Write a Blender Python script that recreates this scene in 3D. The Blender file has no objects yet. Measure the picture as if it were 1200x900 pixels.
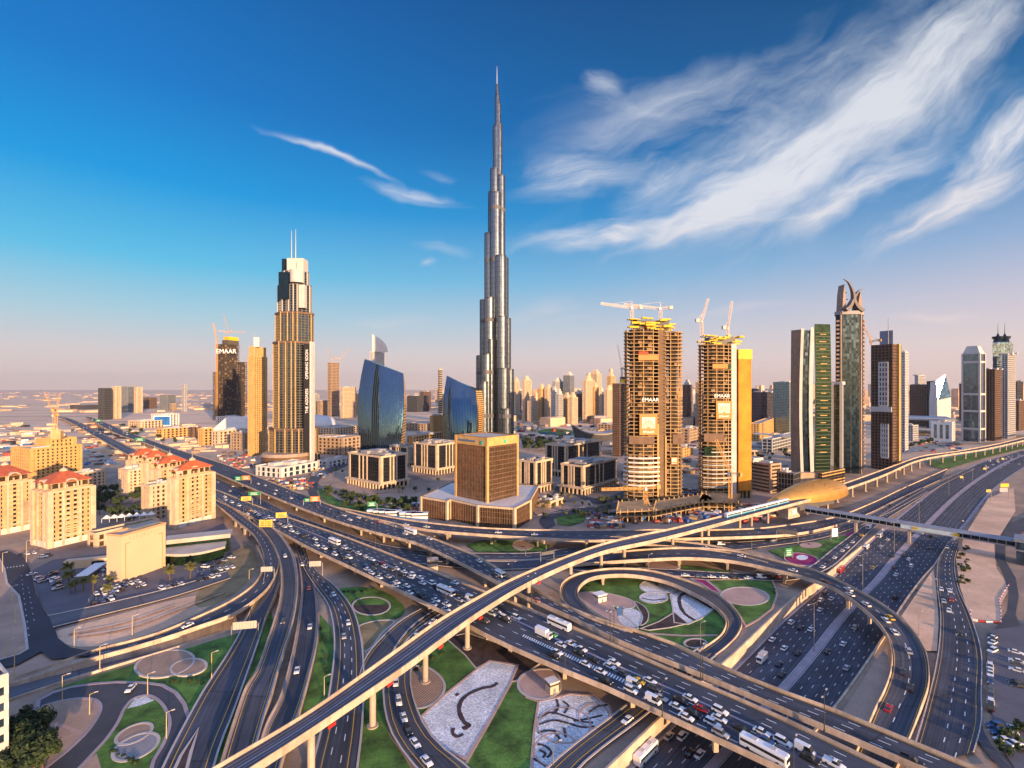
import bpy, bmesh, math, random
from mathutils import Vector, Matrix, noise as mnoise
from mathutils.geometry import tessellate_polygon
random.seed(7)
S = bpy.context.scene
COL = S.collection
# ---- camera, sky, sun, exposure -------------------------------------------------------
F, H, V0 = 570.0, 110.0, 455.0        # focal length in photo pixels, eye height in metres, horizon row
cam = bpy.data.objects.new('camera', bpy.data.cameras.new('camera'))
COL.objects.link(cam)
cam.location = (0, 0, H)
cam.rotation_euler = (math.pi / 2, 0, 0)
cam.data.sensor_width = 36
cam.data.lens = 36 * F / 1200
cam.data.shift_y = (V0 - 450) / 1200
cam.data.clip_start = 1
cam.data.clip_end = 90000
S.camera = cam
SUN_EL, SUN_AZ = 7.4, 34.0            # degrees above the horizon; to the right of straight behind the camera
sa, se = math.radians(SUN_AZ), math.radians(SUN_EL)
sundir = Vector((math.sin(sa) * math.cos(se), -math.cos(sa) * math.cos(se), math.sin(se)))
sl = bpy.data.lights.new('sun', 'SUN')
sl.energy = 4.3
sl.angle = math.radians(0.6)
sl.color = (1.0, 0.63, 0.33)
sun = bpy.data.objects.new('sun', sl)
COL.objects.link(sun)
sun.rotation_euler = (-sundir).to_track_quat('-Z', 'Y').to_euler()
S.view_settings.view_transform = 'Standard'
S.view_settings.look = 'None'
S.view_settings.gamma = 1
S.view_settings.use_curve_mapping = False
S.view_settings.exposure = 1.3
S.cycles.use_denoising = True
S.cycles.use_adaptive_sampling = True
S.cycles.adaptive_threshold = 0.025
S.cycles.max_bounces = 4
S.cycles.diffuse_bounces = 2
S.cycles.glossy_bounces = 2
S.cycles.transmission_bounces = 2
S.cycles.volume_bounces = 0
S.cycles.caustics_reflective = False
S.cycles.caustics_refractive = False
S.cycles.sample_clamp_indirect = 6

def lin(c):
    return tuple(((x / 12.92) if x <= .04045 else ((x + .055) / 1.055) ** 2.4) for x in c)
def rgb(r, g, b):
    return lin((r / 255, g / 255, b / 255))

class NT:
    def __init__(s, tree):
        s.t = tree; s.n = tree.nodes; s.l = tree.links
    def new(s, typ, **k):
        n = s.n.new(typ)
        for a, b in k.items(): setattr(n, a, b)
        return n
    def put(s, sock, v):
        if isinstance(v, bpy.types.NodeSocket): s.l.new(v, sock)
        elif v is not None: sock.default_value = v
    def math(s, op, a, b=None, c=None, clamp=False):
        n = s.new('ShaderNodeMath', operation=op, use_clamp=clamp)
        for i, v in enumerate((a, b, c)): s.put(n.inputs[i], v)
        return n.outputs[0]
    def mix(s, fac, a, b, blend='MIX'):
        n = s.new('ShaderNodeMix', data_type='RGBA', blend_type=blend)
        s.put(n.inputs[0], fac); s.put(n.inputs[6], a); s.put(n.inputs[7], b)
        return n.outputs[2]
    def noise(s, vec, scale, detail=4, rough=.55, dist=0.0):
        n = s.new('ShaderNodeTexNoise')
        s.put(n.inputs['Vector'], vec)
        n.inputs['Scale'].default_value = scale; n.inputs['Detail'].default_value = detail
        n.inputs['Roughness'].default_value = rough; n.inputs['Distortion'].default_value = dist
        return n
    def ramp(s, fac, stops, interp='LINEAR'):
        n = s.new('ShaderNodeValToRGB'); s.put(n.inputs[0], fac)
        e = n.color_ramp.elements; n.color_ramp.interpolation = interp
        while len(e) < len(stops): e.new(0.5)
        for i, (p, c) in enumerate(stops):
            e[i].position = p; e[i].color = tuple(c[:3]) + (1,)
        return n.outputs[0]

w = bpy.data.worlds.new('World'); S.world = w; w.use_nodes = True
T = NT(w.node_tree); T.n.clear()
out = T.new('ShaderNodeOutputWorld'); bg = T.new('ShaderNodeBackground'); T.l.new(bg.outputs[0], out.inputs[0])
bg.inputs[1].default_value = 0.10
sky = T.new('ShaderNodeTexSky', sky_type='NISHITA', sun_disc=False, sun_elevation=se, sun_rotation=math.pi - sa,
            altitude=100, air_density=1.2, dust_density=1.4, ozone_density=2.0)
tc = T.new('ShaderNodeTexCoord')
sep = T.new('ShaderNodeSeparateXYZ'); T.l.new(tc.outputs['Generated'], sep.inputs[0])
X, Y, Z = sep.outputs
K = 10.0 / 2 ** 1.3
def sc(r, g, b, k=1.0):
    return tuple(x * K * k for x in rgb(r, g, b))
SKYL = [(0.0, sc(240, 212, 198)), (0.06, sc(222, 212, 212)), (0.125, sc(172, 210, 226)), (0.21, sc(92, 194, 234)),
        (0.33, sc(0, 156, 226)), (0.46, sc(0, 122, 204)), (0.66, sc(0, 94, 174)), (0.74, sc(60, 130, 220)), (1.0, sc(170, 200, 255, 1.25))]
SKYR = [(0.0, sc(242, 210, 198)), (0.07, sc(228, 212, 212)), (0.14, sc(200, 198, 216)), (0.22, sc(146, 176, 214)),
        (0.33, sc(58, 132, 190)), (0.46, sc(0, 88, 142)), (0.66, sc(0, 44, 78)), (0.74, sc(60, 130, 220)), (1.0, sc(170, 200, 255, 1.25))]  # top stops of both ramps lie out of view, brightened as blue fill
zc = T.math('MAXIMUM', Z, 0.0)
side = T.math('MULTIPLY_ADD', X, 0.75, 0.42, clamp=True)
front = T.math('MULTIPLY_ADD', Y, 1.6, 0.55, clamp=True)
skyc = T.mix(side, T.ramp(zc, SKYL), T.ramp(zc, SKYR))
BACK_FILL = [(0.0, (1.7, 1.0, .5)), (.08, (1.5, .96, .58)), (.16, (1.05, .88, .8)), (.28, (.55, .70, 1.1)), (.45, (.34, .56, 1.15)), (.7, (.52, .72, 1.45)), (1.0, (.55, .70, 1.35))]  # unseen sky behind the camera, brightened as fill light and for reflections
back = T.mix(0.75, sky.outputs[0], T.ramp(zc, [(p_, tuple(x * K for x in c_)) for p_, c_ in BACK_FILL]))
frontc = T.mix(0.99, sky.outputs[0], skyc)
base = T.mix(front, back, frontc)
# cirrus: streaks on a far plane ahead, each a stretched fractal mask
Yp = T.math('MAXIMUM', Y, 0.02)
px = T.math('DIVIDE', X, Yp); pz = T.math('DIVIDE', Z, Yp)
cmb = T.new('ShaderNodeCombineXYZ'); T.l.new(px, cmb.inputs[0]); T.l.new(pz, cmb.inputs[1])
wn = T.noise(cmb.outputs[0], 3.2, 4, .6)
wv = T.new('ShaderNodeVectorMath', operation='MULTIPLY_ADD')
T.l.new(wn.outputs['Color'], wv.inputs[0]); wv.inputs[1].default_value = (.10, .10, 0); T.l.new(cmb.outputs[0], wv.inputs[2])
wv2 = T.new('ShaderNodeVectorMath', operation='SUBTRACT'); T.l.new(wv.outputs[0], wv2.inputs[0]); wv2.inputs[1].default_value = (.05, .05, 0)
CLOUDS = [  # u, v, half length, half width, tilt, strength, stretch, frequency, threshold
    (735, 274, 175, 26, 8, 1.1, 3.4, 5.5, .60), (830, 262, 180, 34, 14, .9, 3.2, 5.0, .62), (868, 232, 190, 48, 24, 1.05, 2.6, 4.5, .60), (955, 185, 240, 70, 34, 1.05, 2.5, 4.0, .61), (1055, 100, 240, 74, 44, 1.0, 2.5, 4.2, .63),
    (1010, 222, 200, 34, 26, .9, 3.2, 5.0, .64), (1125, 236, 210, 46, 23, 1.05, 3.0, 4.6, .61), (1180, 165, 190, 56, 40, 1.0, 2.8, 4.6, .63), (1130, 60, 240, 90, 48, .7, 2.4, 4.0, .64), (690, 200, 130, 50, 10, .6, 2.2, 5.0, .64), (800, 120, 260, 60, 22, .42, 2.4, 4.0, .66), (780, 215, 110, 40, 30, .6, 2.2, 5.5, .64),
    (390, 186, 120, 8, -22, .75, 5.0, 5.0, .54), (490, 232, 110, 16, -11, .6, 4.0, 6.0, .62), (515, 207, 40, 12, -16, .35, 2.6, 8.0, .66), (520, 296, 70, 15, -6, .45, 3.0, 7.0, .66), (500, 315, 20, 11, 24, .4, 1.8, 9.0, .62),
    (455, 374, 110, 12, -3, .45, 4.0, 6.0, .62), (640, 364, 100, 26, 12, .45, 3.0, 6.0, .66), (850, 366, 130, 9, 5, .45, 5.0, 6.0, .60), (1095, 366, 110, 10, -3, .55, 4.0, 6.0, .60),
    (705, 98, 46, 24, -28, .5, 1.6, 8.0, .66), (960, 150, 430, 170, 30, .55, 2.0, 3.2, .64), (760, 130, 330, 90, 18, .22, 2.2, 3.2, .74), (720, 120, 130, 26, -12, .35, 2.6, 6, .72)]
tot = None
for i, (u, v, a, b, ang, st, strch, fq, thr) in enumerate(CLOUDS):
    m = T.new('ShaderNodeMapping', vector_type='TEXTURE')
    T.l.new(wv2.outputs[0], m.inputs[0])
    m.inputs[1].default_value = ((u - 600) / F, (V0 - v) / F, 0)
    m.inputs[2].default_value = (0, 0, math.radians(ang))
    m.inputs[3].default_value = (a / F, b / F, 1)
    ln = T.new('ShaderNodeVectorMath', operation='LENGTH'); T.l.new(m.outputs[0], ln.inputs[0])
    mr = T.new('ShaderNodeMapRange', interpolation_type='SMOOTHSTEP'); T.l.new(ln.outputs['Value'], mr.inputs[0])
    mr.inputs[1].default_value = 1.15; mr.inputs[2].default_value = 0.0; mr.inputs[3].default_value = 0; mr.inputs[4].default_value = 1
    g = T.new('ShaderNodeMapping'); T.l.new(m.outputs[0], g.inputs[0])
    g.inputs[1].default_value = (i * 7.3, i * 3.1, i); g.inputs[3].default_value = (fq * a / F / strch, fq * b / F * 1.4, 1)
    nz = T.noise(g.outputs[0], 2.0, 12, .6, 0.9)
    d = T.math('ADD', nz.outputs[0], T.math('MULTIPLY', mr.outputs[0], .42))
    d = T.math('SUBTRACT', d, thr)
    d = T.math('MULTIPLY', d, 2.1, clamp=True)
    g2 = T.new('ShaderNodeMapping'); T.l.new(m.outputs[0], g2.inputs[0]); g2.inputs[1].default_value = (i * 3.3, i * 9.1, i); g2.inputs[3].default_value = (a / F * 2.0, b / F * 13, 1)
    fib = T.noise(g2.outputs[0], 1.6, 8, .65, 1.2)
    d = T.math('MULTIPLY', d, T.math('MULTIPLY_ADD', fib.outputs[0], 2.2, -.28, clamp=True))
    d = T.math('MULTIPLY', T.math('MULTIPLY', d, mr.outputs[0]), st * 1.3)
    tot = d if tot is None else T.math('SUBTRACT', T.math('ADD', tot, d), T.math('MULTIPLY', T.math('MINIMUM', tot, 1.0), T.math('MINIMUM', d, 1.0)))
tot = T.math('MULTIPLY', tot, T.math('GREATER_THAN', Y, 0.03))
tot = T.math('MINIMUM', tot, 0.8)
cloudcol = T.ramp(zc, [(0, sc(240, 216, 208)), (.12, sc(238, 222, 220)), (.35, sc(246, 244, 246)), (.7, sc(222, 236, 246))])
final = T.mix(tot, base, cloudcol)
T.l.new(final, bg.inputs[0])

# ---- helpers --------------------------------------------------------------------------
def G(u, v, z=0.0):
    d = F * (H - z) / (v - V0)
    return Vector(((u - 600) / F * d, d, z))
def D(u, v, d):
    return Vector(((u - 600) / F * d, d, H - (v - V0) / F * d))
def zat(v, d):
    return H - (v - V0) / F * d

MATS = {}
def mat(name, col, rough=.75, metal=0.0, var=.12, scale=.15, fine=0.0, spec=.4, bump=0.0, bscale=1.0, emit=None, cell=0.0):
    if name in MATS: return MATS[name]
    m = bpy.data.materials.new(name); m.use_nodes = True
    t = NT(m.node_tree); p = t.n['Principled BSDF']
    p.inputs['Roughness'].default_value = rough; p.inputs['Metallic'].default_value = metal
    p.inputs['Specular IOR Level'].default_value = spec
    geo = t.new('ShaderNodeNewGeometry')
    c = tuple(col) + (1,)
    if var > 0:
        n = t.noise(geo.outputs['Position'], scale, 5, .6)
        lo = tuple(x * (1 - var) for x in col) + (1,); hi = tuple(min(1, x * (1 + var)) for x in col) + (1,)
        f = t.math('MULTIPLY_ADD', n.outputs[0], 3.0, -1.0, clamp=True)
        cc = t.mix(f, lo, hi)
        if fine > 0:
            n2 = t.noise(geo.outputs['Position'], scale * 14, 3, .7)
            f2 = t.math('MULTIPLY_ADD', n2.outputs[0], 2 * fine, 1 - fine)
            v = t.new('ShaderNodeCombineColor')
            for i in range(3): t.l.new(f2, v.inputs[i])
            cc = t.mix(1.0, cc, v.outputs[0], 'MULTIPLY')
        if cell > 0:                              # cladding panels and stained courses differ a little in tone
            sn = t.new('ShaderNodeVectorMath', operation='SNAP'); t.l.new(geo.outputs['Position'], sn.inputs[0]); sn.inputs[1].default_value = (3.1, 3.1, 3.5)
            wn = t.new('ShaderNodeTexWhiteNoise', noise_dimensions='3D'); t.l.new(sn.outputs[0], wn.inputs[0])
            mpn = t.new('ShaderNodeMapping'); t.l.new(geo.outputs['Position'], mpn.inputs[0]); mpn.inputs[3].default_value = (1.1, 1.1, .05)
            st_ = t.noise(mpn.outputs[0], .5, 4, .7)
            f3 = t.math('MULTIPLY', t.math('MULTIPLY_ADD', wn.outputs[0], 2 * cell, 1 - cell), t.math('MULTIPLY_ADD', st_.outputs[0], .5, .75))
            v3 = t.new('ShaderNodeCombineColor'); [t.l.new(f3, v3.inputs[i]) for i in range(3)]
            cc = t.mix(1.0, cc, v3.outputs[0], 'MULTIPLY')
        t.l.new(cc, p.inputs['Base Color'])
    else:
        p.inputs['Base Color'].default_value = c
    if bump > 0:
        b = t.new('ShaderNodeBump'); b.inputs['Strength'].default_value = bump; b.inputs['Distance'].default_value = .3
        nb = t.noise(geo.outputs['Position'], bscale, 4, .6)
        t.l.new(nb.outputs[0], b.inputs['Height']); t.l.new(b.outputs[0], p.inputs['Normal'])
    if emit:
        p.inputs['Emission Color'].default_value = tuple(emit[:3]) + (1,); p.inputs['Emission Strength'].default_value = emit[3]
    MATS[name] = m
    return m
def glass(name, col, rough=.09, metal=.75, panel=(2.5, 3.6), vary=.35, wob=.012):
    if name in MATS: return MATS[name]
    m = bpy.data.materials.new(name); m.use_nodes = True
    t = NT(m.node_tree); p = t.n['Principled BSDF']
    geo = t.new('ShaderNodeNewGeometry')
    sn = t.new('ShaderNodeVectorMath', operation='SNAP'); t.l.new(geo.outputs['Position'], sn.inputs[0])
    sn.inputs[1].default_value = (panel[0], panel[0], panel[1])
    wn = t.new('ShaderNodeTexWhiteNoise', noise_dimensions='3D'); t.l.new(sn.outputs[0], wn.inputs[0])
    lo = tuple(x * (1 - vary) for x in col) + (1,); hi = tuple(min(1, x * (1 + vary)) for x in col) + (1,)
    t.l.new(t.mix(wn.outputs[0], lo, hi), p.inputs['Base Color'])
    t.l.new(t.math('MULTIPLY_ADD', wn.outputs[0], .08, rough), p.inputs['Roughness'])
    p.inputs['Metallic'].default_value = metal
    if wob > 0:                                   # panes are never quite coplanar
        a = t.new('ShaderNodeVectorMath', operation='SUBTRACT'); t.l.new(wn.outputs['Color'], a.inputs[0]); a.inputs[1].default_value = (.5, .5, .5)
        b = t.new('ShaderNodeVectorMath', operation='MULTIPLY_ADD'); t.l.new(a.outputs[0], b.inputs[0])
        b.inputs[1].default_value = (wob * 2,) * 3; t.l.new(geo.outputs['Normal'], b.inputs[2])
        nn = t.new('ShaderNodeVectorMath', operation='NORMALIZE'); t.l.new(b.outputs[0], nn.inputs[0])
        t.l.new(nn.outputs[0], p.inputs['Normal'])
    MATS[name] = m
    return m

def rootloc(o):
    v = Vector((0, 0, 0))
    while o is not None:
        v += Vector(o.location); o = o.parent
    return v

class MB:
    def __init__(s): s.v = []; s.f = []; s.m = []; s.uv = {}
    def quad(s, *p, m=0):
        n = len(s.v); s.v += [tuple(q) for q in p]; s.f.append(tuple(range(n, n + len(p)))); s.m.append(m)
    def prism(s, poly, z0, z1, m=0, mt=None, bottom=True, top=True):
        n = len(s.v); k = len(poly)
        s.v += [(p[0], p[1], z0) for p in poly] + [(p[0], p[1], z1) for p in poly]
        for i in range(k):
            j = (i + 1) % k
            s.f.append((n + i, n + j, n + k + j, n + k + i)); s.m.append(m)
        if top: s.f.append(tuple(range(n + k, n + 2 * k))); s.m.append(m if mt is None else mt)
        if bottom: s.f.append(tuple(range(n + k - 1, n - 1, -1))); s.m.append(m)
    def box(s, c, sz, yaw=0.0, m=0):
        x, y, z = sz[0] / 2, sz[1] / 2, sz[2] / 2
        ca, sa_ = math.cos(yaw), math.sin(yaw)
        poly = [(c[0] + a * x * ca - b * y * sa_, c[1] + a * x * sa_ + b * y * ca) for a, b in ((-1, -1), (1, -1), (1, 1), (-1, 1))]
        s.prism(poly, c[2] - z, c[2] + z, m)
    def frustum(s, pa, za, pb, zb, m=0, mt=None):
        n = len(s.v); k = len(pa)
        s.v += [(p[0], p[1], za) for p in pa] + [(p[0], p[1], zb) for p in pb]
        for i in range(k):
            j = (i + 1) % k
            s.f.append((n + i, n + j, n + k + j, n + k + i)); s.m.append(m)
        s.f.append(tuple(range(n + k, n + 2 * k))); s.m.append(m if mt is None else mt)
        s.f.append(tuple(range(n + k - 1, n - 1, -1))); s.m.append(m)
    def tube(s, a, b, r0, r1=None, k=8, m=0, caps=True):
        a, b = Vector(a), Vector(b); r1 = r0 if r1 is None else r1
        d = (b - a).normalized(); x = d.orthogonal().normalized(); y = d.cross(x)
        n = len(s.v)
        for c, r in ((a, r0), (b, r1)):
            for i in range(k):
                t = 2 * math.pi * i / k
                s.v.append(tuple(c + x * (r * math.cos(t)) + y * (r * math.sin(t))))
        for i in range(k):
            j = (i + 1) % k
            s.f.append((n + i, n + j, n + k + j, n + k + i)); s.m.append(m)
        if caps:
            s.f.append(tuple(range(n + k, n + 2 * k))); s.m.append(m)
            s.f.append(tuple(range(n + k - 1, n - 1, -1))); s.m.append(m)
    def ring(s, poly, o0, o1, z0, z1, m=0):
        a, b = offset(poly, o0), offset(poly, o1); k = len(poly); n = len(s.v)
        s.v += [(p[0], p[1], z0) for p in a] + [(p[0], p[1], z0) for p in b] + [(p[0], p[1], z1) for p in b] + [(p[0], p[1], z1) for p in a]
        for i in range(k):
            j = (i + 1) % k
            s.f += [(n + k + i, n + k + j, n + 2 * k + j, n + 2 * k + i), (n + 2 * k + i, n + 2 * k + j, n + 3 * k + j, n + 3 * k + i),
                    (n + i, n + j, n + k + j, n + k + i), (n + 3 * k + i, n + 3 * k + j, n + j, n + i)]
            s.m += [m] * 4
    def sweep(s, rings, m=0, closed=True, caps=True):
        k = len(rings[0]); n = len(s.v)
        for r in rings: s.v += [tuple(p) for p in r]
        for i in range(len(rings) - 1):
            for j in range(k if closed else k - 1):
                jj = (j + 1) % k
                s.f.append((n + i * k + j, n + i * k + jj, n + (i + 1) * k + jj, n + (i + 1) * k + j)); s.m.append(m)
        if closed and caps:
            s.f.append(tuple(range(n + k - 1, n - 1, -1))); s.m.append(m)
            e = n + (len(rings) - 1) * k
            s.f.append(tuple(range(e, e + k))); s.m.append(m)
    def mesh(s, name, mats, off=None, smooth=False):
        me = bpy.data.meshes.new(name)
        vs = s.v if off is None else [(a - off[0], b - off[1], c - off[2]) for a, b, c in s.v]
        me.from_pydata(vs, [], s.f)
        for m_ in (mats if isinstance(mats, (list, tuple)) else [mats]): me.materials.append(m_)
        me.polygons.foreach_set('material_index', s.m)
        if smooth: me.polygons.foreach_set('use_smooth', [True] * len(s.f))
        if s.uv:
            ul = me.uv_layers.new(name='lane').data
            for k_, q_ in s.uv.items():
                for li, c_ in zip(me.polygons[k_].loop_indices, q_): ul[li].uv = c_
        bm = bmesh.new(); bm.from_mesh(me); bmesh.ops.recalc_face_normals(bm, faces=bm.faces); bm.to_mesh(me); bm.free()
        me.update()
        return me
    def build(s, name, mats, parent=None, world=False, smooth=False, **k):
        me = s.mesh(name, mats, rootloc(parent) if (world and parent) else None, smooth)
        o = bpy.data.objects.new(name, me); COL.objects.link(o)
        if parent is not None: o.parent = parent
        if k: tag(o, **k)
        return o

def tag(o, label=None, cat=None, group=None, kind=None):
    if label: o['label'] = label
    if cat: o['category'] = cat
    if group: o['group'] = group
    if kind: o['kind'] = kind
    return o
def thing(name, label, cat, loc=(0, 0, 0), rz=0.0, group=None):
    o = bpy.data.objects.new(name, None); COL.objects.link(o)
    o.location = loc; o.rotation_euler = (0, 0, rz); o.empty_display_size = 1
    return tag(o, label, cat, group)
KIDS = {}
def copy_tree(o, parent=None):
    c = o.copy(); COL.objects.link(c)
    if parent is not None: c.parent = parent
    for ch in o.children: copy_tree(ch, c)
    return c
def offset(poly, d):
    if abs(d) < 1e-9: return [tuple(p[:2]) for p in poly]
    k = len(poly); r = []
    for i in range(k):
        p0, p1, p2 = Vector(poly[i - 1][:2]), Vector(poly[i][:2]), Vector(poly[(i + 1) % k][:2])
        e1, e2 = (p1 - p0).normalized(), (p2 - p1).normalized()
        n1, n2 = Vector((e1.y, -e1.x)), Vector((e2.y, -e2.x))
        q = n1 + n2
        q = q * (d / max(.25, 1 + n1.dot(n2)))
        r.append((p1.x + q.x, p1.y + q.y))
    return r
def catmull(pts, per=8, closed=False):
    n = len(pts)
    if n < 3 and not closed:
        return [pts[0].lerp(pts[-1], i / per) for i in range(per + 1)]
    o = []
    for i in range(n if closed else n - 1):
        if closed: p = [pts[(i + k) % n] for k in (-1, 0, 1, 2)]
        else: p = [pts[max(0, i - 1)], pts[i], pts[i + 1], pts[min(n - 1, i + 2)]]
        d = [max(1e-4, (p[k + 1] - p[k]).length) ** .5 for k in range(3)]
        if (p[1] - p[0]).length < 1e-4: d[0] = d[1]
        if (p[3] - p[2]).length < 1e-4: d[2] = d[1]
        t0, t1 = 0, d[0]; t2 = t1 + d[1]; t3 = t2 + d[2]
        for j in range(per):
            t = t1 + (t2 - t1) * j / per
            a1 = p[0] * ((t1 - t) / (t1 - t0)) + p[1] * ((t - t0) / (t1 - t0))
            a2 = p[1] * ((t2 - t) / (t2 - t1)) + p[2] * ((t - t1) / (t2 - t1))
            a3 = p[2] * ((t3 - t) / (t3 - t2)) + p[3] * ((t - t2) / (t3 - t2))
            b1 = a1 * ((t2 - t) / (t2 - t0)) + a2 * ((t - t0) / (t2 - t0))
            b2 = a2 * ((t3 - t) / (t3 - t1)) + a3 * ((t - t1) / (t3 - t1))
            o.append(b1 * ((t2 - t) / (t2 - t1)) + b2 * ((t - t1) / (t2 - t1)))
    if not closed: o.append(pts[-1].copy())
    return o
def resample(pts, n):
    L = [0.0]
    for a, b in zip(pts, pts[1:]): L.append(L[-1] + (b - a).length)
    r = []; k = 0
    for i in range(n):
        t = L[-1] * i / (n - 1)
        while k < len(L) - 2 and L[k + 1] < t: k += 1
        q = (t - L[k]) / max(1e-9, L[k + 1] - L[k])
        r.append(pts[k].lerp(pts[k + 1], min(1, max(0, q))))
    return r
def text(name, s, size, mat_, parent, loc, rot, extrude=.08, align='CENTER'):
    c = bpy.data.curves.new(name, 'FONT'); c.body = s; c.size = size; c.extrude = extrude
    c.align_x = align; c.align_y = 'CENTER'; c.materials.append(mat_)
    t_ = bpy.data.objects.new(name, c); COL.objects.link(t_)
    bpy.context.view_layer.update()
    me = bpy.data.meshes.new_from_object(t_.evaluated_get(bpy.context.evaluated_depsgraph_get()))
    bpy.data.objects.remove(t_); me.name = name
    if not me.materials: me.materials.append(mat_)
    o = bpy.data.objects.new(name, me); COL.objects.link(o)
    o.parent = parent; o.location = loc; o.rotation_euler = rot
    return o
def ell(cx, cy, rx, ry, n=20, rot=0):
    ca, sa_ = math.cos(rot), math.sin(rot)
    return [(cx + rx * math.cos(t) * ca - ry * math.sin(t) * sa_, cy + rx * math.cos(t) * sa_ + ry * math.sin(t) * ca) for t in (2 * math.pi * i / n for i in range(n))]
# ---- materials ------------------------------------------------------------------------
def asphalt(name, col):
    """asphalt with wheel tracks, oil streaks, patched areas and cross joints, laid out by metres across and along the road"""
    m = mat(name, col, .8, var=.2, scale=.06, fine=.2, spec=.4)
    t = NT(m.node_tree); p = t.n['Principled BSDF']; src = p.inputs['Base Color'].links[0].from_socket
    uv = t.new('ShaderNodeUVMap', uv_map='lane'); sp = t.new('ShaderNodeSeparateXYZ'); t.l.new(uv.outputs[0], sp.inputs[0])
    mp = t.new('ShaderNodeMapping'); t.l.new(uv.outputs[0], mp.inputs[0]); mp.inputs[3].default_value = (1.0, .018, 1)
    st = t.noise(mp.outputs[0], .75, 5, .65); w = t.math('SINE', t.math('MULTIPLY', sp.outputs[0], 3.49))
    f = t.math('ADD', t.math('MULTIPLY_ADD', st.outputs[0], 2.1, -.05), t.math('MULTIPLY', w, .13))
    sn = t.new('ShaderNodeVectorMath', operation='SNAP'); t.l.new(uv.outputs[0], sn.inputs[0]); sn.inputs[1].default_value = (3.6, 34, 1)
    wn = t.new('ShaderNodeTexWhiteNoise', noise_dimensions='3D'); t.l.new(sn.outputs[0], wn.inputs[0])
    f = t.math('MULTIPLY', f, t.math('MULTIPLY_ADD', wn.outputs[0], .34, .83))
    jt = t.math('PINGPONG', sp.outputs[1], 17.0); f = t.math('MULTIPLY', f, t.math('MULTIPLY_ADD', t.math('LESS_THAN', jt, .35), -.35, 1.0))
    v = t.new('ShaderNodeCombineColor'); [t.l.new(f, v.inputs[i]) for i in range(3)]
    t.l.new(t.mix(1.0, src, v.outputs[0], 'MULTIPLY'), p.inputs['Base Color'])
    return m
ASPH = asphalt('asphalt', (.054, .060, .078))
ASPH2 = asphalt('worn_asphalt', (.095, .098, .112))
def rows(name, col, dark, ang=.5, sc_=2.2):
    m = mat(name, col, .95, var=.15, scale=.15, fine=.3); t = NT(m.node_tree); p = t.n['Principled BSDF']; src = p.inputs['Base Color'].links[0].from_socket
    geo = t.new('ShaderNodeNewGeometry'); mp = t.new('ShaderNodeMapping'); t.l.new(geo.outputs['Position'], mp.inputs[0]); mp.inputs[2].default_value = (0, 0, ang)
    wv_ = t.new('ShaderNodeTexWave'); t.l.new(mp.outputs[0], wv_.inputs[0]); wv_.inputs['Scale'].default_value = sc_ / 6.28; wv_.inputs['Distortion'].default_value = 1.2; wv_.inputs['Detail'].default_value = 3; wv_.inputs['Detail Scale'].default_value = 2
    t.l.new(t.mix(t.math('MULTIPLY', t.math('GREATER_THAN', wv_.outputs['Fac'], .62), .75), src, tuple(dark) + (1,)), p.inputs['Base Color'])
    return m
CONC = mat('concrete', (.40, .33, .265), .85, var=.12, scale=.12, fine=.18, cell=.08)
PARA = mat('parapet_concrete', (.48, .375, .285), .8, var=.24, scale=.12, fine=.25, cell=.14)
SHOULD = mat('paved_shoulder', (.36, .29, .31), .85, var=.14, scale=.15, fine=.2)
KERB = mat('kerb_stone', (.48, .42, .38), .85, var=.1, scale=.3)
WHITEP = mat('white_road_paint', (.75, .75, .74), .7, var=.1, scale=.5)
YELP = mat('yellow_road_paint', (.62, .36, .05), .7, var=.12, scale=.5)
LAWN = mat('lawn_grass', (.075, .16, .028), .95, var=.6, scale=.11, fine=.55, bump=.6, bscale=1.5)
LAWN2 = mat('dry_grass', (.26, .19, .095), .95, var=.3, scale=.08, fine=.4)
SAND = mat('bare_sand', (.68, .44, .285), .95, var=.22, scale=.035, fine=.22, bump=.4, bscale=.4)
SANDP = mat('pink_paving', (.47, .31, .25), .9, var=.12, scale=.1, fine=.25)
PAVE = mat('plaza_paving', (.40, .27, .195), .9, var=.18, scale=.06, fine=.22)
DIRT = mat('dark_planting_soil', (.060, .038, .034), .95, var=.4, scale=.3, fine=.5)
GRAV = mat('white_gravel', (.60, .61, .62), .95, var=.2, scale=.1, fine=1.15, bump=1.0, bscale=1.6)
BEDROW = rows('planted_row_bed', (.44, .29, .21), (.13, .10, .06))
FLOW = mat('magenta_flowers', (.30, .015, .11), .9, var=.4, scale=.5, fine=.4)
LOT = mat('parking_asphalt', (.115, .112, .13), .85, var=.2, scale=.05, fine=.2)
METAL = mat('grey_metal', (.32, .32, .33), .45, metal=.6, var=.05)
DARKM = mat('dark_metal', (.06, .06, .065), .5, metal=.3, var=0)
WHITE = mat('white_paint', (.78, .78, .77), .5, var=.05)
SIGNB = mat('sign_back_grey', (.45, .42, .38), .6, var=.08, scale=1)
RAIL = mat('railway_track', (.10, .09, .09), .7, var=.2, scale=.3)

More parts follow.
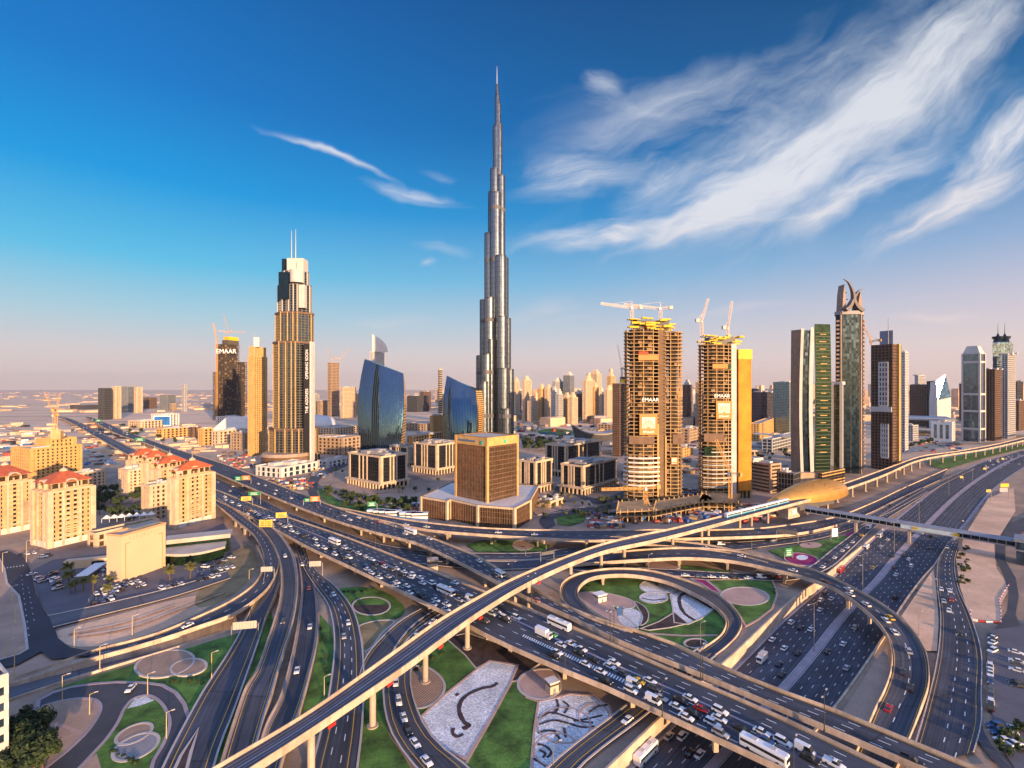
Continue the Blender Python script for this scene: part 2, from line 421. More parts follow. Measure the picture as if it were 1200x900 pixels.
# ---- ground with its cuttings -------------------------------------------------------------
def szz(v):
    return -5.0 if v >= 700 else (-5.0 * (v - 632) / 68.0 if v > 632 else 0.0)
SZL = [(640, 995), (690, 945), (735, 900), (785, 850), (862, 780), (905, 737), (940, 706), (960, 690), (985, 665), (1012, 640), (1045, 612), (1075, 588), (1110, 563), (1145, 543.5), (1172, 535.5), (1200, 527), (1230, 519)]
SZR_ = [(850, 995), (900, 940), (950, 882), (985, 838), (1038, 757), (1055, 726), (1080, 688), (1095, 668), (1106, 650), (1124, 625), (1137, 609), (1147, 595), (1162, 577), (1187, 557), (1215, 540), (1245, 524), (1275, 513)]
szl = catmull([G(u, v, szz(v)) for u, v in SZL], 6)
szr = catmull([G(u, v, szz(v)) for u, v in SZR_], 6)
KT_U = [(10, 805), (60, 789), (117, 771), (160, 759.5), (197, 749), (240, 735), (273, 724.5)]
KT_L = [(11, 822), (60, 805), (117, 787), (160, 774), (200, 762), (245, 747.5), (278, 737)]
ku = [G(u, v) for u, v in KT_U]; kl = [G(u, v) for u, v in KT_L]
ku[0] += (ku[0] - ku[1]) * 3; kl[0] += (kl[0] - kl[1]) * 3
hole1 = [p for p in szl if p.z < -.05] ; hole1b = [p for p in szr if p.z < -.05]
h1 = [(p.x, p.y) for p in hole1] + [(p.x, p.y) for p in reversed(hole1b)]
h2 = [(p.x, p.y) for p in kl] + [(p.x, p.y) for p in reversed(ku)]
BIG = 30000
outer = [(-BIG, -6000), (BIG, -6000), (BIG, BIG), (-BIG, BIG)]
loops = [[Vector((x, y, 0)) for x, y in l] for l in (outer, h1, h2)]
tri = tessellate_polygon(loops)
flat = [tuple(p) for l in loops for p in l]
gm = bpy.data.meshes.new('ground'); gm.from_pydata(flat, [], [tuple(t) for t in tri])
bm = bmesh.new(); bm.from_mesh(gm)
for f_ in bm.faces:
    if f_.normal.z < 0: f_.normal_flip()
bm.to_mesh(gm); bm.free()
gmat = bpy.data.materials.new('city_ground'); gmat.use_nodes = True
t = NT(gmat.node_tree); p = t.n['Principled BSDF']; p.inputs['Roughness'].default_value = .95; p.inputs['Specular IOR Level'].default_value = .2
geo = t.new('ShaderNodeNewGeometry'); pos = geo.outputs['Position']
sx = t.new('ShaderNodeSeparateXYZ'); t.l.new(pos, sx.inputs[0])
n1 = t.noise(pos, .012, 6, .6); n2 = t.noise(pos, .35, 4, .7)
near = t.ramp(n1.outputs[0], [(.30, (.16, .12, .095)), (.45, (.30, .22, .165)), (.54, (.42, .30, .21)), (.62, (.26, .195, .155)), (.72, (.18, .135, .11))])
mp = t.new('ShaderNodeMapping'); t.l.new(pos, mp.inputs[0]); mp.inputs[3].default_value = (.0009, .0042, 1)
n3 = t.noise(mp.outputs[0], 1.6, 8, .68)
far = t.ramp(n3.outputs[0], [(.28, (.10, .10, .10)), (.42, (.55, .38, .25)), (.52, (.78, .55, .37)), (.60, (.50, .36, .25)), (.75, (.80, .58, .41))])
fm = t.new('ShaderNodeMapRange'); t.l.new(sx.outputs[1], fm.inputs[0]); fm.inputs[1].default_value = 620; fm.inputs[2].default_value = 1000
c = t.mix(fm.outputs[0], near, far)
g2 = t.math('MULTIPLY_ADD', n2.outputs[0], .6, .7)
cv = t.new('ShaderNodeCombineColor'); [t.l.new(g2, cv.inputs[i]) for i in range(3)]
t.l.new(t.mix(1.0, c, cv.outputs[0], 'MULTIPLY'), p.inputs['Base Color'])
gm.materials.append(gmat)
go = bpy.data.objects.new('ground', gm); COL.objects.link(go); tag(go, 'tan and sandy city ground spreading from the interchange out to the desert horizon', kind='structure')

LAYER = [0.0]
def region(name, label, pxs, m, z=None, base=0.0, smooth=True, kerb=None, kw=.9, kind='structure', world=False):
    """a flat patch of ground traced at its own height"""
    if z is None:
        LAYER[0] += .012; z = .02 + LAYER[0]
    pts = [Vector(p) if world else G(p[0], p[1], base) for p in pxs]
    if smooth: pts = catmull(pts, 5, True)
    a = sum(pts[i - 1].x * pts[i].y - pts[i].x * pts[i - 1].y for i in range(len(pts)))
    if a < 0: pts.reverse()
    b = MB(); n = len(pts)
    b.v = [(p.x, p.y, base + z) for p in pts]
    for tr in tessellate_polygon([[Vector((p.x, p.y, 0)) for p in pts]]): b.f.append(tuple(tr)); b.m.append(0)
    ms = [m]
    if kerb:
        ms.append(kerb)
        poly = [(p.x, p.y) for p in pts]
        inn = offset(poly, -kw / 2); ou = offset(poly, kw / 2)
        for i in range(n):
            j = (i + 1) % n
            zt = base + z + .10
            b.quad((*inn[i], zt), (*ou[i], zt), (*ou[j], zt), (*inn[j], zt), m=1)
            b.quad((*ou[i], zt), (*ou[i], base - .02), (*ou[j], base - .02), (*ou[j], zt), m=1)
            b.quad((*inn[i], zt), (*inn[i], base), (*inn[j], base), (*inn[j], zt), m=1)
    me = b.mesh(name, ms)
    o = bpy.data.objects.new(name, me); COL.objects.link(o)
    return tag(o, label, kind=kind)

ROADS = {}
def strip_pts(L, R, o0, o1, fr=True):
    """two polylines across the ribbon at offsets (fractions of width from L, or metres from either edge)"""
    a = []; b = []
    for l, r in zip(L, R):
        d = r - l; w_ = d.length
        f0 = o0 if fr else (o0 / w_ if o0 >= 0 else 1 + o0 / w_); f1 = o1 if fr else (o1 / w_ if o1 >= 0 else 1 + o1 / w_)
        a.append(l + d * f0); b.append(l + d * f1)
    return a, b
def lay(b, A, B, dz, m, uv=False):
    n = len(b.v); k = len(A)
    up = Vector((0, 0, dz))
    b.v += [tuple(p + up) for p in A] + [tuple(p + up) for p in B]
    t_ = 0.0
    for i in range(k - 1):
        if uv:
            w0, w1 = (B[i] - A[i]).length, (B[i + 1] - A[i + 1]).length; dl = (A[i + 1] - A[i] + B[i + 1] - B[i]).length / 2
            b.uv[len(b.f)] = [(0, t_), (w0, t_), (w1, t_ + dl), (0, t_ + dl)]; t_ += dl
        b.f.append((n + i, n + k + i, n + k + i + 1, n + i + 1)); b.m.append(m)
def dashes(b, C, wd, on, offl, m, dz, t0=0):
    L = [0.0]
    for p_, q_ in zip(C, C[1:]): L.append(L[-1] + (q_ - p_).length)
    def at(t):
        k = 0
        lo, hi = 0, len(L) - 1
        while hi - lo > 1:
            mid = (lo + hi) // 2
            if L[mid] <= t: lo = mid
            else: hi = mid
        q = (t - L[lo]) / max(1e-6, L[hi] - L[lo])
        return C[lo].lerp(C[hi], q), (C[hi] - C[lo]).normalized()
    t_ = t0
    while t_ + on < L[-1]:
        (p0, d0), (p1, d1) = at(t_), at(t_ + on)
        s0 = Vector((d0.y, -d0.x, 0)) * wd / 2; s1 = Vector((d1.y, -d1.x, 0)) * wd / 2; up = Vector((0, 0, dz))
        b.quad(p0 - s0 + up, p0 + s0 + up, p1 + s1 + up, p1 - s1 + up, m=m)
        t_ += on + offl
def road(name, label, far, near, z=0.0, raised=False, cat=None, lanes=(), yel=(), white=(), bands=(), n=None, par=(1, 1), kerbs=True,
         pier_px=(), pier_auto=0, lift=None, asph=None, dash=(3.0, 6.0), group=None, cols=2, prr=.9, key=None, trough=False, skirt=False, parh=1.0, roll=0, dw=.26):
    P = [[G(q[0], q[1], q[2] if len(q) > 2 else (z(q[1]) if callable(z) else z)) for q in e] for e in (far, near)]
    lf = catmull(P[0], 10); ln = catmull(P[1], 10)
    tot = sum((a - b).length for a, b in zip(ln, ln[1:]))
    n = n or max(12, min(160, int(tot / 7)))
    L, R = resample(lf, n), resample(ln, n)
    if lift is None:
        LAYER[0] += .012; lift = .03 + LAYER[0]
    if raised: lift = roll
    for q in L + R: q.z += lift
    ROADS[key or name] = (L, R)
    asph = asph or ASPH
    mats = [asph, YELP, WHITEP, SHOULD, KERB]
    b = MB()
    lay(b, L, R, 0, 0, True)
    if cat: root = thing(name, label, cat, tuple((L[n // 2] + R[n // 2]) / 2), group=group)
    for (o0, o1) in bands:
        A, B = strip_pts(L, R, o0, o1); lay(b, A, B, .03, 3)
    for o in yel:
        A, B = strip_pts(L, R, o, o + (.28 if o >= 0 else -.28), False); lay(b, A, B, .035, 1)
    for o in white:
        A, B = strip_pts(L, R, o, o + .004); lay(b, A, B, .035, 2)
    for i, f in enumerate(lanes):
        A, _ = strip_pts(L, R, f, f); dashes(b, A, dw, dash[0], dash[1], 2, .035, i * 1.7)
    if not cat and kerbs:
        for A0, s in ((L, 1), (R, -1)):
            rr = []
            for l, r, a0 in zip(L, R, A0):
                u_ = (r - l).normalized() * s
                rr.append([a0 - u_ * .7 + Vector((0, 0, -.05)), a0 - u_ * .7 + Vector((0, 0, .13)), a0 + Vector((0, 0, .13)), a0 + Vector((0, 0, -.05))])
            b.sweep(rr, 4)
    if not cat:
        o = b.build(name, mats); tag(o, label, kind='structure'); return o
    b.build('carriageway', mats, root, world=True)
    # box girder
    g = MB(); rr = []
    for l, r in zip(L, R):
        u_ = (r - l); w_ = u_.length; u_ = u_ / w_; k = Vector((0, 0, 1))
        dp = 1.9 if not skirt else max(.3, min(1.9, l.z - .0))
        rr.append([l - k * .06, r - k * .06, r - k * .55, r - u_ * (w_ * .16) - k * .75, r - u_ * (w_ * .2) - k * dp, l + u_ * (w_ * .2) - k * dp, l + u_ * (w_ * .16) - k * .75, l - k * .55])
    g.sweep(rr, 0)
    g.build('deck_girder', CONC, root, world=True)
    pm = MB()
    for A0, s, on in ((L, 1, par[0]), (R, -1, par[1])):
        if not on: continue
        rr = []
        for l, r, a0 in zip(L, R, A0):
            u_ = (r - l).normalized() * s; k = Vector((0, 0, 1))
            rr.append([a0 + u_ * .5 + k * .0, a0 + u_ * .32 + k * parh, a0 + u_ * .02 + k * parh, a0 - u_ * .08 - k * prr, a0 - u_ * .0 - k * (prr + .05), a0 + u_ * .3 - k * .08])
        pb = MB(); pb.sweep(rr, 0); pb.build('parapet', PARA, root, world=True)
    st = []
    C = [(l + r) / 2 for l, r in zip(L, R)]
    for q in pier_px:
        tgt = G(q[0], q[1])
        st.append(min(range(n), key=lambda i: (C[i].x - tgt.x) ** 2 + (C[i].y - tgt.y) ** 2))
    if pier_auto:
        acc = 0
        for i in range(1, n):
            acc += (C[i] - C[i - 1]).length
            if acc >= pier_auto: st.append(i); acc = 0
    for i in st:
        if C[i].z < 3.2: continue
        pier(root, L[i], R[i], cols)
    return root
def pier(root, l, r, cols):
    u_ = r - l; w_ = u_.length; u_ = u_ / w_; yaw = math.atan2(u_.y, u_.x); c = (l + r) / 2; top = c.z - 1.85
    b = MB()
    if cols == 1:
        b.tube((c.x, c.y, -.2), (c.x, c.y, .5), 1.9, 1.9, 14)
        b.tube((c.x, c.y, .4), (c.x, c.y, top - 1.6), 1.05, 1.05, 14)
        b.frustum(ell(c.x, c.y, 1.05, 1.05, 14), top - 1.7, [(c.x + u_.x * a * 2.6 - u_.y * bb * 1.1, c.y + u_.y * a * 2.6 + u_.x * bb * 1.1) for a, bb in ell(0, 0, 1, 1, 14)], top + .35)
    else:
        for k in range(cols):
            f = (k + .5) / cols * .62 + .19; q = l.lerp(r, f)
            b.box((q.x, q.y, (top - .9) / 2 - .1), (1.5, 1.2, top - .7), yaw)
        b.box((c.x, c.y, top - .45), (w_ * .62, 1.7, .95), yaw)
    b.build('pier', CONC, root, world=True)
# ---- ground patches in and around the interchange -------------------------------------------
BEDGREY = rows('striped_gravel_bed', (.20, .20, .22), (.42, .38, .36), 1.2, 3.0)
region('desert_plot', 'bare sand plot between the frontage street and the ramp at left', [(66, 740), (110, 728), (200, 704), (262, 690), (282, 676), (284, 682), (240, 714), (180, 741), (130, 755), (85, 757)], SAND)
region('sand_strip', 'thin sand strip below the junction at left', [(-10, 792), (20, 782), (50, 764), (64, 774), (104, 771), (60, 786), (10, 801), (-10, 806)], PAVE, smooth=False)
region('car_park', 'grey asphalt car park round the blank walled block', [(38, 668), (62, 656), (112, 650), (196, 640), (262, 613), (282, 640), (272, 668), (200, 694), (110, 716), (62, 726), (46, 706)], LOT, smooth=False)
region('verge', 'dry grass verge beside the curved ramp at left', [(250, 668), (290, 638), (302, 660), (290, 682), (262, 704), (232, 712)], LAWN2)
region('lawn', 'dark lawn between the sunken ramp and the loop road at left', [(60, 809), (117, 790), (200, 766), (258, 748), (280, 742), (290, 748), (262, 780), (236, 820), (220, 845), (214, 822), (196, 808), (165, 800), (110, 799), (65, 808)], LAWN, smooth=False)
region('lawn', 'green lawn strip between the two ground ramps at left', [(300, 735), (318, 716), (322, 740), (300, 790), (276, 845), (262, 880), (252, 905), (262, 860), (292, 790), (304, 752)], LAWN, smooth=False)
region('lawn', 'lawn between the ramps and the wide ground road', [(375, 720), (388, 735), (392, 760), (388, 805), (378, 860), (345, 870), (355, 830), (366, 790), (374, 750)], LAWN, smooth=False)
region('lawn', 'lawn below the elevated railway beside its round pier', [(425, 820), (440, 795), (452, 800), (448, 830), (456, 862), (475, 890), (490, 915), (418, 915), (424, 870)], LAWN, smooth=False)
region('lawn', 'lawn with a round bed beneath the main viaduct', [(398, 690), (440, 690), (474, 712), (468, 724), (440, 730), (418, 733), (408, 712)], LAWN)
region('round_bed', 'round planted bed split into green and dark halves', ell(435, 710.5, 22, 10.5, 20), DIRT, kerb=KERB)
region('lawn', 'green half of the round bed under the main viaduct', [(414, 709), (420, 703), (435, 700.5), (450, 703), (456, 709)], LAWN, smooth=False)
region('dry_bed', 'dry planted wedge where two ground roads meet', [(421, 734), (440, 728), (462, 728), (448, 742), (434, 760), (427, 764), (424, 750)], LAWN2, kerb=KERB)
region('lawn', 'bright lawn right of the curving queue road', [(478, 800), (484, 780), (505, 762), (532, 746), (548, 760), (562, 778), (548, 795), (520, 818), (496, 842), (486, 830)], LAWN, smooth=False)
region('planting_bed', 'dark planted bed under the main viaduct', [(522, 748), (548, 742), (600, 760), (632, 778), (606, 798), (598, 800), (606, 781), (574, 775), (558, 784), (545, 768)], DIRT, smooth=False, kerb=KERB, kw=.6)
region('tan_bed', 'striped tan bed at the foot of a railway pier', [(480, 783), (495, 781), (510, 788), (521, 803), (516, 818), (502, 828), (487, 830), (479, 812)], BEDROW, kerb=KERB)
region('gravel_bed', 'large white gravel bed with a dark serpent motif', [(574, 775), (607, 780), (597, 803), (575, 842), (546, 890), (519, 879), (504, 861), (493, 841), (521, 815), (560, 784)], GRAV, smooth=False, kerb=SANDP, kw=.9)
region('lawn', 'clean lawn panel between the two white gravel beds', [(600, 799), (609, 799), (617, 818), (631, 823), (626, 858), (622, 940), (525, 940), (548, 892), (576, 843)], LAWN, smooth=False, kerb=SANDP, kw=.7)
region('gravel_bed', 'white gravel bed with dark wave motif beside the slip road', [(631, 823), (650, 819), (668, 814), (695, 816), (714, 828), (718, 841), (680, 870), (648, 899), (622, 930), (622, 905), (626, 858)], GRAV, smooth=False, kerb=SANDP, kw=.8)
region('round_plaza', 'round pink paved circle with a kiosk under the main viaduct', [(607, 803), (612, 792), (628, 785.5), (648, 786), (656, 797), (654, 812), (640, 820), (622, 818), (611, 812)], SANDP, kerb=KERB)
def stroke(name, label, pxs, wd, m, parent=None):
    LAYER[0] += .006; z = .05 + LAYER[0]
    C = catmull([G(u, v) for u, v in pxs], 6)
    A = []; B = []
    for i, p_ in enumerate(C):
        d = (C[min(i + 1, len(C) - 1)] - C[max(i - 1, 0)]).normalized(); s = Vector((d.y, -d.x, 0)); k = wd / 2 * (.75 + .35 * mnoise.noise(p_ * .9))
        A.append(p_ + s * k); B.append(p_ - s * k)
    b = MB(); lay(b, A, B, z, 0); o = b.build(name, m); tag(o, label, kind='structure'); return o
stroke('bed_motif', 'dark serpent curve planted in the white gravel', [(583, 801), (577, 805), (566, 807), (552, 812.5), (542, 820), (538, 830), (540, 840), (545, 848), (550, 851), (542, 855)], 2.0, DIRT)
stroke('bed_motif', 'dark hook closing the serpent in the white gravel', [(543, 861), (536, 864), (531, 861), (531, 854)], 1.6, DIRT)
stroke('bed_motif', 'two dark dots in the white gravel', [(534, 814), (537, 815.5)], 2.0, DIRT)
for i, q in enumerate([[(631, 843), (645, 836), (662, 840), (680, 846), (695, 848)], [(632, 850), (648, 845), (664, 848), (682, 853), (697, 852)], [(672, 846), (690, 843), (706, 839)], [(630, 860), (642, 857), (652, 858)],
                       [(652, 820), (654, 830), (648, 838)], [(660, 823), (666, 828), (661, 837)], [(630, 873), (640, 876), (646, 883), (641, 889)], [(632, 880), (639, 884), (636, 889)], [(661, 854), (663, 865)], [(625, 890), (632, 894), (640, 899)], [(690, 836), (700, 829), (712, 827)], [(652, 862), (656, 868), (650, 872)]]):
    stroke('bed_motif', 'dark wave lines planted in the white gravel bed', q, 1.1, DIRT)
for q, n_ in ((ell(661, 851, 31, 21, 24), 0), (ell(652, 880, 26, 20, 24), 1), (ell(696, 840, 18, 14, 20), 2)):
    stroke('bed_path', 'pink ring path laid over the white gravel bed', q + q[:1], .7, SANDP)
# bottom left loop
region('loop_road_surface', 'dark asphalt of the small loop road at bottom left', [(45, 822), (62, 813), (83, 806.5), (110, 802.5), (135, 800.5), (167, 801), (190, 804), (206, 813), (216, 826), (221, 842), (218, 856), (205, 885), (196, 930), (30, 930), (40, 860)], ASPH2, smooth=False, kerb=SHOULD, kw=1.2)
region('sand_island', 'bare sand island inside the loop road with a tree clump', [(52, 828), (75, 822), (100, 819.5), (113, 822), (118, 830), (114, 842), (101, 860), (78, 882), (52, 903), (35, 930), (-20, 930), (10, 860), (30, 838)], PAVE, kerb=SHOULD, kw=1.0)
region('island_path', 'pale curved path across the sand island', [(54, 849), (70, 849), (88, 855), (101, 862), (97, 866), (84, 859), (70, 853), (54, 853)], SANDP)
region('grass_island', 'grass island inside the loop road', [(147, 830), (158, 819), (171, 816), (183, 820), (195, 834), (199, 850), (192, 872), (180, 893), (168, 925), (70, 930), (100, 894), (124, 868), (138, 848)], LAWN, kerb=SHOULD, kw=1.0)
region('gravel_corner', 'pale gravel tip of the grass island', [(149, 832), (158, 820), (171, 817), (181, 822), (165, 828)], GRAV, smooth=False)
region('sand_corner', 'bare soil corner of the grass island', [(113, 884), (118, 900), (120, 930), (78, 930), (92, 902)], PAVE, smooth=False)
region('oval_bed', 'brown oval bed in the grass island', ell(157, 861.5, 23, 9.5, 20, -.42), BEDROW, kerb=KERB)
region('oval_bed', 'striped gravel oval bed in the grass island', ell(159, 877, 29, 13, 20, -.42), BEDGREY, kerb=KERB)
region('oval_bed', 'large tan oval bed in the lawn by the sunken ramp', ell(193, 779, 35, 15, 22, -.18), BEDROW, kerb=KERB)
region('oval_bed', 'small tan oval bed overlapping the large oval', ell(221, 783, 21, 9.5, 20, -.15), BEDROW, kerb=KERB)
# inside the right hand loop
region('loop_lawn', 'lawn filling the inside of the loop ramp', [(680, 694), (684, 686), (703, 677), (740, 675.5), (780, 683), (815, 698), (838, 712), (850, 727), (848, 740), (832, 755), (815, 768), (780, 752), (735, 735), (700, 718), (683, 706)], LAWN, smooth=False)
region('loop_plaza', 'tan paved plaza inside the loop ramp', [(680, 696), (700, 695), (720, 698), (741, 705), (744, 711), (738, 714), (716, 711), (730, 722), (748, 738), (733, 735), (705, 722), (687, 709)], SANDP, kerb=KERB, kw=.6)
region('gravel_oval', 'white gravel oval on the tan plaza', ell(739, 725, 15, 11, 18, .25), GRAV)
region('crescent_bed', 'dark crescent bed round the gravel oval', [(744, 706), (754, 711), (760, 721), (757, 731), (751, 734), (753, 724), (748, 714)], DIRT, kerb=KERB, kw=.5)
for q in ([(750, 687), (757, 682), (767, 686), (781, 697), (768, 697), (753, 693)], [(772, 685), (788, 683), (797, 687), (791, 696), (780, 695)], ell(766, 701.5, 16.5, 6.5, 18)):
    region('gravel_petal', 'white gravel petal with a pale edge inside the loop', q, GRAV, kerb=KERB, kw=.6)
stroke('bed_motif', 'dark curve in the gravel petals', [(752, 702), (764, 704.5), (780, 703)], 1.5, DIRT)
stroke('bed_motif', 'dark rim beside the gravel petals', [(783, 697), (792, 696), (798, 688)], 1.2, DIRT)
region('gravel_shield', 'large white gravel shield inside the loop ramp', [(785, 698), (803, 688), (820, 697), (839, 713), (822, 726), (806, 733), (790, 731), (788, 712)], GRAV, smooth=False, kerb=KERB, kw=.6)
stroke('bed_motif', 'dark outline planted in the gravel shield', [(815, 729), (802, 720), (796, 706), (798, 699), (806, 696), (818, 704), (834, 714)], 2.4, DIRT)
region('dark_fan', 'dark planted fan at the tip of the gravel shield', [(751, 738), (772, 730), (790, 719), (806, 732), (784, 737), (760, 740)], DIRT, smooth=False, kerb=KERB, kw=.5)
region('round_bed', 'dark round bed on the lawn by the loop exit', ell(815, 755.5, 13, 5.5, 16), DIRT, kerb=KERB)
region('path', 'pale path across the lawn inside the loop', [(762, 743), (800, 745.5), (842, 745), (841, 747), (800, 747.5), (760, 745)], SANDP, smooth=False)
region('lawn', 'bright lawn right of the loop ramp with a tan oval', [(828, 681), (850, 680.5), (905, 681), (911, 697), (905, 715), (888, 728), (874, 735), (868, 725), (855, 707), (842, 692)], LAWN, smooth=False, kerb=SANDP, kw=1.0)
region('oval_bed', 'tan paved oval on the lawn right of the loop', ell(873, 700, 28, 10.5, 22, .06), SANDP, kerb=KERB)
region('flower_bed', 'magenta flower strip along the loop ramp', [(809, 679.5), (826, 680.5), (838, 690), (844, 697), (834, 693), (824, 686)], FLOW, smooth=False, kerb=KERB, kw=.5)
region('lawn', 'lawn triangle with the magenta flower bed and a billboard', [(900, 646), (932, 640), (960, 635), (990, 628.5), (1000, 627), (975, 644), (958, 658), (944, 664), (920, 656)], LAWN, smooth=False)
region('flower_bed', 'oval magenta flower bed with a white centre', ell(939, 656.5, 20, 7, 18, .12), FLOW, kerb=KERB, kw=.6)
region('flower_centre', 'white centre of the magenta flower bed', ell(940, 654.5, 7, 3, 14), WHITEP)
region('paved_oval', 'pale oval on the lawn triangle', ell(950, 640, 13, 3.5, 14), SANDP)
region('flower_bed', 'small magenta flower wedge at the lawn tip', [(990, 627.5), (1003, 622.5), (1001, 626), (993, 630)], FLOW, smooth=False)
region('lawn', 'lawn behind the curved flyover', [(798, 664), (830, 667), (860, 672), (850, 674), (820, 671), (800, 668)], LAWN, smooth=False)
region('lawn', 'lawn under the brown building viaduct', [(546, 640), (566, 634), (620, 634), (645, 640), (640, 647), (560, 648)], LAWN, smooth=False)
region('oval_bed', 'brown round bed between the ground roads', ell(613, 640, 12, 6, 16), PAVE, kerb=KERB, kw=.6)
region('oval_bed', 'tan oval bed behind the flyover', ell(777, 664, 20, 5, 18, .06), SANDP, kerb=KERB, kw=.6)
region('oval_bed', 'tan oval bed beneath the flyover', ell(870, 667, 16, 4, 18, .1), SANDP, kerb=KERB, kw=.6)
region('dirt_lot', 'bare dirt plot between the slip road and the right car park', [(1132, 626), (1158, 585), (1188, 572), (1190, 600), (1165, 640), (1168, 668), (1184, 690), (1172, 712), (1173, 730), (1138, 728), (1125, 690), (1120, 655)], SAND, smooth=False)
region('sand_wedge', 'sandy wedge between the highway and the slip road', [(1094, 668), (1097, 690), (1100, 730), (1098, 765), (1086, 765), (1075, 745), (1056, 724)], SAND, smooth=False)
region('sand_wedge', 'dusty wedge inside the curve of the flyover', [(1040, 758), (1043, 790), (1030, 825), (1018, 850), (986, 838), (1020, 785)], PAVE, smooth=False)
region('right_car_park', 'asphalt car park at the right edge', [(1158, 740), (1180, 732), (1260, 735), (1260, 940), (1190, 905), (1168, 870), (1160, 820), (1157, 775)], LOT, smooth=False)
region('local_road', 'winding local road at the right edge', [(1166, 655), (1167, 635), (1190, 612), (1240, 590), (1240, 605), (1198, 625), (1178, 642), (1178, 658), (1190, 678), (1194, 700), (1190, 722), (1196, 736), (1165, 740), (1180, 718), (1182, 695), (1176, 676)], ASPH2, smooth=False)
region('lawn', 'long green verge beside the elevated railway', [(1088, 541), (1110, 537), (1150, 530), (1200, 521), (1240, 513), (1240, 519), (1200, 526), (1170, 533), (1140, 541), (1110, 550), (1096, 549)], LAWN, smooth=False)
region('junction', 'wide street junction at the left edge', [(-60, 660), (8, 646), (28, 655), (35, 668), (42, 697), (50, 714), (62, 731), (68, 750), (82, 761), (106, 765), (106, 770), (60, 775), (48, 766), (20, 781), (-60, 800)], ASPH, smooth=False)
region('median_island', 'sandy median island with lamps in the street at left', [(-4, 648), (5, 668), (8, 685), (22, 700), (29, 735), (32, 763), (22, 769), (-6, 777)], PAVE, smooth=False, kerb=KERB)
# parking bay lines
b = MB()
# ---- roads --------------------------------------------------------------------------------
road('frontage_street', 'street along the front of the car park at left', [(56, 724), (110, 712.5), (200, 691), (266, 671)], [(62, 737), (110, 724.5), (200, 701.5), (270, 679)], kerbs=True, asph=ASPH2)
# sunken ramp
road('sunken_ramp', 'ramp sinking between two yellow lit walls at left', [(-60, 827, 0), (10, 805, -.2), (117, 771, -2.5), (197, 749, -4), (272, 725, -5)], [(-60, 845, 0), (11, 821.5, -.2), (117, 786, -2.5), (200, 761, -4), (277, 736, -5)], kerbs=False, lift=.05, asph=ASPH2)
SZA, SZB = [(u, v) for u, v in SZL], [(u, v) for u, v in SZR_]
road('highway', 'sunken twelve lane highway running under the viaducts to the upper right', [(u, v, szz(v)) for u, v in SZL], [(u, v, szz(v)) for u, v in SZR_], kerbs=False, n=220,
     lanes=(.085, .155, .225, .295, .365, .61, .68, .75, .82, .89), lift=.05, yel=(), bands=((0, .035), (.455, .525), (.965, 1)), white=(.036, .448, .532, .958), key='highway', dash=(2.4, 6.6), dw=.2)
road('collector_road', 'two lane collector road with a queue beside the highway', [(640, 661), (700, 664), (760, 668), (798, 670), (837, 672.5), (880, 674.5), (918, 675), (946, 668), (977, 645), (1010, 620), (1050, 594), (1090, 571), (1130, 552)],
     [(640, 668), (700, 671), (760, 675), (803, 677), (837, 678.5), (880, 681), (925, 681.5), (967, 669), (998, 643.5), (1022, 621), (1063, 594), (1102, 570), (1142, 550)], lanes=(.5,), key='collector')
road('service_road', 'ground road curving past the station front', [(505, 651), (560, 650), (620, 650), (683, 642), (740, 637), (800, 637), (853, 637.5), (927, 631.5), (967, 624), (1003, 612), (1040, 594), (1080, 572)],
     [(500, 660), (560, 658), (620, 657), (683, 649), (740, 644), (800, 644.5), (853, 646), (910, 640), (960, 632.5), (1005, 618), (1045, 600), (1087, 577)], lanes=(.5,), key='service')
road('middle_avenue', 'ground level avenue running between the two viaducts', [(105, 497), (150, 515), (200, 539), (250, 560), (300, 583), (340, 603), (400, 624.5), (450, 640.5), (500, 648)],
     [(92, 497), (135, 517), (190, 546), (245, 571), (300, 591), (330, 604), (398, 636), (450, 654), (505, 664)], lanes=(.2, .4, .6, .8), key='avenue', n=90)
road('lower_road', 'ground road leaving the avenue below the far viaduct', [(490, 653), (540, 657.5), (590, 660), (640, 657)], [(495, 662), (540, 667), (590, 669), (645, 666)], kerbs=True)
road('right_slip_road', 'slip road with yellow edge lines at the right', [(1112, 636), (1100, 660), (1099, 690), (1103, 725), (1100, 770), (1088, 825), (1072, 880), (1062, 910)],
     [(1126, 632), (1118, 660), (1123, 692), (1137, 725), (1149, 766), (1149, 815), (1149, 850), (1140, 885)], lanes=(.45, .72), yel=(1.6, -2.2), key='right_slip')
road('exit_lane', 'narrow exit lane at the lower right corner', [(1134, 846), (1142, 866), (1160, 890), (1180, 915)], [(1147, 827), (1152, 858), (1172, 890), (1196, 915)], kerbs=False)
road('wide_ground_road', 'wide ground road with dashed lanes passing under the railway', [(333, 610), (347, 640), (357, 668), (371, 690), (385, 710), (391, 732), (393, 760), (388, 810), (377, 863), (366, 905), (360, 935)],
     [(352, 612), (357, 640), (368, 668), (393, 690), (413, 717), (422, 750), (425, 785), (425, 815), (422, 865), (417, 905), (414, 935)], lanes=(.36, .62), yel=(2.2, -2.4), key='wide_ground')
road('under_link', 'two lane ground road joining from under the main viaduct', [(494, 716), (470, 730), (450, 748), (430, 772), (420, 800)], [(514, 722), (485, 743), (466, 765), (446, 790), (424, 822)], lanes=(), yel=(1.2, -1.6), key='under_link')
road('queue_link', 'curving ground road with a line of cars at the centre bottom', [(512, 716), (486, 734), (468, 755), (457, 775), (451, 800), (451, 825), (458, 857), (473, 883), (497, 912), (520, 938)],
     [(532, 720), (506, 738), (490, 758), (482, 780), (480, 803), (487, 833), (500, 860), (519, 881), (546, 902), (580, 935)], yel=(1.6, -1.9), key='queue_link')
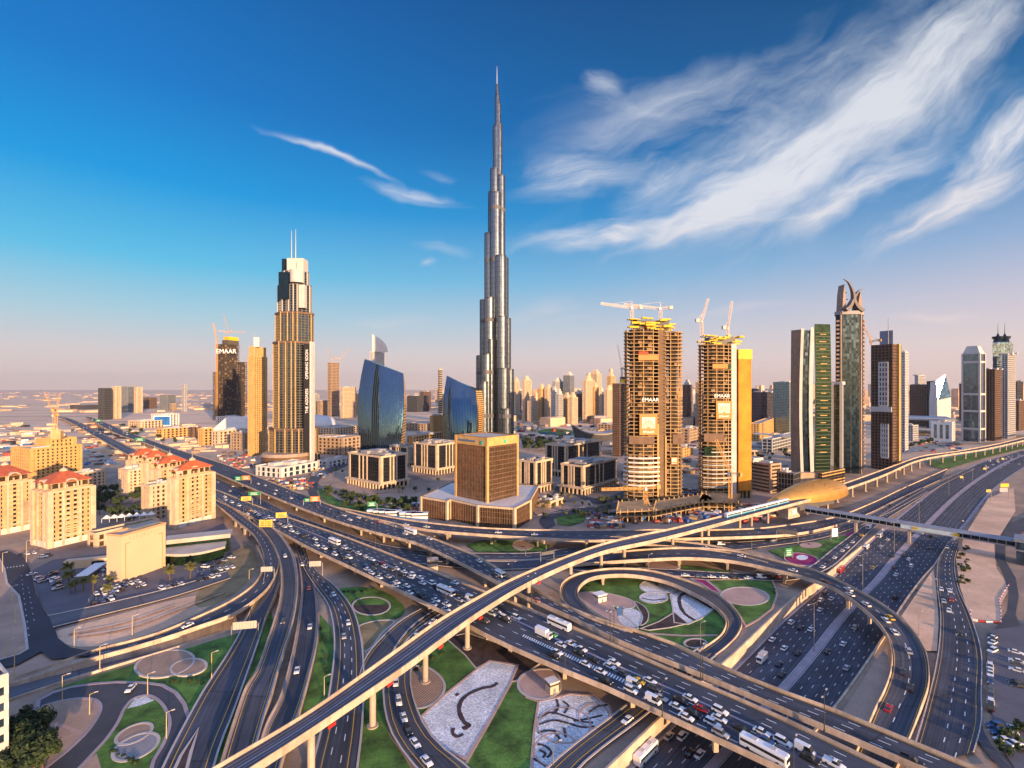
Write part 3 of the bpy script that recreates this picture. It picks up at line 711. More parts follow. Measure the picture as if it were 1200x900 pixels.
road('loop_exit', 'slip road leaving the loop beneath the main viaduct', [(817, 764), (780, 793), (745, 822), (717, 844), (680, 872), (648, 899), (618, 930)], [(838, 770), (800, 803), (768, 830), (741, 852), (706, 878), (678, 902), (650, 935)], yel=(1.5, -1.5), key='loop_exit')
road('approach_road', 'ground ramp with a chevron split at lower left', [(292, 716), (283, 742), (266, 772), (240, 812), (219, 850), (196, 895), (180, 932)], [(313, 718), (303, 750), (289, 790), (270, 843), (259, 870), (250, 898), (241, 932)], yel=(1.6, -1.8), key='approach')
LAYER[0] += .02
# trench walls
def wall_along(name, label, pts, zlo, zhi, th, cap=.35, m=None, cat='wall'):
    b = MB(); rr = []
    for i, p_ in enumerate(pts):
        d = (pts[min(i + 1, len(pts) - 1)] - pts[max(i - 1, 0)]); d.z = 0; d.normalize(); s = Vector((d.y, -d.x, 0)) * th / 2
        lo, hi = zlo(p_), zhi(p_)
        rr.append([Vector((p_.x, p_.y, lo)) - s, Vector((p_.x, p_.y, lo)) + s, Vector((p_.x, p_.y, hi)) + s, Vector((p_.x, p_.y, hi)) - s])
    b.sweep(rr, 0); o = b.build(name, m or PARA); return tag(o, label, cat)
wall_along('retaining_wall', 'long golden lit retaining wall on the left side of the highway', [q for q in szl if q.z < -.05], lambda q: q.z - .3, lambda q: 1.0, .7)
wall_along('retaining_wall', 'low tan retaining wall on the right side of the highway', [q for q in szr if q.z < -.05], lambda q: q.z - .3, lambda q: .75, .7)
wall_along('ramp_wall', 'upper yellow wall of the sunken ramp at left', ku, lambda q: -5.4, lambda q: 1.1, .7)
wall_along('ramp_wall', 'lower yellow wall of the sunken ramp at left', kl, lambda q: -5.4, lambda q: .9, .7)
wall_along('portal_wall', 'end wall of the sunken ramp at left', [ku[-1] + Vector((.4, .6, 0)), kl[-1] + Vector((.4, -.6, 0))], lambda q: -5.4, lambda q: 1.0, 1.0)
# ---- elevated roads --------------------------------------------------------------------------
N_FAR = [(74, 488.5), (85, 491.5), (159, 528), (210, 554), (248, 572), (330, 604), (400, 628), (460, 651), (573, 696), (640, 723), (720, 757), (820, 801), (900, 835), (1033, 898), (1140, 948)]
N_NEAR = [(66, 488.5), (77, 492.5), (150, 533.5), (200, 560), (248, 584), (317, 618), (363, 643), (400, 660.5), (447, 683), (523, 720), (579, 750), (660, 786), (720, 811), (777, 838), (908, 899), (1000, 942)]
road('main_viaduct', 'broad near viaduct carrying the traffic queue to the lower right', N_FAR, N_NEAR, 8.0, True, 'viaduct', lanes=(.14, .27, .52, .66, .86), yel=(.9, -1.0), white=(), bands=((.375, .415),),
     n=170, pier_px=[(575, 768), (660, 798), (755, 848), (496, 722), (451, 695), (414, 674), (591, 767), (383, 657), (361, 644), (333, 630), (292, 612), (262, 600), (232, 585), (205, 570), (178, 557), (150, 542), (125, 528), (105, 515), (880, 900)], cols=3, key='N')
F_NEAR = [(98, 488.5), (103, 490.5), (143, 511), (168, 518.5), (200, 531.5), (260, 557.5), (313, 580), (385, 608), (430, 622), (490, 638), (533, 657.5), (588, 686), (610, 698), (677, 728), (720, 750), (820, 791), (900, 825), (1000, 868), (1080, 902), (1180, 943)]
F_FAR = [(104, 488.5), (110, 490), (153, 507.5), (210, 527.5), (260, 543), (297, 557), (363, 583), (400, 597), (450, 613), (487, 624.5), (523, 637.5), (560, 653), (600, 677), (622, 688.5), (663, 711), (715, 731), (780, 751), (820, 770), (900, 805), (967, 829), (1100, 884), (1200, 925)]
road('far_viaduct', 'far viaduct sweeping down beside the main viaduct to the lower right', F_FAR, F_NEAR, 8.0, True, 'viaduct', lanes=(.25, .5, .75), yel=(.8, -.9), n=170,
     pier_px=[(422, 625), (457, 636), (492, 646), (534, 662), (573, 686), (617, 708), (385, 612), (345, 597), (313, 584), (280, 570), (245, 555), (215, 541), (185, 528), (160, 519), (140, 512)], cols=2, key='F')
road('connecting_viaduct', 'long viaduct with tan parapets crossing behind the railway', [(392, 594.5), (450, 605.5), (500, 613), (560, 619), (640, 622), (763, 621.5), (823, 622, 7), (887, 620, 5), (920, 616.5, 4), (977, 607, 2), (1020, 591, .6), (1060, 572, .2), (1110, 550, .1)],
     [(405, 600), (450, 611), (500, 621.5), (560, 627), (643, 632), (700, 634), (763, 633), (823, 631.5, 7), (887, 629.5, 5), (927, 627, 4), (970, 619, 2), (1015, 604, .6), (1050, 587, .2), (1102, 563, .1)], 8.0, True, 'viaduct', lanes=(.5,), n=120,
     pier_px=[(487, 626), (530, 632), (575, 637), (637, 639), (689, 642), (740, 641)], cols=2, skirt=True, key='C', roll=.03)
E_FAR = [(640, 657, .3), (680, 653, 3), (720, 648, 6), (762, 644.5, 7.2), (803, 643, 7.5), (860, 646.5, 7.5), (910, 658, 7.5), (953, 668.5, 7.5), (1000, 690, 7.5), (1038, 712, 6.8), (1067, 737, 5.6), (1083, 760, 4.6), (1089, 785, 3.6), (1088, 805, 2.8), (1080, 830, 1.8), (1067, 865, .7), (1050, 905, .3)]
E_NEAR = [(640, 666, .3), (680, 662, 3), (720, 659, 6), (762, 656.5, 7.2), (810, 655, 7.5), (860, 659, 7.5), (915, 670.5, 7.5), (942, 677.5, 7.5), (977, 690.5, 7.5), (1022, 724, 6.8), (1038, 744, 5.6), (1044, 762, 4.6), (1044, 785, 3.6), (1036, 810, 2.8), (1026, 830, 1.8), (1012, 862, .7), (995, 900, .3)]
road('curved_flyover', 'curved flyover swinging over the highway at the right', E_FAR, E_NEAR, 7.5, True, 'flyover', lanes=(.5,), yel=(1.0, -1.2), n=120, pier_px=[(795, 662), (852, 667), (923, 681), (997, 712), (1030, 730)], cols=2, skirt=True, key='E', roll=.02)
road('upper_flyover', 'short upper flyover joining the curved flyover from behind', [(715, 630), (775, 633.5), (827, 639), (870, 647.5), (905, 656)], [(712, 636), (770, 640), (827, 645), (862, 650.5), (900, 660.5)], 7.4, True, 'flyover', n=40, cols=2, key='E1', roll=-.03)
LP_FAR = [(740, 741.5, 8), (700, 729, 8), (672, 716, 8), (658, 703, 7.8), (656, 692, 7.4), (661, 682, 7), (677, 673.5, 6.6), (702, 668.5, 6.2), (727, 667, 5.8), (762, 669.5, 5.2), (800, 679.5, 4.0), (830, 691, 2.8), (855, 709, 1.6), (869, 727, .8), (866, 743, .4), (852, 759, .2), (838, 770, .1)]
LP_NEAR = [(755, 743.5, 8), (722, 733, 8), (700, 722, 8), (684, 708, 7.8), (677, 696, 7.4), (681, 686.5, 7), (692, 679, 6.6), (709, 675.5, 6.2), (740, 675, 5.8), (780, 682.5, 5.2), (813, 697, 4.0), (838, 712, 2.8), (850, 727, 1.6), (849, 738, .8), (843, 747, .4), (831, 756, .2), (817, 765, .1)]
road('loop_ramp', 'looping ramp curling round the lawn to ground level', LP_FAR, LP_NEAR, 8, True, 'ramp', yel=(1.0, -1.4), n=90, pier_px=[(705, 684), (665, 700)], cols=2, skirt=True, key='loop', roll=-.02)
HL_FAR = [(240, 580, 8), (278, 611.5, 8), (297, 627, 8), (306, 643, 8), (309, 658, 8), (306, 672, 7.4), (295, 688, 6.4), (267, 707, 4.4), (233, 723, 2.6), (187, 742, 1), (150, 753, .3), (117, 761, .1), (60, 781, .05), (5, 800, .05)]
HL_NEAR = [(255, 584, 8), (292, 610, 8), (312, 627, 8), (322, 643, 8), (327, 658, 8), (323, 674, 7.4), (309, 695, 6.4), (273, 720.5, 4.4), (233, 735, 2.6), (197, 747.5, 1), (157, 759.5, .3), (117, 770, .1), (63, 786.5, .05), (8, 803.5, .05)]
road('left_ramp', 'ramp peeling off the main viaduct and curving down to the left junction', HL_FAR, HL_NEAR, 8, True, 'ramp', yel=(1.2, -1.2), lanes=(.5,), n=90, pier_px=[(279, 618), (292, 628), (303, 645)], cols=2, skirt=True, key='H', roll=-.04, par=(1, 1), parh=.9)
road('descending_ramp', 'ramp dropping from the left ramp to the chevron split', [(300, 640, 7.8), (309, 660, 7.6), (309, 680, 6.4), (303, 697, 4), (293, 716, 1.5), (284, 740, .2)], [(322, 640, 7.8), (329, 660, 7.6), (329, 680, 6.4), (323, 700, 4), (314, 720, 1.5), (304, 748, .2)], 7, True, 'ramp', n=40, skirt=True, yel=(1.2, -1.2), key='L2', roll=-.06)
road('long_ramp', 'long elevated ramp with purple kerbs running down to the railway', [(296, 608, 8), (308, 622, 8), (320, 640, 8), (328, 665, 8), (328, 700, 7), (317, 740, 6), (313, 752, 6), (300, 787, 5), (288, 806, 5), (273, 848, 4), (258, 897, 4), (248, 940, 4)],
     [(310, 612, 8), (324, 622, 8), (343, 648, 8), (349, 677, 8), (347, 710, 7), (338, 750, 6), (336, 755, 6), (325, 791, 5), (320, 810, 5), (308, 850, 4), (296, 897, 4), (285, 940, 4)], 8, True, 'ramp', yel=(1.4, -1.6), bands=((0, .1), (.88, 1)), n=90, pier_px=[(335, 672), (335, 700)], cols=2, skirt=True, key='L3', roll=-.03)
road('parallel_ramp', 'second ramp merging with the long ramp before the railway', [(349, 655, .2), (353, 690, .3), (348, 733, 1), (340, 775, 2), (327, 820, 3.2), (311, 852, 4), (298, 897, 4), (288, 940, 4)],
     [(362, 665, .2), (371, 700, .3), (372, 750, 1), (363, 792, 2), (351, 836, 3.2), (341, 862, 4), (330, 897, 4), (320, 940, 4)], 2, True, 'ramp', yel=(1.5, -1.5), bands=((0, .14), (.88, 1)), n=70, skirt=True, key='L4', roll=0.02)
# railway viaduct
MF = [(205, 931), (260, 898), (360, 838), (460, 767), (515, 728), (560, 701.5), (600, 680), (660, 655), (710, 637.5), (760, 626), (783, 621.5), (843, 606.5), (903, 592), (945, 581.5)]
MN = [(240, 940), (300, 901), (360, 862), (480, 780), (520, 750), (560, 721), (610, 690), (660, 665.5), (710, 647), (760, 636), (803, 625.5), (853, 612), (907, 597.5), (950, 586)]
METRO_PIERS = [(349, 903), (437, 855), (493, 800), (549, 760), (606, 706), (658, 683), (694, 668), (729.5, 666), (766, 644), (800, 635), (822, 637.5), (851, 623), (871, 622), (892, 616)]
road('elevated_railway', 'elevated metro railway sweeping from the bottom left up to the station', MF, MN, 15.0, True, 'railway', n=120, pier_px=METRO_PIERS, cols=1, asph=RAIL, prr=1.1, parh=1.2, key='M', bands=((.17, .2), (.33, .36), (.62, .65), (.78, .81), (.45, .52)))
MF2 = [(958, 577.5), (1000, 563.5), (1050, 545.5), (1083, 534.5), (1117, 530), (1167, 521), (1200, 513), (1240, 503)]
MN2 = [(964, 582), (1000, 570.5), (1033, 558.5), (1075, 540.5), (1100, 535), (1150, 527.5), (1200, 516.5), (1240, 506.5)]
road('elevated_railway', 'pale elevated railway running from the station to the upper right', MF2, MN2, 12.5, True, 'railway', n=90, pier_auto=31, cols=1, asph=RAIL, prr=1.1, parh=1.2, key='M2')
# chevrons on the gores
def chevrons(a0, a1, b0, b1, z, nst, key, lift=.06):
    b = MB()
    for i in range(nst):
        t0, t1 = i / nst, (i + .5) / nst
        p0 = G(*a0, z).lerp(G(*a1, z), t0); p1 = G(*a0, z).lerp(G(*a1, z), t1); q0 = G(*b0, z).lerp(G(*b1, z), t0); q1 = G(*b0, z).lerp(G(*b1, z), t1)
        k = Vector((0, 0, lift)); b.quad(p0 + k, q0 + k, q1 + k, p1 + k)
    b.build('chevron_marking', WHITEP, label='white chevron bars painted in a road gore', kind='structure')
chevrons((270, 793), (241, 836), (268, 795), (252, 838), .3, 18, 'a', .12)
chevrons((614, 743.5), (741, 800), (612, 746), (738, 804), 8.0, 44, 'n')
wedge = region('planted_gore', 'dark planted wedge between the split lanes at lower left', [(233, 857), (224, 885), (214, 925), (196, 925), (212, 890)], DIRT, smooth=False, kerb=KERB)
LAYER[0] = .45
def paint_lines(name, label, segs, wd=.25, z=0.0, m=None):
    b = MB()
    for (u0, v0, u1, v1) in segs:
        p_, q_ = G(u0, v0, z), G(u1, v1, z); d = (q_ - p_).normalized(); s = Vector((d.y, -d.x, 0)) * wd / 2; k = Vector((0, 0, .5))
        b.quad(p_ - s + k, p_ + s + k, q_ + s + k, q_ - s + k)
# ---- buildings: materials ------------------------------------------------------------------
G_BLUE = glass('blue_curtain_glass', (.10, .17, .24), .08, .85)
G_DARK = glass('dark_window_glass', (.035, .04, .05), .12, .5)
G_BRONZE = glass('bronze_glass', (.22, .14, .075), .14, .75)
G_GREEN = glass('green_glass', (.018, .045, .024), .10, .6, vary=.2, wob=.006)
G_TEAL = glass('teal_glass', (.008, .024, .042), .10, .6, vary=.2, wob=.006)
G_SILVER = glass('silver_glass', (.42, .42, .44), .22, .85, vary=.2)
G_GOLD = glass('gold_tinted_glass', (.45, .28, .10), .16, .8)
CREAM = mat('cream_stone', (.52, .345, .165), .8, var=.1, scale=.1, cell=.12)
CREAM2 = mat('pale_cream_render', (.56, .43, .30), .8, var=.08, scale=.1, cell=.1)
BEIGE = mat('beige_cladding', (.38, .275, .19), .8, var=.1, scale=.1, cell=.12)
GOLDST = mat('golden_stone', (.55, .33, .12), .75, var=.08, scale=.1, cell=.1)
BROWN = mat('brown_cladding', (.15, .09, .06), .7, var=.12, scale=.1, cell=.15)
GREY = mat('grey_cladding', (.30, .29, .29), .7, var=.1, scale=.1)
LGREY = mat('light_grey_cladding', (.50, .48, .46), .7, var=.08, scale=.1)
DGREY = mat('dark_grey_cladding', (.10, .10, .11), .6, var=.1, scale=.1)
WHITEC = mat('white_cladding', (.66, .61, .56), .6, var=.06, scale=.1, cell=.06)
ROOFR = mat('red_roof_tiles', (.40, .095, .042), .85, var=.18, scale=.4, fine=.3)
ROOFG = mat('pale_flat_roof', (.46, .40, .34), .9, var=.15, scale=.08, fine=.2)
STEEL = mat('steel_fins', (.55, .53, .50), .35, metal=.8, var=.05)
RAWC = mat('raw_concrete', (.40, .265, .13), .9, var=.2, scale=.12, fine=.2)
YELF = mat('yellow_formwork', (.66, .44, .02), .6, var=.2, scale=.3)
NET = mat('orange_safety_netting', (.62, .23, .02), .8, var=.22, scale=.08, fine=.25)
CRANEY = mat('crane_paint', (.62, .34, .10), .6, var=.05)
CRANEW = mat('pale_crane_paint', (.62, .52, .44), .6, var=.05)
BLACKM = mat('black_panel', (.02, .02, .022), .35, var=0)
TXT = mat('white_lettering', (.85, .85, .85), .5, var=0, emit=(1, 1, 1, .05))  # letters glow faintly on their own though they are no lamps
PANEL = mat('orange_panel', (.55, .24, .07), .7, var=.05)

ST = dict(
    bronze=dict(fh=3.8, gl=G_BRONZE, bm=BROWN, bh=.9, bo=.12, fs=2.2, fw=.3, fo=.3, fm=BROWN),
    blue=dict(fh=3.9, gl=G_BLUE, bm=GREY, bh=.7, bo=.12, fs=3.4, fw=.25, fo=.25, fm=LGREY),
    teal=dict(fh=3.9, gl=G_TEAL, bm=DGREY, bh=.6, bo=.10, fs=4, fw=.25, fo=.2, fm=GREY),
    green=dict(fh=3.9, gl=G_GREEN, bm=G_GREEN, bh=.5, bo=.10, fs=5, fw=.2, fo=.18, fm=G_GREEN),
    dark=dict(fh=3.9, gl=G_DARK, bm=DGREY, bh=.9, bo=.15, fs=3, fw=.4, fo=.3, fm=DGREY),
    office=dict(fh=3.9, gl=G_DARK, bm=BLACKM, bh=.7, bo=.12, fs=3.6, fw=.3, fo=.25, fm=BLACKM),
    cream=dict(fh=3.5, gl=G_DARK, bm=CREAM, bh=1.7, bo=.35, fs=3.6, fw=1.9, fo=.45, fm=CREAM),
    cream2=dict(fh=3.6, gl=G_BRONZE, bm=CREAM2, bh=1.4, bo=.3, fs=5.2, fw=2.6, fo=.5, fm=CREAM2),
    gold=dict(fh=3.6, gl=G_DARK, bm=GOLDST, bh=1.7, bo=.3, fs=4.2, fw=2.4, fo=.45, fm=GOLDST),
    beige=dict(fh=4, gl=G_BRONZE, bm=BEIGE, bh=1.8, bo=.3, fs=4.5, fw=1.6, fo=.4, fm=BEIGE),
    brown=dict(fh=4, gl=G_DARK, bm=BROWN, bh=1.5, bo=.3, fs=4, fw=1.5, fo=.4, fm=BROWN),
    grey=dict(fh=3.9, gl=G_BLUE, bm=LGREY, bh=1.2, bo=.25, fs=4.2, fw=1.2, fo=.35, fm=LGREY),
    white=dict(fh=3.9, gl=G_BLUE, bm=WHITEC, bh=1.3, bo=.25, fs=4.6, fw=1.6, fo=.4, fm=WHITEC),
)
FOOT = []
def foot(uF, vF, uL, uR, yaw, z=0.0, dl=None, dr=None):
    P = G(uF, vF, z); th = math.radians(yaw)
    a, b = Vector((-math.cos(th), math.sin(th))), Vector((math.sin(th), math.cos(th)))
    def ext(dv, u):
        k = (u - 600) / F
        return (P.x - k * P.y) / (k * dv.y - dv.x)
    tl = dl if dl else ext(a, uL); tr = dr if dr else ext(b, uR)
    A, B = a * tl, b * tr
    return P, [(0, 0), (B.x, B.y), (A.x + B.x, A.y + B.y), (A.x, A.y)]
def storeys(root, poly, z0, z1, st, roof=ROOFG, parapet=1.2, fins=True, parts=True, pre=''):
    s = st; b = MB(); b.prism(poly, z0, z1, 0, 1)
    b.build('glazing', [s['gl'], roof], root)
    n = max(1, round((z1 - z0) / s['fh'])); fh = (z1 - z0) / n
    b = MB()
    for i in range(n + 1):
        za = z0 + i * fh - (s['bh'] / 2 if i else 0); zb = za + (s['bh'] if i else s['bh'] / 2)
        if i == n: zb = z1 + parapet
        b.ring(poly, -.3, s['bo'], za, zb)
    b.build('floor_bands', s['bm'], root)
    if fins and s['fw'] > 0:
        b = MB(); k = len(poly)
        for i in range(k):
            p0, p1 = Vector(poly[i]), Vector(poly[(i + 1) % k]); d = p1 - p0; L = d.length
            if L < 1: continue
            d /= L; nrm = Vector((d.y, -d.x)); m = max(1, round(L / s['fs']))
            for j in range(m + 1):
                w_ = s['fw']
                c = p0 + d * min(L - w_ / 2, max(w_ / 2, L * j / m)) + nrm * (s['fo'] / 2 - .1)
                b.box((c.x, c.y, (z0 + z1) / 2), (w_, s['fo'] + .2, z1 - z0 - .06), math.atan2(d.y, d.x))
        b.build('fins', s['fm'], root)
def rooftop(root, poly, z, seed, m=LGREY, k=4):
    r = random.Random(seed); c = Vector((sum(p[0] for p in poly) / len(poly), sum(p[1] for p in poly) / len(poly)))
    e = Vector(poly[1]) - Vector(poly[0]); yaw = math.atan2(e.y, e.x)
    b = MB(); w_ = min((Vector(p) - c).length for p in poly)
    for i in range(k):
        q = c + Vector((r.uniform(-.45, .45), r.uniform(-.45, .45))) * w_
        sx, sy, sz = w_ * r.uniform(.15, .45), w_ * r.uniform(.15, .4), r.uniform(1.5, 4.5)
        b.box((q.x, q.y, z + sz / 2 - .02 + .003 * i), (sx, sy, sz), yaw)
    b.build('roof_plant', m, root)
def bldg(name, label, cat, uF, vF, uL, uR, yaw, vT, style, z0=0.0, dl=None, dr=None, plant=True, group=None, roof=ROOFG, vTz=None, **kw):
    P, poly = foot(uF, vF, uL, uR, yaw, z0, dl, dr)
    zt = vTz if vTz is not None else zat(vT, P.y)
    r = thing(name, label, cat, (P.x, P.y, z0), group=group); FOOT.append((P.x + (poly[1][0] + poly[3][0]) / 2, P.y + (poly[1][1] + poly[3][1]) / 2, .62 * math.hypot(poly[1][0] - poly[3][0], poly[1][1] - poly[3][1])))
    st = dict(ST[style]); st.update(kw)
    storeys(r, poly, -.4 if z0 == 0 else 0.0, zt - z0, st, roof)
    if plant: rooftop(r, poly, zt - z0, hash((uF, vF)) % 999)
    r['h'] = zt - z0
    return r, poly, zt - z0

# ---- Residences, left -------------------------------------------------------------------------
def residence(label, uF, vF, uL, uR, yaw, vT, dr=None, dl=None):
    r, poly, h = bldg('residence_tower', label, 'apartment tower', uF, vF, uL, uR, yaw, vT, 'cream', dl=dl, dr=dr, plant=False, group='red roofed apartment towers at left', fh=3.3, fs=3.9, fw=2.1, bh=1.5)
    b = MB()
    for q in poly: b.box((q[0] * 1.0, q[1] * 1.0, h / 2), (3.2, 3.2, h - .4), math.radians(90 - yaw))
    for i in (0, 3):
        p0, p1 = Vector(poly[i]), Vector(poly[(i + 1) % 4]); d = p1 - p0; L = d.length; d /= L; n_ = Vector((d.y, -d.x))
        for f_ in (.3, .7): q = p0 + d * L * f_ + n_ * .35; b.box((q.x, q.y, h / 2), (1.5, 1.3, h - .8), math.atan2(d.y, d.x))
    b.build('corner_piers', CREAM2, r)
    b = MB(); b.ring(poly, -.2, .62, -.3, 4.2); b.build('stone_base', WHITEC, r)
    b = MB()                                                   # cornice and arcade
    b.ring(poly, -.2, 1.5, h - .3, h + .5); b.ring(poly, -.2, .9, h - 1.0, h - .3); b.ring(poly, -.2, .8, 6.2, 6.9)
    b.build('cornice', CREAM2, r)
    inn = offset(poly, -1.6)
    b = MB(); b.prism(inn, h, h + 5.6, 0); b.build('penthouse', G_BRONZE, r)
    b = MB(); k = len(inn)
    for i in range(k):
        p0, p1 = Vector(inn[i]), Vector(inn[(i + 1) % k]); d = p1 - p0; L = d.length; d /= L; m = max(2, int(L / 4))
        for j in range(m + 1):
            q = p0 + d * (L * j / m); b.box((q.x, q.y, h + 3.0), (.9, .9, 5.2), math.atan2(d.y, d.x))
    b.ring(inn, -.3, 1.2, h + 5.2, h + 6.0); b.ring(inn, -.2, .3, h + .5, h + 1.6)
    b.build('penthouse_columns', CREAM2, r)
    ov = offset(inn, 1.5); c = Vector((sum(p[0] for p in ov) / 4, sum(p[1] for p in ov) / 4))
    ov = offset(inn, 2.4); top = [tuple(c + (Vector(p) - c) * .12) for p in ov]
    b = MB(); b.frustum(ov, h + 5.6, top, h + 12.5); b.build('roof', ROOFR, r)
    b = MB(); b.tube((c.x, c.y, h + 12.2), (c.x, c.y, h + 13.4), 2.4, 2.1, 12); b.tube((c.x, c.y, h + 13.4), (c.x, c.y, h + 14.6), 2.3, .3, 12); b.tube((c.x, c.y, h + 14.4), (c.x, c.y, h + 17.5), .22, .08, 6)
    b.build('finial', CREAM2, r)
    for i in (0, 3):                                            # arched gables on the two seen faces
        p0, p1 = Vector(inn[i]), Vector(inn[(i + 1) % 4]); d = (p1 - p0); L = d.length; d /= L; n_ = Vector((d.y, -d.x)); m_ = (p0 + p1) / 2
        b = MB(); R = 3.3; rings = []
        for s in range(13):
            t_ = math.pi * s / 12; rr = []
            for rad, off in ((R, -.4), (R, 1.9), (R + .9, 1.9), (R + .9, -2.6)):
                q = m_ + d * (rad * math.cos(t_)) + n_ * off; rr.append(Vector((q.x, q.y, h + 3.6 + rad * math.sin(t_))))
            rings.append(rr)
        b.sweep(rings)
        for sgn in (-1, 1):
            q = m_ + d * (sgn * (R + .45)) + n_ * .7; b.box((q.x, q.y, h + 1.8), (.9, 2.4, 3.7), math.atan2(d.y, d.x))
        b.build('arched_gable', CREAM2, r)
        b = MB()
        pts = [m_ + d * (R * math.cos(math.pi * s / 10)) + n_ * .9 for s in range(11)]
        b.quad(*[(pts[s].x, pts[s].y, h + 3.6 + R * math.sin(math.pi * s / 10)) for s in range(11)])
        b.build('arched_window', G_BRONZE, r)
        nf = int(h / 3.3)
        for f_ in range(2, nf):
            for off in (-2.6, 2.6):
                b = MB(); q = m_ + d * off + n_ * 1.3
                b.box((q.x, q.y, f_ * h / nf + .5), (3.2, 1.6, .9), math.atan2(d.y, d.x)); b.build('balcony', CREAM2, r)
    return r
residence('red roofed cream tower standing nearest, just left of the blank block', 58, 643, 40, 108, 24, 577)
residence('red roofed cream tower cut by the left edge of the photo', -4, 628, -26, 37, 24, 568)
residence('red roofed cream tower right beside the elevated road', 206, 620, 200, 249, 20, 561)
residence('red roofed tower directly behind the tower beside the road', 186, 592, 178, 219, 20, 551)
residence('small dark red roofed tower squeezed between its neighbours', 172, 580, 166, 196, 20, 543)
residence('farthest red roofed tower beside the end of the viaduct', 157, 572, 150, 187, 20, 540)
rh, plh, hh_ = bldg('hotel_block', 'large golden stepped hotel block without a red roof at left', 'hotel', 36, 577, 13, 96, 22, 527, 'gold', group=None, fh=3.4, fs=4.2)
P, poly = foot(48, 574, 36, 84, 22)
ox, oy = P.x - rh.location.x, P.y + 6 - rh.location.y; rt = [(x + ox, y + oy) for x, y in poly]
storeys(rh, rt, hh_, hh_ + 8, dict(ST['gold'], fh=3.8)); gx, gy = ox + poly[1][0] * .35, oy + poly[1][1] * .35; b = MB(); b.box((gx, gy, hh_ + 13), (9, 6, 9), .3); b.build('roof_gable', CREAM, rh); b = MB(); b.tube((gx, gy, hh_ + 17), (gx, gy, hh_ + 22), 2.6, .2, 10); b.build('finial', CREAM, rh)
bldg('apartment_block', 'mid rise beige apartment block with pale flat roof behind the garden', 'apartments', 150, 582, 139, 177, 30, 552, 'cream2', fs=4, fw=2, fh=3.5)
bldg('apartment_block', 'beige apartment block with small arched windows beside the tree garden', 'apartments', 176, 610, 166, 206, 30, 570, 'cream2', fs=4, fw=2, fh=3.5)
bldg('apartment_block', 'low ornate beige block between the hotel and the garden', 'apartments', 92, 578, 82, 124, 25, 556, 'cream2', fs=4, fw=2, fh=3.5)
bldg('apartment_block', 'low grey block between the two nearest red roofed towers', 'apartments', 26, 622, 16, 42, 25, 590, 'beige', fs=4, fw=2, fh=3.5)
bldg('sports_podium', 'long low podium with green courts on its roof behind the blank block', 'podium', 112, 642, 107, 186, 24, 618, 'cream2', vTz=9, dl=9, fs=6, fw=2, fh=4.5, roof=mat('green_court', (.07, .13, .09), .9), plant=False)
r = thing('tent_canopy', 'row of white tent canopies on the podium roof', 'tent', G(125, 612, 9))
b = MB()
for i in range(7):
    cx, cy = i * 4.2, i * 1.9
    b.frustum([(cx - 2, cy - 2), (cx + 2, cy - 2), (cx + 2, cy + 2), (cx - 2, cy + 2)], 3.0, [(cx - .1, cy - .1), (cx + .1, cy - .1), (cx + .1, cy + .1), (cx - .1, cy + .1)], 5.4)
b.build('canopies', WHITE, r)
b = MB()
for i in range(8): b.tube((i * 4.2 - 2.1, i * 1.9 - 2, 0), (i * 4.2 - 2.1, i * 1.9 - 2, 3.1), .15)
b.build('poles', WHITE, r)
# blank walled block with its curved neighbour
P, poly = foot(142, 683, 136.5, 194, 15)
PINKST = mat('peach_render', (.62, .45, .29), .85, var=.05, scale=.06)  # one even peach base colour for the block and the shed
r = thing('blank_block', 'tall windowless peach block with a stepped frieze in the car park', 'building', P)
poly = [(0, 0), poly[1], (poly[1][0] - 3.5, poly[1][1] + 9), (-3.5, 9)]
a_ = Vector(poly[1]).normalized()
ft = [(a_.x * 0, a_.y * 0)]
L_ = Vector(poly[1]).length
def yawrect(o, sx, sy, yaw):
    c, s = math.cos(yaw), math.sin(yaw)
    return [(o[0] + x * c - y * s, o[1] + x * s + y * c) for x, y in ((0, 0), (sx, 0), (sx, sy), (0, sy))]
ya = math.atan2(a_.y, a_.x)
b = MB(); b.prism(yawrect((0, 0), L_, 11, ya), -.3, 26, 0, 1); b.build('walls', [PINKST, ROOFG], r)
b = MB(); b.ring(yawrect((0, 0), L_, 11, ya), -.6, .25, 26, 27.2)
n_ = Vector((a_.y, -a_.x))
for s in (0, 1):
    q0 = a_ * (2.2 if s == 0 else L_ - 2.2) + n_ * .18; b.box((q0.x, q0.y, 10.5), (.35, .4, 21), ya)
    q0 = a_ * (3.4 if s == 0 else L_ - 3.4) + n_ * .18; b.box((q0.x, q0.y, 21.4), (2.6, .4, .4), ya)
for i in range(9):
    q0 = a_ * (L_ * (.18 + .08 * i)) + n_ * .15; b.box((q0.x, q0.y, 24.4), (.5, .3, .5), ya + .78); b.box((q0.x, q0.y, 22.9 if i % 2 else 23.6), (.35, .26, .4), ya)
b.build('frieze', mat('peach_trim', (.50, .31, .18), .85, var=.05), r)
b = MB()
for i in range(9):
    q0 = a_ * (L_ * (.38 + .065 * i)) - n_ * 5; b.box((q0.x, q0.y, 27.0), (1.7, 5, 2.0), ya)
b.build('roof_plant', METAL, r)
r = thing('showroom', 'low building with a curved pale roof and green glass beside the peach block', 'showroom', G(192, 662))
def arcpoly(w_, d_, n=14): return [(0, 0)] + [(w_ * (1 - .0) * math.sin(math.pi / 2 * i / n) if False else w_ * i / n, d_ * .0 - 7 * math.sin(math.pi * i / n)) for i in range(1, n)] + [(w_, 0), (w_ * .98, d_), (0, d_)]
rot = .42
def rp(pl, a): return [(x * math.cos(a) - y * math.sin(a), x * math.sin(a) + y * math.cos(a)) for x, y in pl]
pl = rp(arcpoly(32, 12), rot)
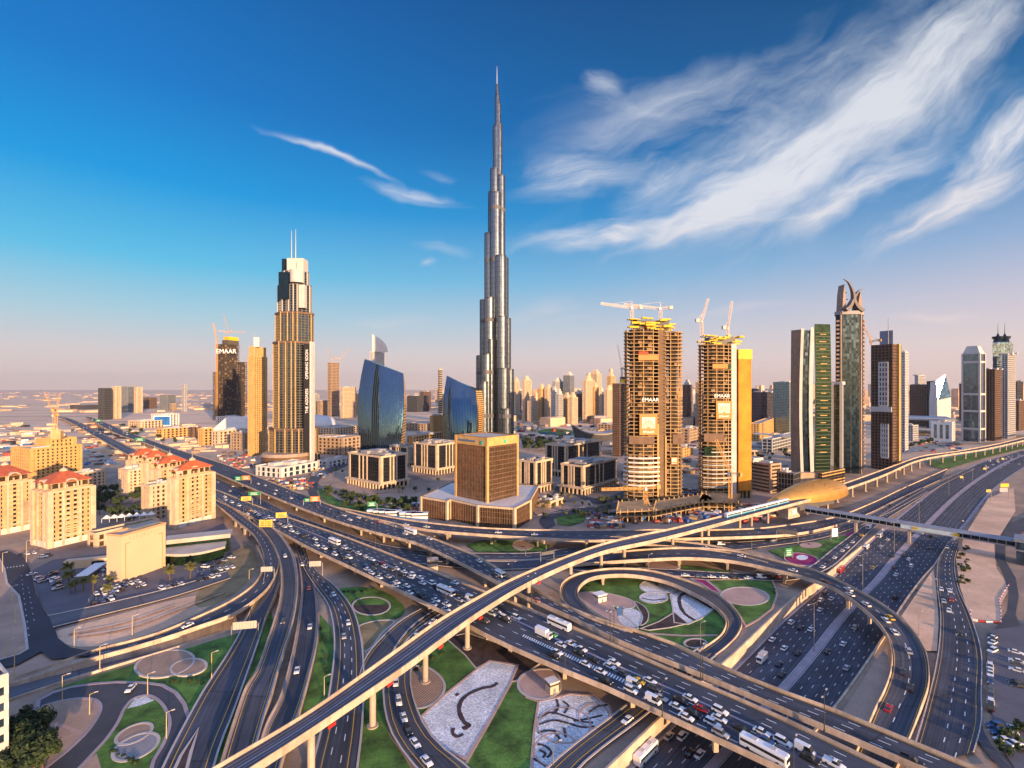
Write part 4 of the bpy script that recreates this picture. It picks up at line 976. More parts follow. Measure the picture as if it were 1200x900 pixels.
b = MB(); b.prism(pl, -.2, 6.0); b.build('glazing', G_GREEN, r)
b = MB(); b.prism(offset(pl, 1.1), 6.0, 7.4); b.build('roof', ROOFG, r)
pl2 = rp([(-2, 12), (34, 12), (34, 22), (-2, 22)], rot)
b = MB(); b.prism(pl2, -.2, 9.5); b.build('rear_hall', G_GREEN, r)
b = MB(); b.prism(offset(pl2, .9), 9.5, 12.2); b.build('upper_roof', ROOFG, r)
r = thing('yard_shed', 'long low peach wall building with a dark green door left of the blank block', 'shed', G(74, 668))
b = MB(); b.prism(yawrect((0, 0), 36, 5, .33), -.2, 5); b.build('walls', PINKST, r)
b = MB(); b.box((17 * math.cos(.33) + .1, 17 * math.sin(.33) - .08, 1.9), (6, .3, 3.4), .33); b.build('door', G_GREEN, r)
r = thing('white_canopy', 'white rectangular shade canopy standing in the yard', 'canopy', G(87, 683))
b = MB(); b.prism(yawrect((0, 0), 6.5, 22, .3), 3.2, 3.6); b.build('roof', WHITE, r)
b = MB(); [b.tube((x, y, 0), (x, y, 3.2), .15) for x, y in yawrect((.4, .6), 5.6, 20.6, .3)]; b.build('posts', METAL, r)
r = thing('corner_office', 'white banded office block cut by the bottom left corner', 'office', (-142.5, 137, 0))
b = MB(); pl = [(0, 0), (-30, 20), (-44.3, -1.6), (-14.3, -21.6)]
b.prism(pl, -.3, 29.0, 0, 1); b.build('glazing', [G_BLUE, mat('dark_flat_roof', (.09, .075, .08), .9)], r)
b = MB()
for i in range(7): b.ring(pl, -.2, .4, i * 4.4 - .1, i * 4.4 + 2.0 + (1.4 if i == 6 else 0))
b.build('floor_bands', LGREY, r)
b = MB(); b.box((-.1, .1, 14.6), (.9, .9, 29.6), -.6); b.build('corner_pier', WHITEC, r)
# ---- Address boulevard style tower ---------------------------------------------------------------
def oct_poly(cx, cy, w_, d_, c=.28):
    a, b_ = w_ / 2, d_ / 2; k = c * min(w_, d_)
    return [(cx - a + k, cy - b_), (cx + a - k, cy - b_), (cx + a, cy - b_ + k), (cx + a, cy + b_ - k), (cx + a - k, cy + b_), (cx - a + k, cy + b_), (cx - a, cy + b_ - k), (cx - a, cy - b_ + k)]
def at_depth(u, d): return (u - 600) / F * d
dT = 690.0; cx = at_depth(337, dT)
r = thing('stepped_tower', 'tall stepped tower with gold fins, white crown and twin spires', 'skyscraper', (cx, dT + 22, 0))
G_SLATE = glass('slate_glass', (.06, .10, .15), .1, .8, vary=.3, wob=.006)
GFIN = mat('gold_stone_fins', (.50, .34, .14), .7, var=.08, cell=.1)
pxm = dT / F
def zt(v): return zat(v, dT)
tiers = [(305, 366, 548, 533, 0), (308, 364, 533, 503, 1), (313, 358, 503, 400, 1), (315.5, 358.5, 400, 365, 1), (318, 356.5, 365, 332, 2), (321, 353.5, 332, 316, 2)]
for i, (u0, u1, vb, vt, kd) in enumerate(tiers):
    w_ = (u1 - u0) * pxm; c0 = ((u0 + u1) / 2 - 337) * pxm; pl = oct_poly(c0, 0, w_, 44 - i * 3.5, .42)
    z0, z1 = (zt(vb) if i else -.4), zt(vt)
    st = dict(fh=3.7, gl=[G_SLATE, G_SLATE, G_TEAL][kd], bm=mat('bronze_grey_spandrel', (.085, .075, .068), .6, var=.1) if kd < 2 else DGREY, bh=.9 if kd == 1 else .8, bo=.75, fs=5.2, fw=.45, fo=1.0, fm=mat('dim_gold_fins', (.22, .155, .08), .6) if kd < 2 else GREY)
    storeys(r, pl, z0, z1, st)
    b = MB()
    for q in pl[:3] + pl[-2:] + [((pl[0][0] + pl[1][0]) / 2 + s_, pl[0][1]) for s_ in (-w_ * .04, w_ * .11)]:
        b.box((q[0], q[1] - .5, (z0 + z1) / 2), (1.05, 2.4, z1 - z0 + .8), .0)
    b.build('stone_ribs', GFIN if kd < 2 else LGREY, r)
    if i in (1, 2, 3): b = MB(); b.ring(pl, -.3, 1.6, z1 - 2, z1 + .6); b.build('cornice', BROWN, r)
b = MB()
b.box(((340 - 337) * pxm, 2, (zt(316) + zt(299)) / 2), (20 * pxm, 16, zt(299) - zt(316)))
b.box(((347 - 337) * pxm, -4, (zt(345) + zt(304)) / 2), (8 * pxm, 10, zt(304) - zt(345)))
b.tube(((345 - 337) * pxm, -13, zt(330)), ((345 - 337) * pxm, -13, zt(315)), 8 * pxm, 8 * pxm, 18)
b.box(((352 - 337) * pxm, -14, (zt(360) + zt(333)) / 2), (7 * pxm, 8, zt(333) - zt(360)))
b.build('white_crown', LGREY, r)
b = MB(); b.box(((327 - 337) * pxm, -1, (zt(317) + zt(300)) / 2), (4.5 * pxm, 14, zt(300) - zt(317))); b.box(((331 - 337) * pxm, -14, (zt(350) + zt(318)) / 2), (12 * pxm, 9, zt(318) - zt(350))); b.build('crown_glazing', G_TEAL, r)
for u, v in ((333.5, 264), (338.5, 262.5)):
    b = MB(); b.tube(((u - 337) * pxm, 0, zt(300)), ((u - 337) * pxm, 0, zt(v)), .8, .25, 8); b.build('spire', METAL, r)
b = MB(); b.box(((359.3 - 337) * pxm, -15, zt(466) ), (7.5 * pxm, 12, zt(403) - zt(530))); b.build('sign_fin', BLACKM, r)
b = MB(); b.box(((363.6 - 337) * pxm, -15, zt(475)), (1.6 * pxm, 13, zt(398) - zt(548) )); b.build('edge_fin', WHITEC, r)
text('lettering', 'THE ADDRESS', 5.6, TXT, r, ((359.4 - 337) * pxm, -21.3, zt(470)), (math.pi / 2, -math.pi / 2, 0))
text('lettering', 'OPENING SOON', 5.6, TXT, r, ((359.4 - 337) * pxm, -21.3, zt(427)), (math.pi / 2, -math.pi / 2, 0))
b = MB(); b.prism([(p[0], p[1]) for p in ell(((332 - 337) * pxm), -8, 36, 26, 28)], -.4, 14); b.build('drum_base', BROWN, r)
b = MB(); b.tube(((332 - 337) * pxm, -8, 14), ((332 - 337) * pxm, -8, 18), 36, 33, 28); b.build('drum_rim', BEIGE, r)
# gold tower and dark towers left of it
r, pl, h = bldg('gold_tower', 'plain golden tower just left of the tall stepped tower', 'tower', 295, 535, 290.5, 313, 14, 418, 'gold', fs=4.6, fw=3.0, plant=False)
b = MB(); b.prism(offset(pl, -1), h, h + 17); b.build('crown', GOLDST, r)
b = MB(); b.box((4, 8, h + 24), (8, 6, 15), .3); b.build('roof_fin', WHITEC, r)
b = MB(); b.tube((1, 6, h), (1, 6, h + 40), .6, .2); b.build('mast', METAL, r)
def crane(label, base, h, jib, yaw, luff=0.0, m=CRANEY, cj=None, group='tower cranes over the building sites'):
    r = thing('tower_crane', label, 'crane', base, group=group)
    s = max(1.0, h / 60)
    def lattice(p, q, wd, k):
        bb = MB(); p, q = Vector(p), Vector(q); d = (q - p).normalized(); x = d.orthogonal().normalized(); y = d.cross(x)
        cs = [(x + y) * wd / 2, (x - y) * wd / 2, (-x - y) * wd / 2, (-x + y) * wd / 2]
        for c in cs: bb.tube(p + c, q + c, wd * .11, k=4)
        for i in range(k):
            for j in range(4):
                bb.tube(p.lerp(q, i / k) + cs[j], p.lerp(q, (i + 1) / k) + cs[(j + 1) % 4], wd * .07, k=3, caps=False)
        return bb
    lattice((0, 0, 0), (0, 0, h), 2.2 * s ** .5, max(4, int(h / 4))).build('mast', m, r)
    dx = Vector((math.cos(yaw) * math.cos(luff), math.sin(yaw) * math.cos(luff), math.sin(luff)))
    lattice(Vector((0, 0, h + 1.5)), Vector((0, 0, h + 1.5)) + dx * jib, 1.7 * s ** .5, max(4, int(jib / 4))).build('jib', m, r)
    back = Vector((-math.cos(yaw), -math.sin(yaw), .15)).normalized() * (cj or jib * .28)
    bb = lattice(Vector((0, 0, h + 1.5)), Vector((0, 0, h + 1.5)) + back, 1.5, 4); e = Vector((0, 0, h + .8)) + back; bb.box(e, (3.2, 2.6, 3.2), yaw); bb.build('counter_jib', m, r)
    bb = MB(); bb.tube((0, 0, h), (0, 0, h + 8), .5, .2, 4); bb.tube((0, 0, h + 8), Vector((0, 0, h + 1.5)) + dx * jib * .75, .12, k=3); bb.tube((0, 0, h + 8), Vector((0, 0, h + 1.5)) + back, .12, k=3); bb.build('apex', m, r)
    bb = MB(); bb.box((1.4 * math.cos(yaw + 1), 1.4 * math.sin(yaw + 1), h + 1.2), (1.8, 1.8, 2.4), yaw); bb.build('cab', WHITE, r)
    return r
def skeleton(root, poly, z0, z1, fh, cm, slab=.5, so=.5, core=True, cols=6.0, corein=-4.5):
    b = MB(); b.prism(offset(poly, corein), z0, z1); b.build('inner_core', mat('shadowed_interior', (.05, .035, .025), .9, var=.3, scale=.2), root)  # inner prism coloured dark to stand for shade between the open floors
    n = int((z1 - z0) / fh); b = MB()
    for i in range(n + 1): b.prism(offset(poly, so), z0 + i * fh, z0 + i * fh + slab)
    b.build('floor_slabs', cm, root)
    b = MB(); k = len(poly)
    for i in range(k):
        p0, p1 = Vector(poly[i]), Vector(poly[(i + 1) % k]); d = p1 - p0; L = d.length
        if L < 2: continue
        d /= L; m = max(1, round(L / cols)); nr = Vector((d.y, -d.x))
        for j in range(m):
            q = p0 + d * (L * (j + .5) / m) - nr * .1; b.box((q.x, q.y, (z0 + z1) / 2 + .2), (.75, .7, z1 - z0), math.atan2(d.y, d.x))
    b.build('columns', cm, root)
    r_ = random.Random(int(abs(poly[1][0] * 77))); b = MB()          # block infill of some bays
    for i in range(k):
        p0, p1 = Vector(poly[i]), Vector(poly[(i + 1) % k]); d = p1 - p0; L = d.length
        if L < 4: continue
        d /= L; m = max(1, round(L / cols)); nr = Vector((d.y, -d.x))
        for f_ in range(n):
            for j in range(m):
                if r_.random() < .24:
                    q = p0 + d * (L * (j + 1) / m if j < m - 1 else L * (j + .3) / m) - nr * 1.0; hh = fh * r_.uniform(.35, .95); b.box((q.x, q.y, z0 + f_ * fh + slab + hh / 2), (L / m * r_.uniform(.3, .8), .3, hh), math.atan2(d.y, d.x))
    b.build('block_infill', mat('block_infill', (.24, .16, .09), .9, var=.3, scale=.3), root)
P, pl = foot(262, 492, 253, 281, 22)
r = thing('dark_building_site', 'dark unfinished skyscraper with a white sign and yellow cap', 'unfinished tower', P)
hh = zat(403, P.y); DRAW = mat('dark_raw_concrete', (.085, .07, .06), .9, var=.2, scale=.1)
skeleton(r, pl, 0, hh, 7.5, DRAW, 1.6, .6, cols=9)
q = [tuple(Vector(p) * .7) for p in pl]; b = MB(); b.prism([(x + 8, y + 10) for x, y in q], hh, hh + 15); b.build('upper_core', DRAW, r)
b = MB(); b.prism([(x + 10, y + 12) for x, y in [tuple(Vector(p) * .62) for p in pl]], hh + 15, hh + 27); b.build('formwork', YELF, r)
fd = (Vector(pl[1]) - Vector((0, 0))).normalized()
text('lettering', 'EMAAR', 22, TXT, r, (12, -5, zat(412, P.y)), (math.pi / 2, 0, 0), .5)
for q in ((249, 492, 436, 8), (276, 494, 424, 9)):
    P2, pl2 = foot(q[0] + 6, q[1], q[0], q[0] + 14, 22); rr_ = thing('dark_building_site', 'lower unfinished wing %s the dark skyscraper' % ('left of' if q[0] < 260 else 'right of'), 'unfinished tower', P2)
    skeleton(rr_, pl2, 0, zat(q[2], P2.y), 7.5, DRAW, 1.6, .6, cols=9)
r0 = P
crane('thin orange crane standing left of the dark unfinished skyscraper', G(254, 492), zat(400, r0.y) , 90, 2.3, .85)
crane('small crane on top of the dark unfinished skyscraper', D(264, 392, r0.y + 30), 8, 70, .1, 0)
crane('raised jib crane on top of the dark unfinished skyscraper', D(268, 391, r0.y + 36), 6, 85, 2.4, .9)
# slender towers behind
r, pl, h = bldg('narrow_building_site', 'narrow unfinished tower with two cranes behind the stepped tower', 'unfinished tower', 388, 488, 384, 397.5, 25, 425, 'beige', fs=7, fh=6, plant=False)
P = Vector(r.location); crane('left crane on the narrow unfinished tower', P + Vector((0, 10, h)), 14, 60, 2.4, .8); crane('right crane on the narrow unfinished tower', P + Vector((30, 14, h)), 14, 60, .8, .8)
crane('orange crane with a steep jib behind the golden hotel block', G(63, 540), zat(488, G(63, 540).y), 52, 2.6, .75)
crane('orange crane mast standing right behind the hotel roof', G(66, 545), zat(482, G(66, 545).y), 26, 1.9, 1.2)
for a_ in ((376, 487, 372, 386, 470, 'beige', 'low brown block at the foot of the narrow unfinished tower'), (402, 490, 399, 417, 454, 'cream2', 'rounded white topped block right of the narrow tower'), (365, 487, 362, 374, 462, 'grey', 'pale striped block peeping out right of the stepped tower'), (416, 487, 413, 422, 462, 'cream', 'cream block half hidden by the curved glass tower')):
    bldg('distant_block', a_[6], 'building', a_[0], a_[1], a_[2], a_[3], 25, a_[4], a_[5], fh=5)
r, pl, h = bldg('sail_crown_tower', 'white tower with a curved sail top behind the curved glass tower', 'tower', 438, 492, 433.5, 451, 20, 412, 'white', plant=False, fs=6)
P = Vector(r.location); b = MB(); w_ = 16.5 * P.y / F; rr = []
for i in range(13):
    t_ = i / 12; z_ = h + (zat(392, P.y) - h - 0) * t_; x1 = w_ * (1 - t_ ** 2.4) * .98 + 1
    rr.append([Vector((-6, 2, z_)), Vector((-6 + x1, 4, z_)), Vector((-6 + x1, 20, z_)), Vector((-6, 18, z_))])
b.sweep(rr); b.build('sail_crown', WHITEC, r)
b = MB(); b.tube((-2, 10, h), (-2, 10, zat(384, P.y)), 1, .3); b.build('mast', METAL, r)
# ---- Boulevard Plaza: two leaning glass leaves -------------------------------------------------------
def leaf(label, u0, u1, vb, vTL, vTR, side, uside, d0, seed):
    x0, x1 = at_depth(u0, d0), at_depth(u1, d0); W = x1 - x0; x1b = at_depth(uside, d0 + 36)
    r = thing('curved_glass_tower', label, 'office tower', ((x0 + x1) / 2, d0, 0))
    nz, nx = 26, 22; zt0, zt1 = zat(vTL, d0), zat(vTR, d0)
    def pt(i, j, back=0):
        s = i / nx; t_ = j / nz; zz = (zt0 + (zt1 - zt0) * s) * t_
        bow = 1 - .26 * (1 - math.sin(math.pi * (.16 + .66 * t_)))
        x = -W / 2 * bow * (1 - 2 * s) + (1 - s) * W * .07 * max(0, t_ - .55) ** 1.3
        y = -13 * math.sin(math.pi * (.12 + .76 * s)) + 24 * t_ ** 2 * .95
        if back: y = 36 + 6 * (1 - t_) - 3 * math.sin(math.pi * s); x = x + (x1b - x1) * s ** 3
        return Vector((x, y, zz))
    b = MB()
    for i in range(nx):
        for j in range(nz): b.quad(pt(i, j), pt(i + 1, j), pt(i + 1, j + 1), pt(i, j + 1))
    b.build('front_glazing', G_LEAF, r)
    b = MB()
    for i in range(nx + 1):
        for j in range(nz):
            p0, p1 = pt(i, j), pt(i, j + 1); b.quad(p0 + Vector((-.2, -.02, 0)), p0 + Vector((-.2, -.7, 0)), p1 + Vector((-.2, -.7, 0)), p1 + Vector((-.2, -.02, 0)))
            b.quad(p0 + Vector((-.2, -.7, 0)), p0 + Vector((.2, -.7, 0)), p1 + Vector((.2, -.7, 0)), p1 + Vector((-.2, -.7, 0)))
            b.quad(p0 + Vector((.2, -.7, 0)), p0 + Vector((.2, -.02, 0)), p1 + Vector((.2, -.02, 0)), p1 + Vector((.2, -.7, 0)))
    b.build('vertical_fins', DARKM, r)
    for sd, nm in ((nx, 'right_flank'), (0, 'left_flank')):
        b = MB()
        for j in range(nz): b.quad(pt(sd, j), pt(sd, j, 1), pt(sd, j + 1, 1), pt(sd, j + 1))
        b.build('flank', G_GOLD, r)
        b = MB()
        for j in range(0, nz, 1):
            p0, p1 = pt(sd, j), pt(sd, j, 1); o_ = Vector((.25 if sd else -.25, 0, 0)); k = Vector((0, 0, 1.8)); b.quad(p0 + o_, p1 + o_, p1 + o_ + k, p0 + o_ + k)
        b.build('flank_bands', GOLDST, r)
    b = MB()
    for i in range(nx):
        b.quad(pt(i, nz), pt(i + 1, nz), pt(i + 1, nz, 1), pt(i, nz, 1))
        for j in range(nz): b.quad(pt(i, j, 1), pt(i + 1, j, 1), pt(i + 1, j + 1, 1), pt(i, j + 1, 1))
    b.build('rear_wall', G_DARK, r)
G_LEAF = glass('deep_blue_leaf_glass', (.065, .145, .24), .04, .9, panel=(2.2, 3.6), vary=.1, wob=.005)
leaf('large curved blue glass tower with a slanted top left of the tallest tower', 419.5, 473, 524, 420, 437, 1, 476, 880, 3)
leaf('smaller pointed blue glass tower just left of the tallest tower', 519, 559, 518, 440, 457, 1, 567, 950, 4)
# ---- tallest tower ------------------------------------------------------------------------------------
dB = 1085.0; k_ = dB / F
r = thing('supertall_tower', 'tallest silver skyscraper with stepped round setbacks and needle spire', 'skyscraper', (at_depth(580.5, dB), dB, 0))
G_BURJ = glass('silver_blue_glass', (.18, .215, .265), .26, .9, panel=(3, 9), vary=.05, wob=.0)
BFIN = mat('dull_steel_fins', (.085, .095, .11), .34, metal=.8, var=.05)
TUB = [  # u, y offset, radius px, v top
    (562.5, 6, 4.6, 417), (567.5, 2, 5.2, 352), (573.5, -4, 5.6, 275), (577.5, 0, 5.4, 226), (579.5, 0, 5.0, 199), (581.5, 2, 3.8, 148),
    (596.8, 6, 5.2, 433), (593.4, 2, 5.2, 373.5), (590.5, -4, 5.4, 304), (587, 0, 5.0, 207), (585, 2, 3.6, 146), (584.2, 0, 2.6, 122),
    (581, -14, 6.2, 230), (587, -22, 6.4, 303.5), (574, -26, 5.6, 352), (588, -34, 6.0, 374), (571, -38, 5.4, 417), (590, -44, 6.4, 433), (568, -46, 5.2, 448), (593, -50, 6.0, 478), (576, -34, 3.2, 400), (582.5, -10, 4, 262),
    (582.8, 0, 2.6, 112), (582.6, 0, 1.7, 100)]
for (u, yo, rp_, vt) in TUB:
    x = (u - 580.5) * k_; R = rp_ * k_; zt_ = zat(vt, dB); n = 18
    b = MB(); b.tube((x, yo, -.4), (x, yo, zt_), R, R, n); b.build('wing_tube', G_BURJ, r, smooth=False)
    b = MB()
    for z in range(10, int(zt_), 11): b.tube((x, yo, z), (x, yo, z + .8), R + .12, R + .12, n)
    b.tube((x, yo, zt_ - 1.5), (x, yo, zt_ + 1.2), R + .35, R + .35, n)
    b.build('spandrel_rings', BFIN, r)
    b = MB()
    for i in range(n):
        t_ = 2 * math.pi * (i) / n; b.box((x + (R + .1) * math.cos(t_), yo + (R + .1) * math.sin(t_), zt_ / 2), (.6, .22, zt_ - 1), t_)
    b.build('fins', BFIN, r)
    any_ = False
    for vb in (247, 306.5, 377, 437, 486):
        zb = zat(vb, dB)
        if zb < zt_ - 8: b = MB(); b.tube((x, yo, zb - 4), (x, yo, zb + 4), R + .5, R + .5, n); b.build('mechanical_band', DGREY, r)
b = MB(); zb = zat(112, dB); b.tube(((582.4 - 580.5) * k_, 0, zb - 5), ((582.4 - 580.5) * k_, 0, zat(93, dB)), 1.9, 1.2, 10); b.tube(((582.4 - 580.5) * k_, 0, zat(93, dB)), ((582.4 - 580.5) * k_, 0, zat(77.5, dB)), 1.2, .35, 8); b.build('spire', STEEL, r)
# ---- office blocks round the brown cube ------------------------------------------------------------------
def office(label, uF, vF, uL, uR, yaw, vT):
    P, pl = foot(uF, vF, uL, uR, yaw); h = zat(vT, P.y)
    r = thing('office_block', label, 'office', P, group='cream framed office blocks around the brown cube')
    inn = offset(pl, -2.2); FOOT.append((P.x + (pl[1][0] + pl[3][0]) / 2, P.y + (pl[1][1] + pl[3][1]) / 2, .62 * math.hypot(pl[1][0] - pl[3][0], pl[1][1] - pl[3][1])))
    storeys(r, inn, -.3, h - 2, ST['office'])
    b = MB(); b.ring(inn, -.4, 1.1, h - 2.0, h); b.ring(inn, -.4, .9, 7.4, 8.2)
    k = 4
    for i in range(k):                                     # cream corner piers and centre piers
        p0, p1 = Vector(inn[i]), Vector(inn[(i + 1) % k]); d = p1 - p0; L = d.length; d /= L; nr = Vector((d.y, -d.x))
        for f_ in (.03, .34, .46, .58, .97):
            q = p0 + d * L * f_ + nr * .32; b.box((q.x, q.y, h / 2 + 2), (2.6 if f_ in (.03, .97) else 1.7, 1.0, h - 4.6), math.atan2(d.y, d.x))
    b.build('stone_frame', CREAM2, r)
    b = MB(); b.ring(offset(pl, 1), -1.6, .2, 6.2, 7.6)
    for i in range(k):
        p0, p1 = Vector(pl[i]), Vector(pl[(i + 1) % k]); d = p1 - p0; L = d.length; d /= L; m = max(3, int(L / 5))
        for j in range(m):
            q = p0 + d * (L * (j + .5) / m); b.box((q.x, q.y, 3.05), (1.5, 1.3, 6.3), math.atan2(d.y, d.x))
    b.build('arcade', CREAM2, r)
    rooftop(r, inn, h - 1.0, int(uF), GREY, 9)
office('cream framed dark office block with its corner towards the viaduct, front left', 446, 575, 406, 480, 38, 535)
office('cream framed dark office block immediately left of the brown cube', 512, 557, 483, 545, 38, 521)
office('cream framed dark office block partly behind the front left block', 478, 548, 455, 487, 38, 524)
office('cream finned office block immediately right of the brown cube', 628, 579, 606, 650, 40, 541)
office('cream finned office block nearest the left construction tower', 684, 581, 655, 725, 40, 546)
office('long stepped cream office block behind the two finned blocks', 664, 560, 637, 706, 40, 522)
# brown cube on podium
zr = 17.0
P, pl = foot(571, 588.5, 534.5, 606, 42, zr); h = zat(514, P.y) - zr
r = thing('bronze_cube_office', 'bronze glass cube office tower standing on a wide podium', 'office tower', P)
storeys(r, pl, -16.9, h, dict(ST['bronze'], fs=1.9, fo=.35, bh=.7), roof=ROOFG, parapet=1.0)
b = MB()
for q in pl: b.box((q[0], q[1], (h - 16) / 2), (2.0, 2.0, h + 17.6), math.radians(48))
b.ring(pl, -.3, .75, h - 6.5, h + .7); b.build('gold_frame', GOLDST, r)
nL = Vector((-math.sin(math.radians(42)), -math.cos(math.radians(42))))
q = Vector(pl[3]) * .62 + nL * 1.0
text('lettering', 'Standard Chartered', 2.5, mat('blue_lettering', (.02, .16, .42), .5, var=0), r, (q.x, q.y, h - 3), (math.pi / 2, 0, math.radians(-42)), .2)
MARKG = mat('green_blue_emblem', (.02, .42, .34), .5, var=0)
for (q, rz) in ((Vector(pl[3]) * .16 + nL * 1.0, -42), (Vector(pl[1]) * .55 + Vector((math.cos(math.radians(42)), -math.sin(math.radians(42)))) * 1.0, 48)):
    b = MB(); b.box((q.x, q.y, h - 3), (2.6, .3, 1.7), math.radians(rz)); b.box((q.x + .02, q.y - .05, h - 4.6), (2.4, .34, 1.3), math.radians(rz)); b.build('emblem', MARKG, r)
ptsP = [(494, 605), (524, 611), (528, 608.5), (560, 617), (603, 621), (621, 610)]
gp = [G(u, v) for u, v in ptsP]; c0 = gp[3].copy()
back = [gp[5] + Vector((10, 60, 0)), gp[0] + Vector((18, 62, 0))]
pp = [((q - c0).x, (q - c0).y) for q in gp + back]; FOOT.append((c0.x + 3, c0.y + 22, 58))
r = thing('podium_building', 'wide white roofed podium with bronze glass fronts under the cube', 'podium', c0)
storeys(r, pp, -.3, 16.6, dict(ST['bronze'], fs=2.0, fo=.5, bh=.5, fh=4.2), roof=WHITEC, parapet=.8)
b = MB()
for q in pp[:6]: b.box((q[0], q[1], 8.3), (2.2, 2.2, 17.4), .8)
b.ring(pp, -.3, .6, 15.6, 17.2); b.build('stone_piers', CREAM2, r)
# ---- two construction towers ----------------------------------------------------------------------------
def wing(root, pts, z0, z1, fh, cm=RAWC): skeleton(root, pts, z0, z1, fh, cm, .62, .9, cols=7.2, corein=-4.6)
def logo(root, x, y, z, s):
    b = MB(); b.box((x, y, z), (s, .5, s * 1.15)); b.build('logo_panel', PANEL, root)
    b = MB(); b.box((x, y - .3, z + s * .1), (s * .74, .2, s * .62)); b.build('logo_field', WHITEC, root)
    b = MB()
    for i in range(9):
        t_ = math.pi * (i + .5) / 9; c, s_ = math.cos(t_), math.sin(t_); bx, bz = x, z - s * .2; n_ = (-s_ * s * .026, c * s * .026)
        b.quad((bx + c * s * .08, y - .45, bz + s_ * s * .08), (bx + c * s * .36 + n_[0], y - .45, bz + s_ * s * .46 + n_[1]), (bx + c * s * .36 - n_[0], y - .45, bz + s_ * s * .46 - n_[1]))
    b.quad(*[(x + s * .1 * math.cos(math.pi * i / 8), y - .47, z - s * .2 + s * .08 * math.sin(math.pi * i / 8)) for i in range(9)])
    b.build('logo_rays', PANEL, root)
    text('lettering', 'EMAAR', s * .2, TXT, root, (x, y - .35, z - s * .42), (math.pi / 2, 0, 0))
d1 = 468.0; c1 = at_depth(766, d1); q_ = d1 / F
def u1(u): return (u - 766) * q_
r = thing('construction_tower', 'left unfinished concrete tower with yellow formwork and a logo panel', 'unfinished tower', (c1, d1, 0))
zt1 = zat(386, d1)
lw = [(u1(733), 4), (u1(737), -1.5), (u1(747), -5), (u1(758), -5), (u1(770.5), -2), (u1(770.5) + 4, 22), (u1(733) + 6, 22)]
rw = [(u1(779), -3), (u1(790), -4), (u1(797), -1), (u1(800.5), 3.5), (u1(800) + 4, 24), (u1(779) + 6, 24)]
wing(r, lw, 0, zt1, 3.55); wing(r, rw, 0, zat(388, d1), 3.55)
b = MB(); b.box((u1(774.8), 8, zat(387, d1) / 2), (8.6 * q_, 20, zat(384, d1))); b.build('core_wall', mat('core_concrete', (.17, .11, .065), .9, var=.2, scale=.1), r)
b = MB(); b.box((u1(770.2), 1.0, 38), (1.5, 8, 76)); b.box((u1(779.2), 1.0, 32), (1.2, 8, 64)); b.build('hoist_mast', GOLDST, r)
b = MB(); rr = random.Random(5)
for i in range(58):
    u = rr.uniform(742, 790); b.box((u1(u), rr.uniform(-3, 14), zt1 + rr.uniform(0, 11)), (rr.uniform(3, 9), rr.uniform(2, 6), rr.uniform(.8, 2.2)))
b.build('yellow_formwork', YELF, r)
b = MB(); b.box((u1(766), 9, zt1 + 4.5), (38 * q_, 14, 9)); b.build('formwork_core', DARKM, r)
b = MB()
for i in range(16): b.box((u1(rr.uniform(734, 799)), -3.5 + rr.uniform(0, 2), zt1 + .9), (.3, .3, 3 + rr.uniform(0, 2)))
b.build('starter_columns', RAWC, r)
b = MB()
for i in range(7):
    z_ = zat(588, d1) + 16 + i * 4.3; b.ring([(p[0], p[1]) for p in lw], -.5, 1.5, z_, z_ + 1.5)
b.build('white_balcony_fronts', WHITEC, r)
logo(r, u1(757.5), -7.2, zat(497, d1), 17)
text('lettering', 'EMAAR', 5, TXT, r, (u1(760), -6.5, zat(468.5, d1)), (math.pi / 2, 0, 0), .3)
b = MB(); b.box((u1(758), -5.6, zat(419.5, d1)), (19, .4, 5)); b.build('orange_sheet', PANEL, r)
b = MB(); b.box((u1(752), -6.2, zat(414, d1)), (9, .4, 2.4)); b.build('red_net', mat('red_netting', (.5, .07, .03), .8), r)
b = MB(); b.box((u1(750), -6.1, zat(515.5, d1)), (24, .4, 7)); b.box((u1(793), -5, zat(514, d1)), (11, .4, 9)); b.build('dark_sheeting', BROWN, r)
logo(r, u1(788), -5.2, zat(539, d1), 6)
d2 = 486.0; c2 = at_depth(850, d2); q2 = d2 / F
def u2(u): return (u - 850) * q2
r2 = thing('construction_tower', 'right unfinished concrete tower wrapped in orange netting on one side', 'unfinished tower', (c2, d2, 0))
zt2 = zat(403, d2)
lw2 = [(u2(821), 5), (u2(824), -1.5), (u2(832), -5), (u2(843), -4.5), (u2(855.5), -1.5), (u2(855.5) + 4, 22), (u2(821) + 9, 22)]
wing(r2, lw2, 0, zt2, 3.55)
b = MB(); b.box((u2(859), 6, zt2 / 2), (6 * q2, 16, zt2)); b.build('core_wall', LGREY, r2)
b = MB(); b.box((u2(862.6), 7, zt2 / 2 - 4), (2 * q2, 16, zt2 - 8)); b.build('core_recess', BROWN, r2)
b = MB(); b.prism([(u2(864.2), -2.5), (u2(880), -1), (u2(882), 18), (u2(864.2), 20)], 8, zat(421, d2)); b.build('safety_netting', NET, r2)
b = MB(); b.prism([(u2(863.8), -3.2), (u2(880.6), -1.7), (u2(882.6), 18.5), (u2(863.8), 20.6)], zat(421, d2), zat(409.5, d2)); b.build('yellow_screen', YELF, r2)
b = MB()
for i in range(4): b.box((u2(866 + i * 4.6), 4, 4), (1, 8, 8.4))
b.build('columns', RAWC, r2)
b = MB()
for i in range(50): b.box((u2(rr.uniform(826, 874)), rr.uniform(-1, 14), zt2 + rr.uniform(0, 9)), (rr.uniform(3, 8), rr.uniform(2, 6), rr.uniform(.8, 2.0)))
b.build('yellow_formwork', YELF, r2)
b = MB(); b.box((u2(848), 9, zt2 + 3.5), (30 * q2, 13, 7)); b.build('formwork_core', DARKM, r2)
b = MB()
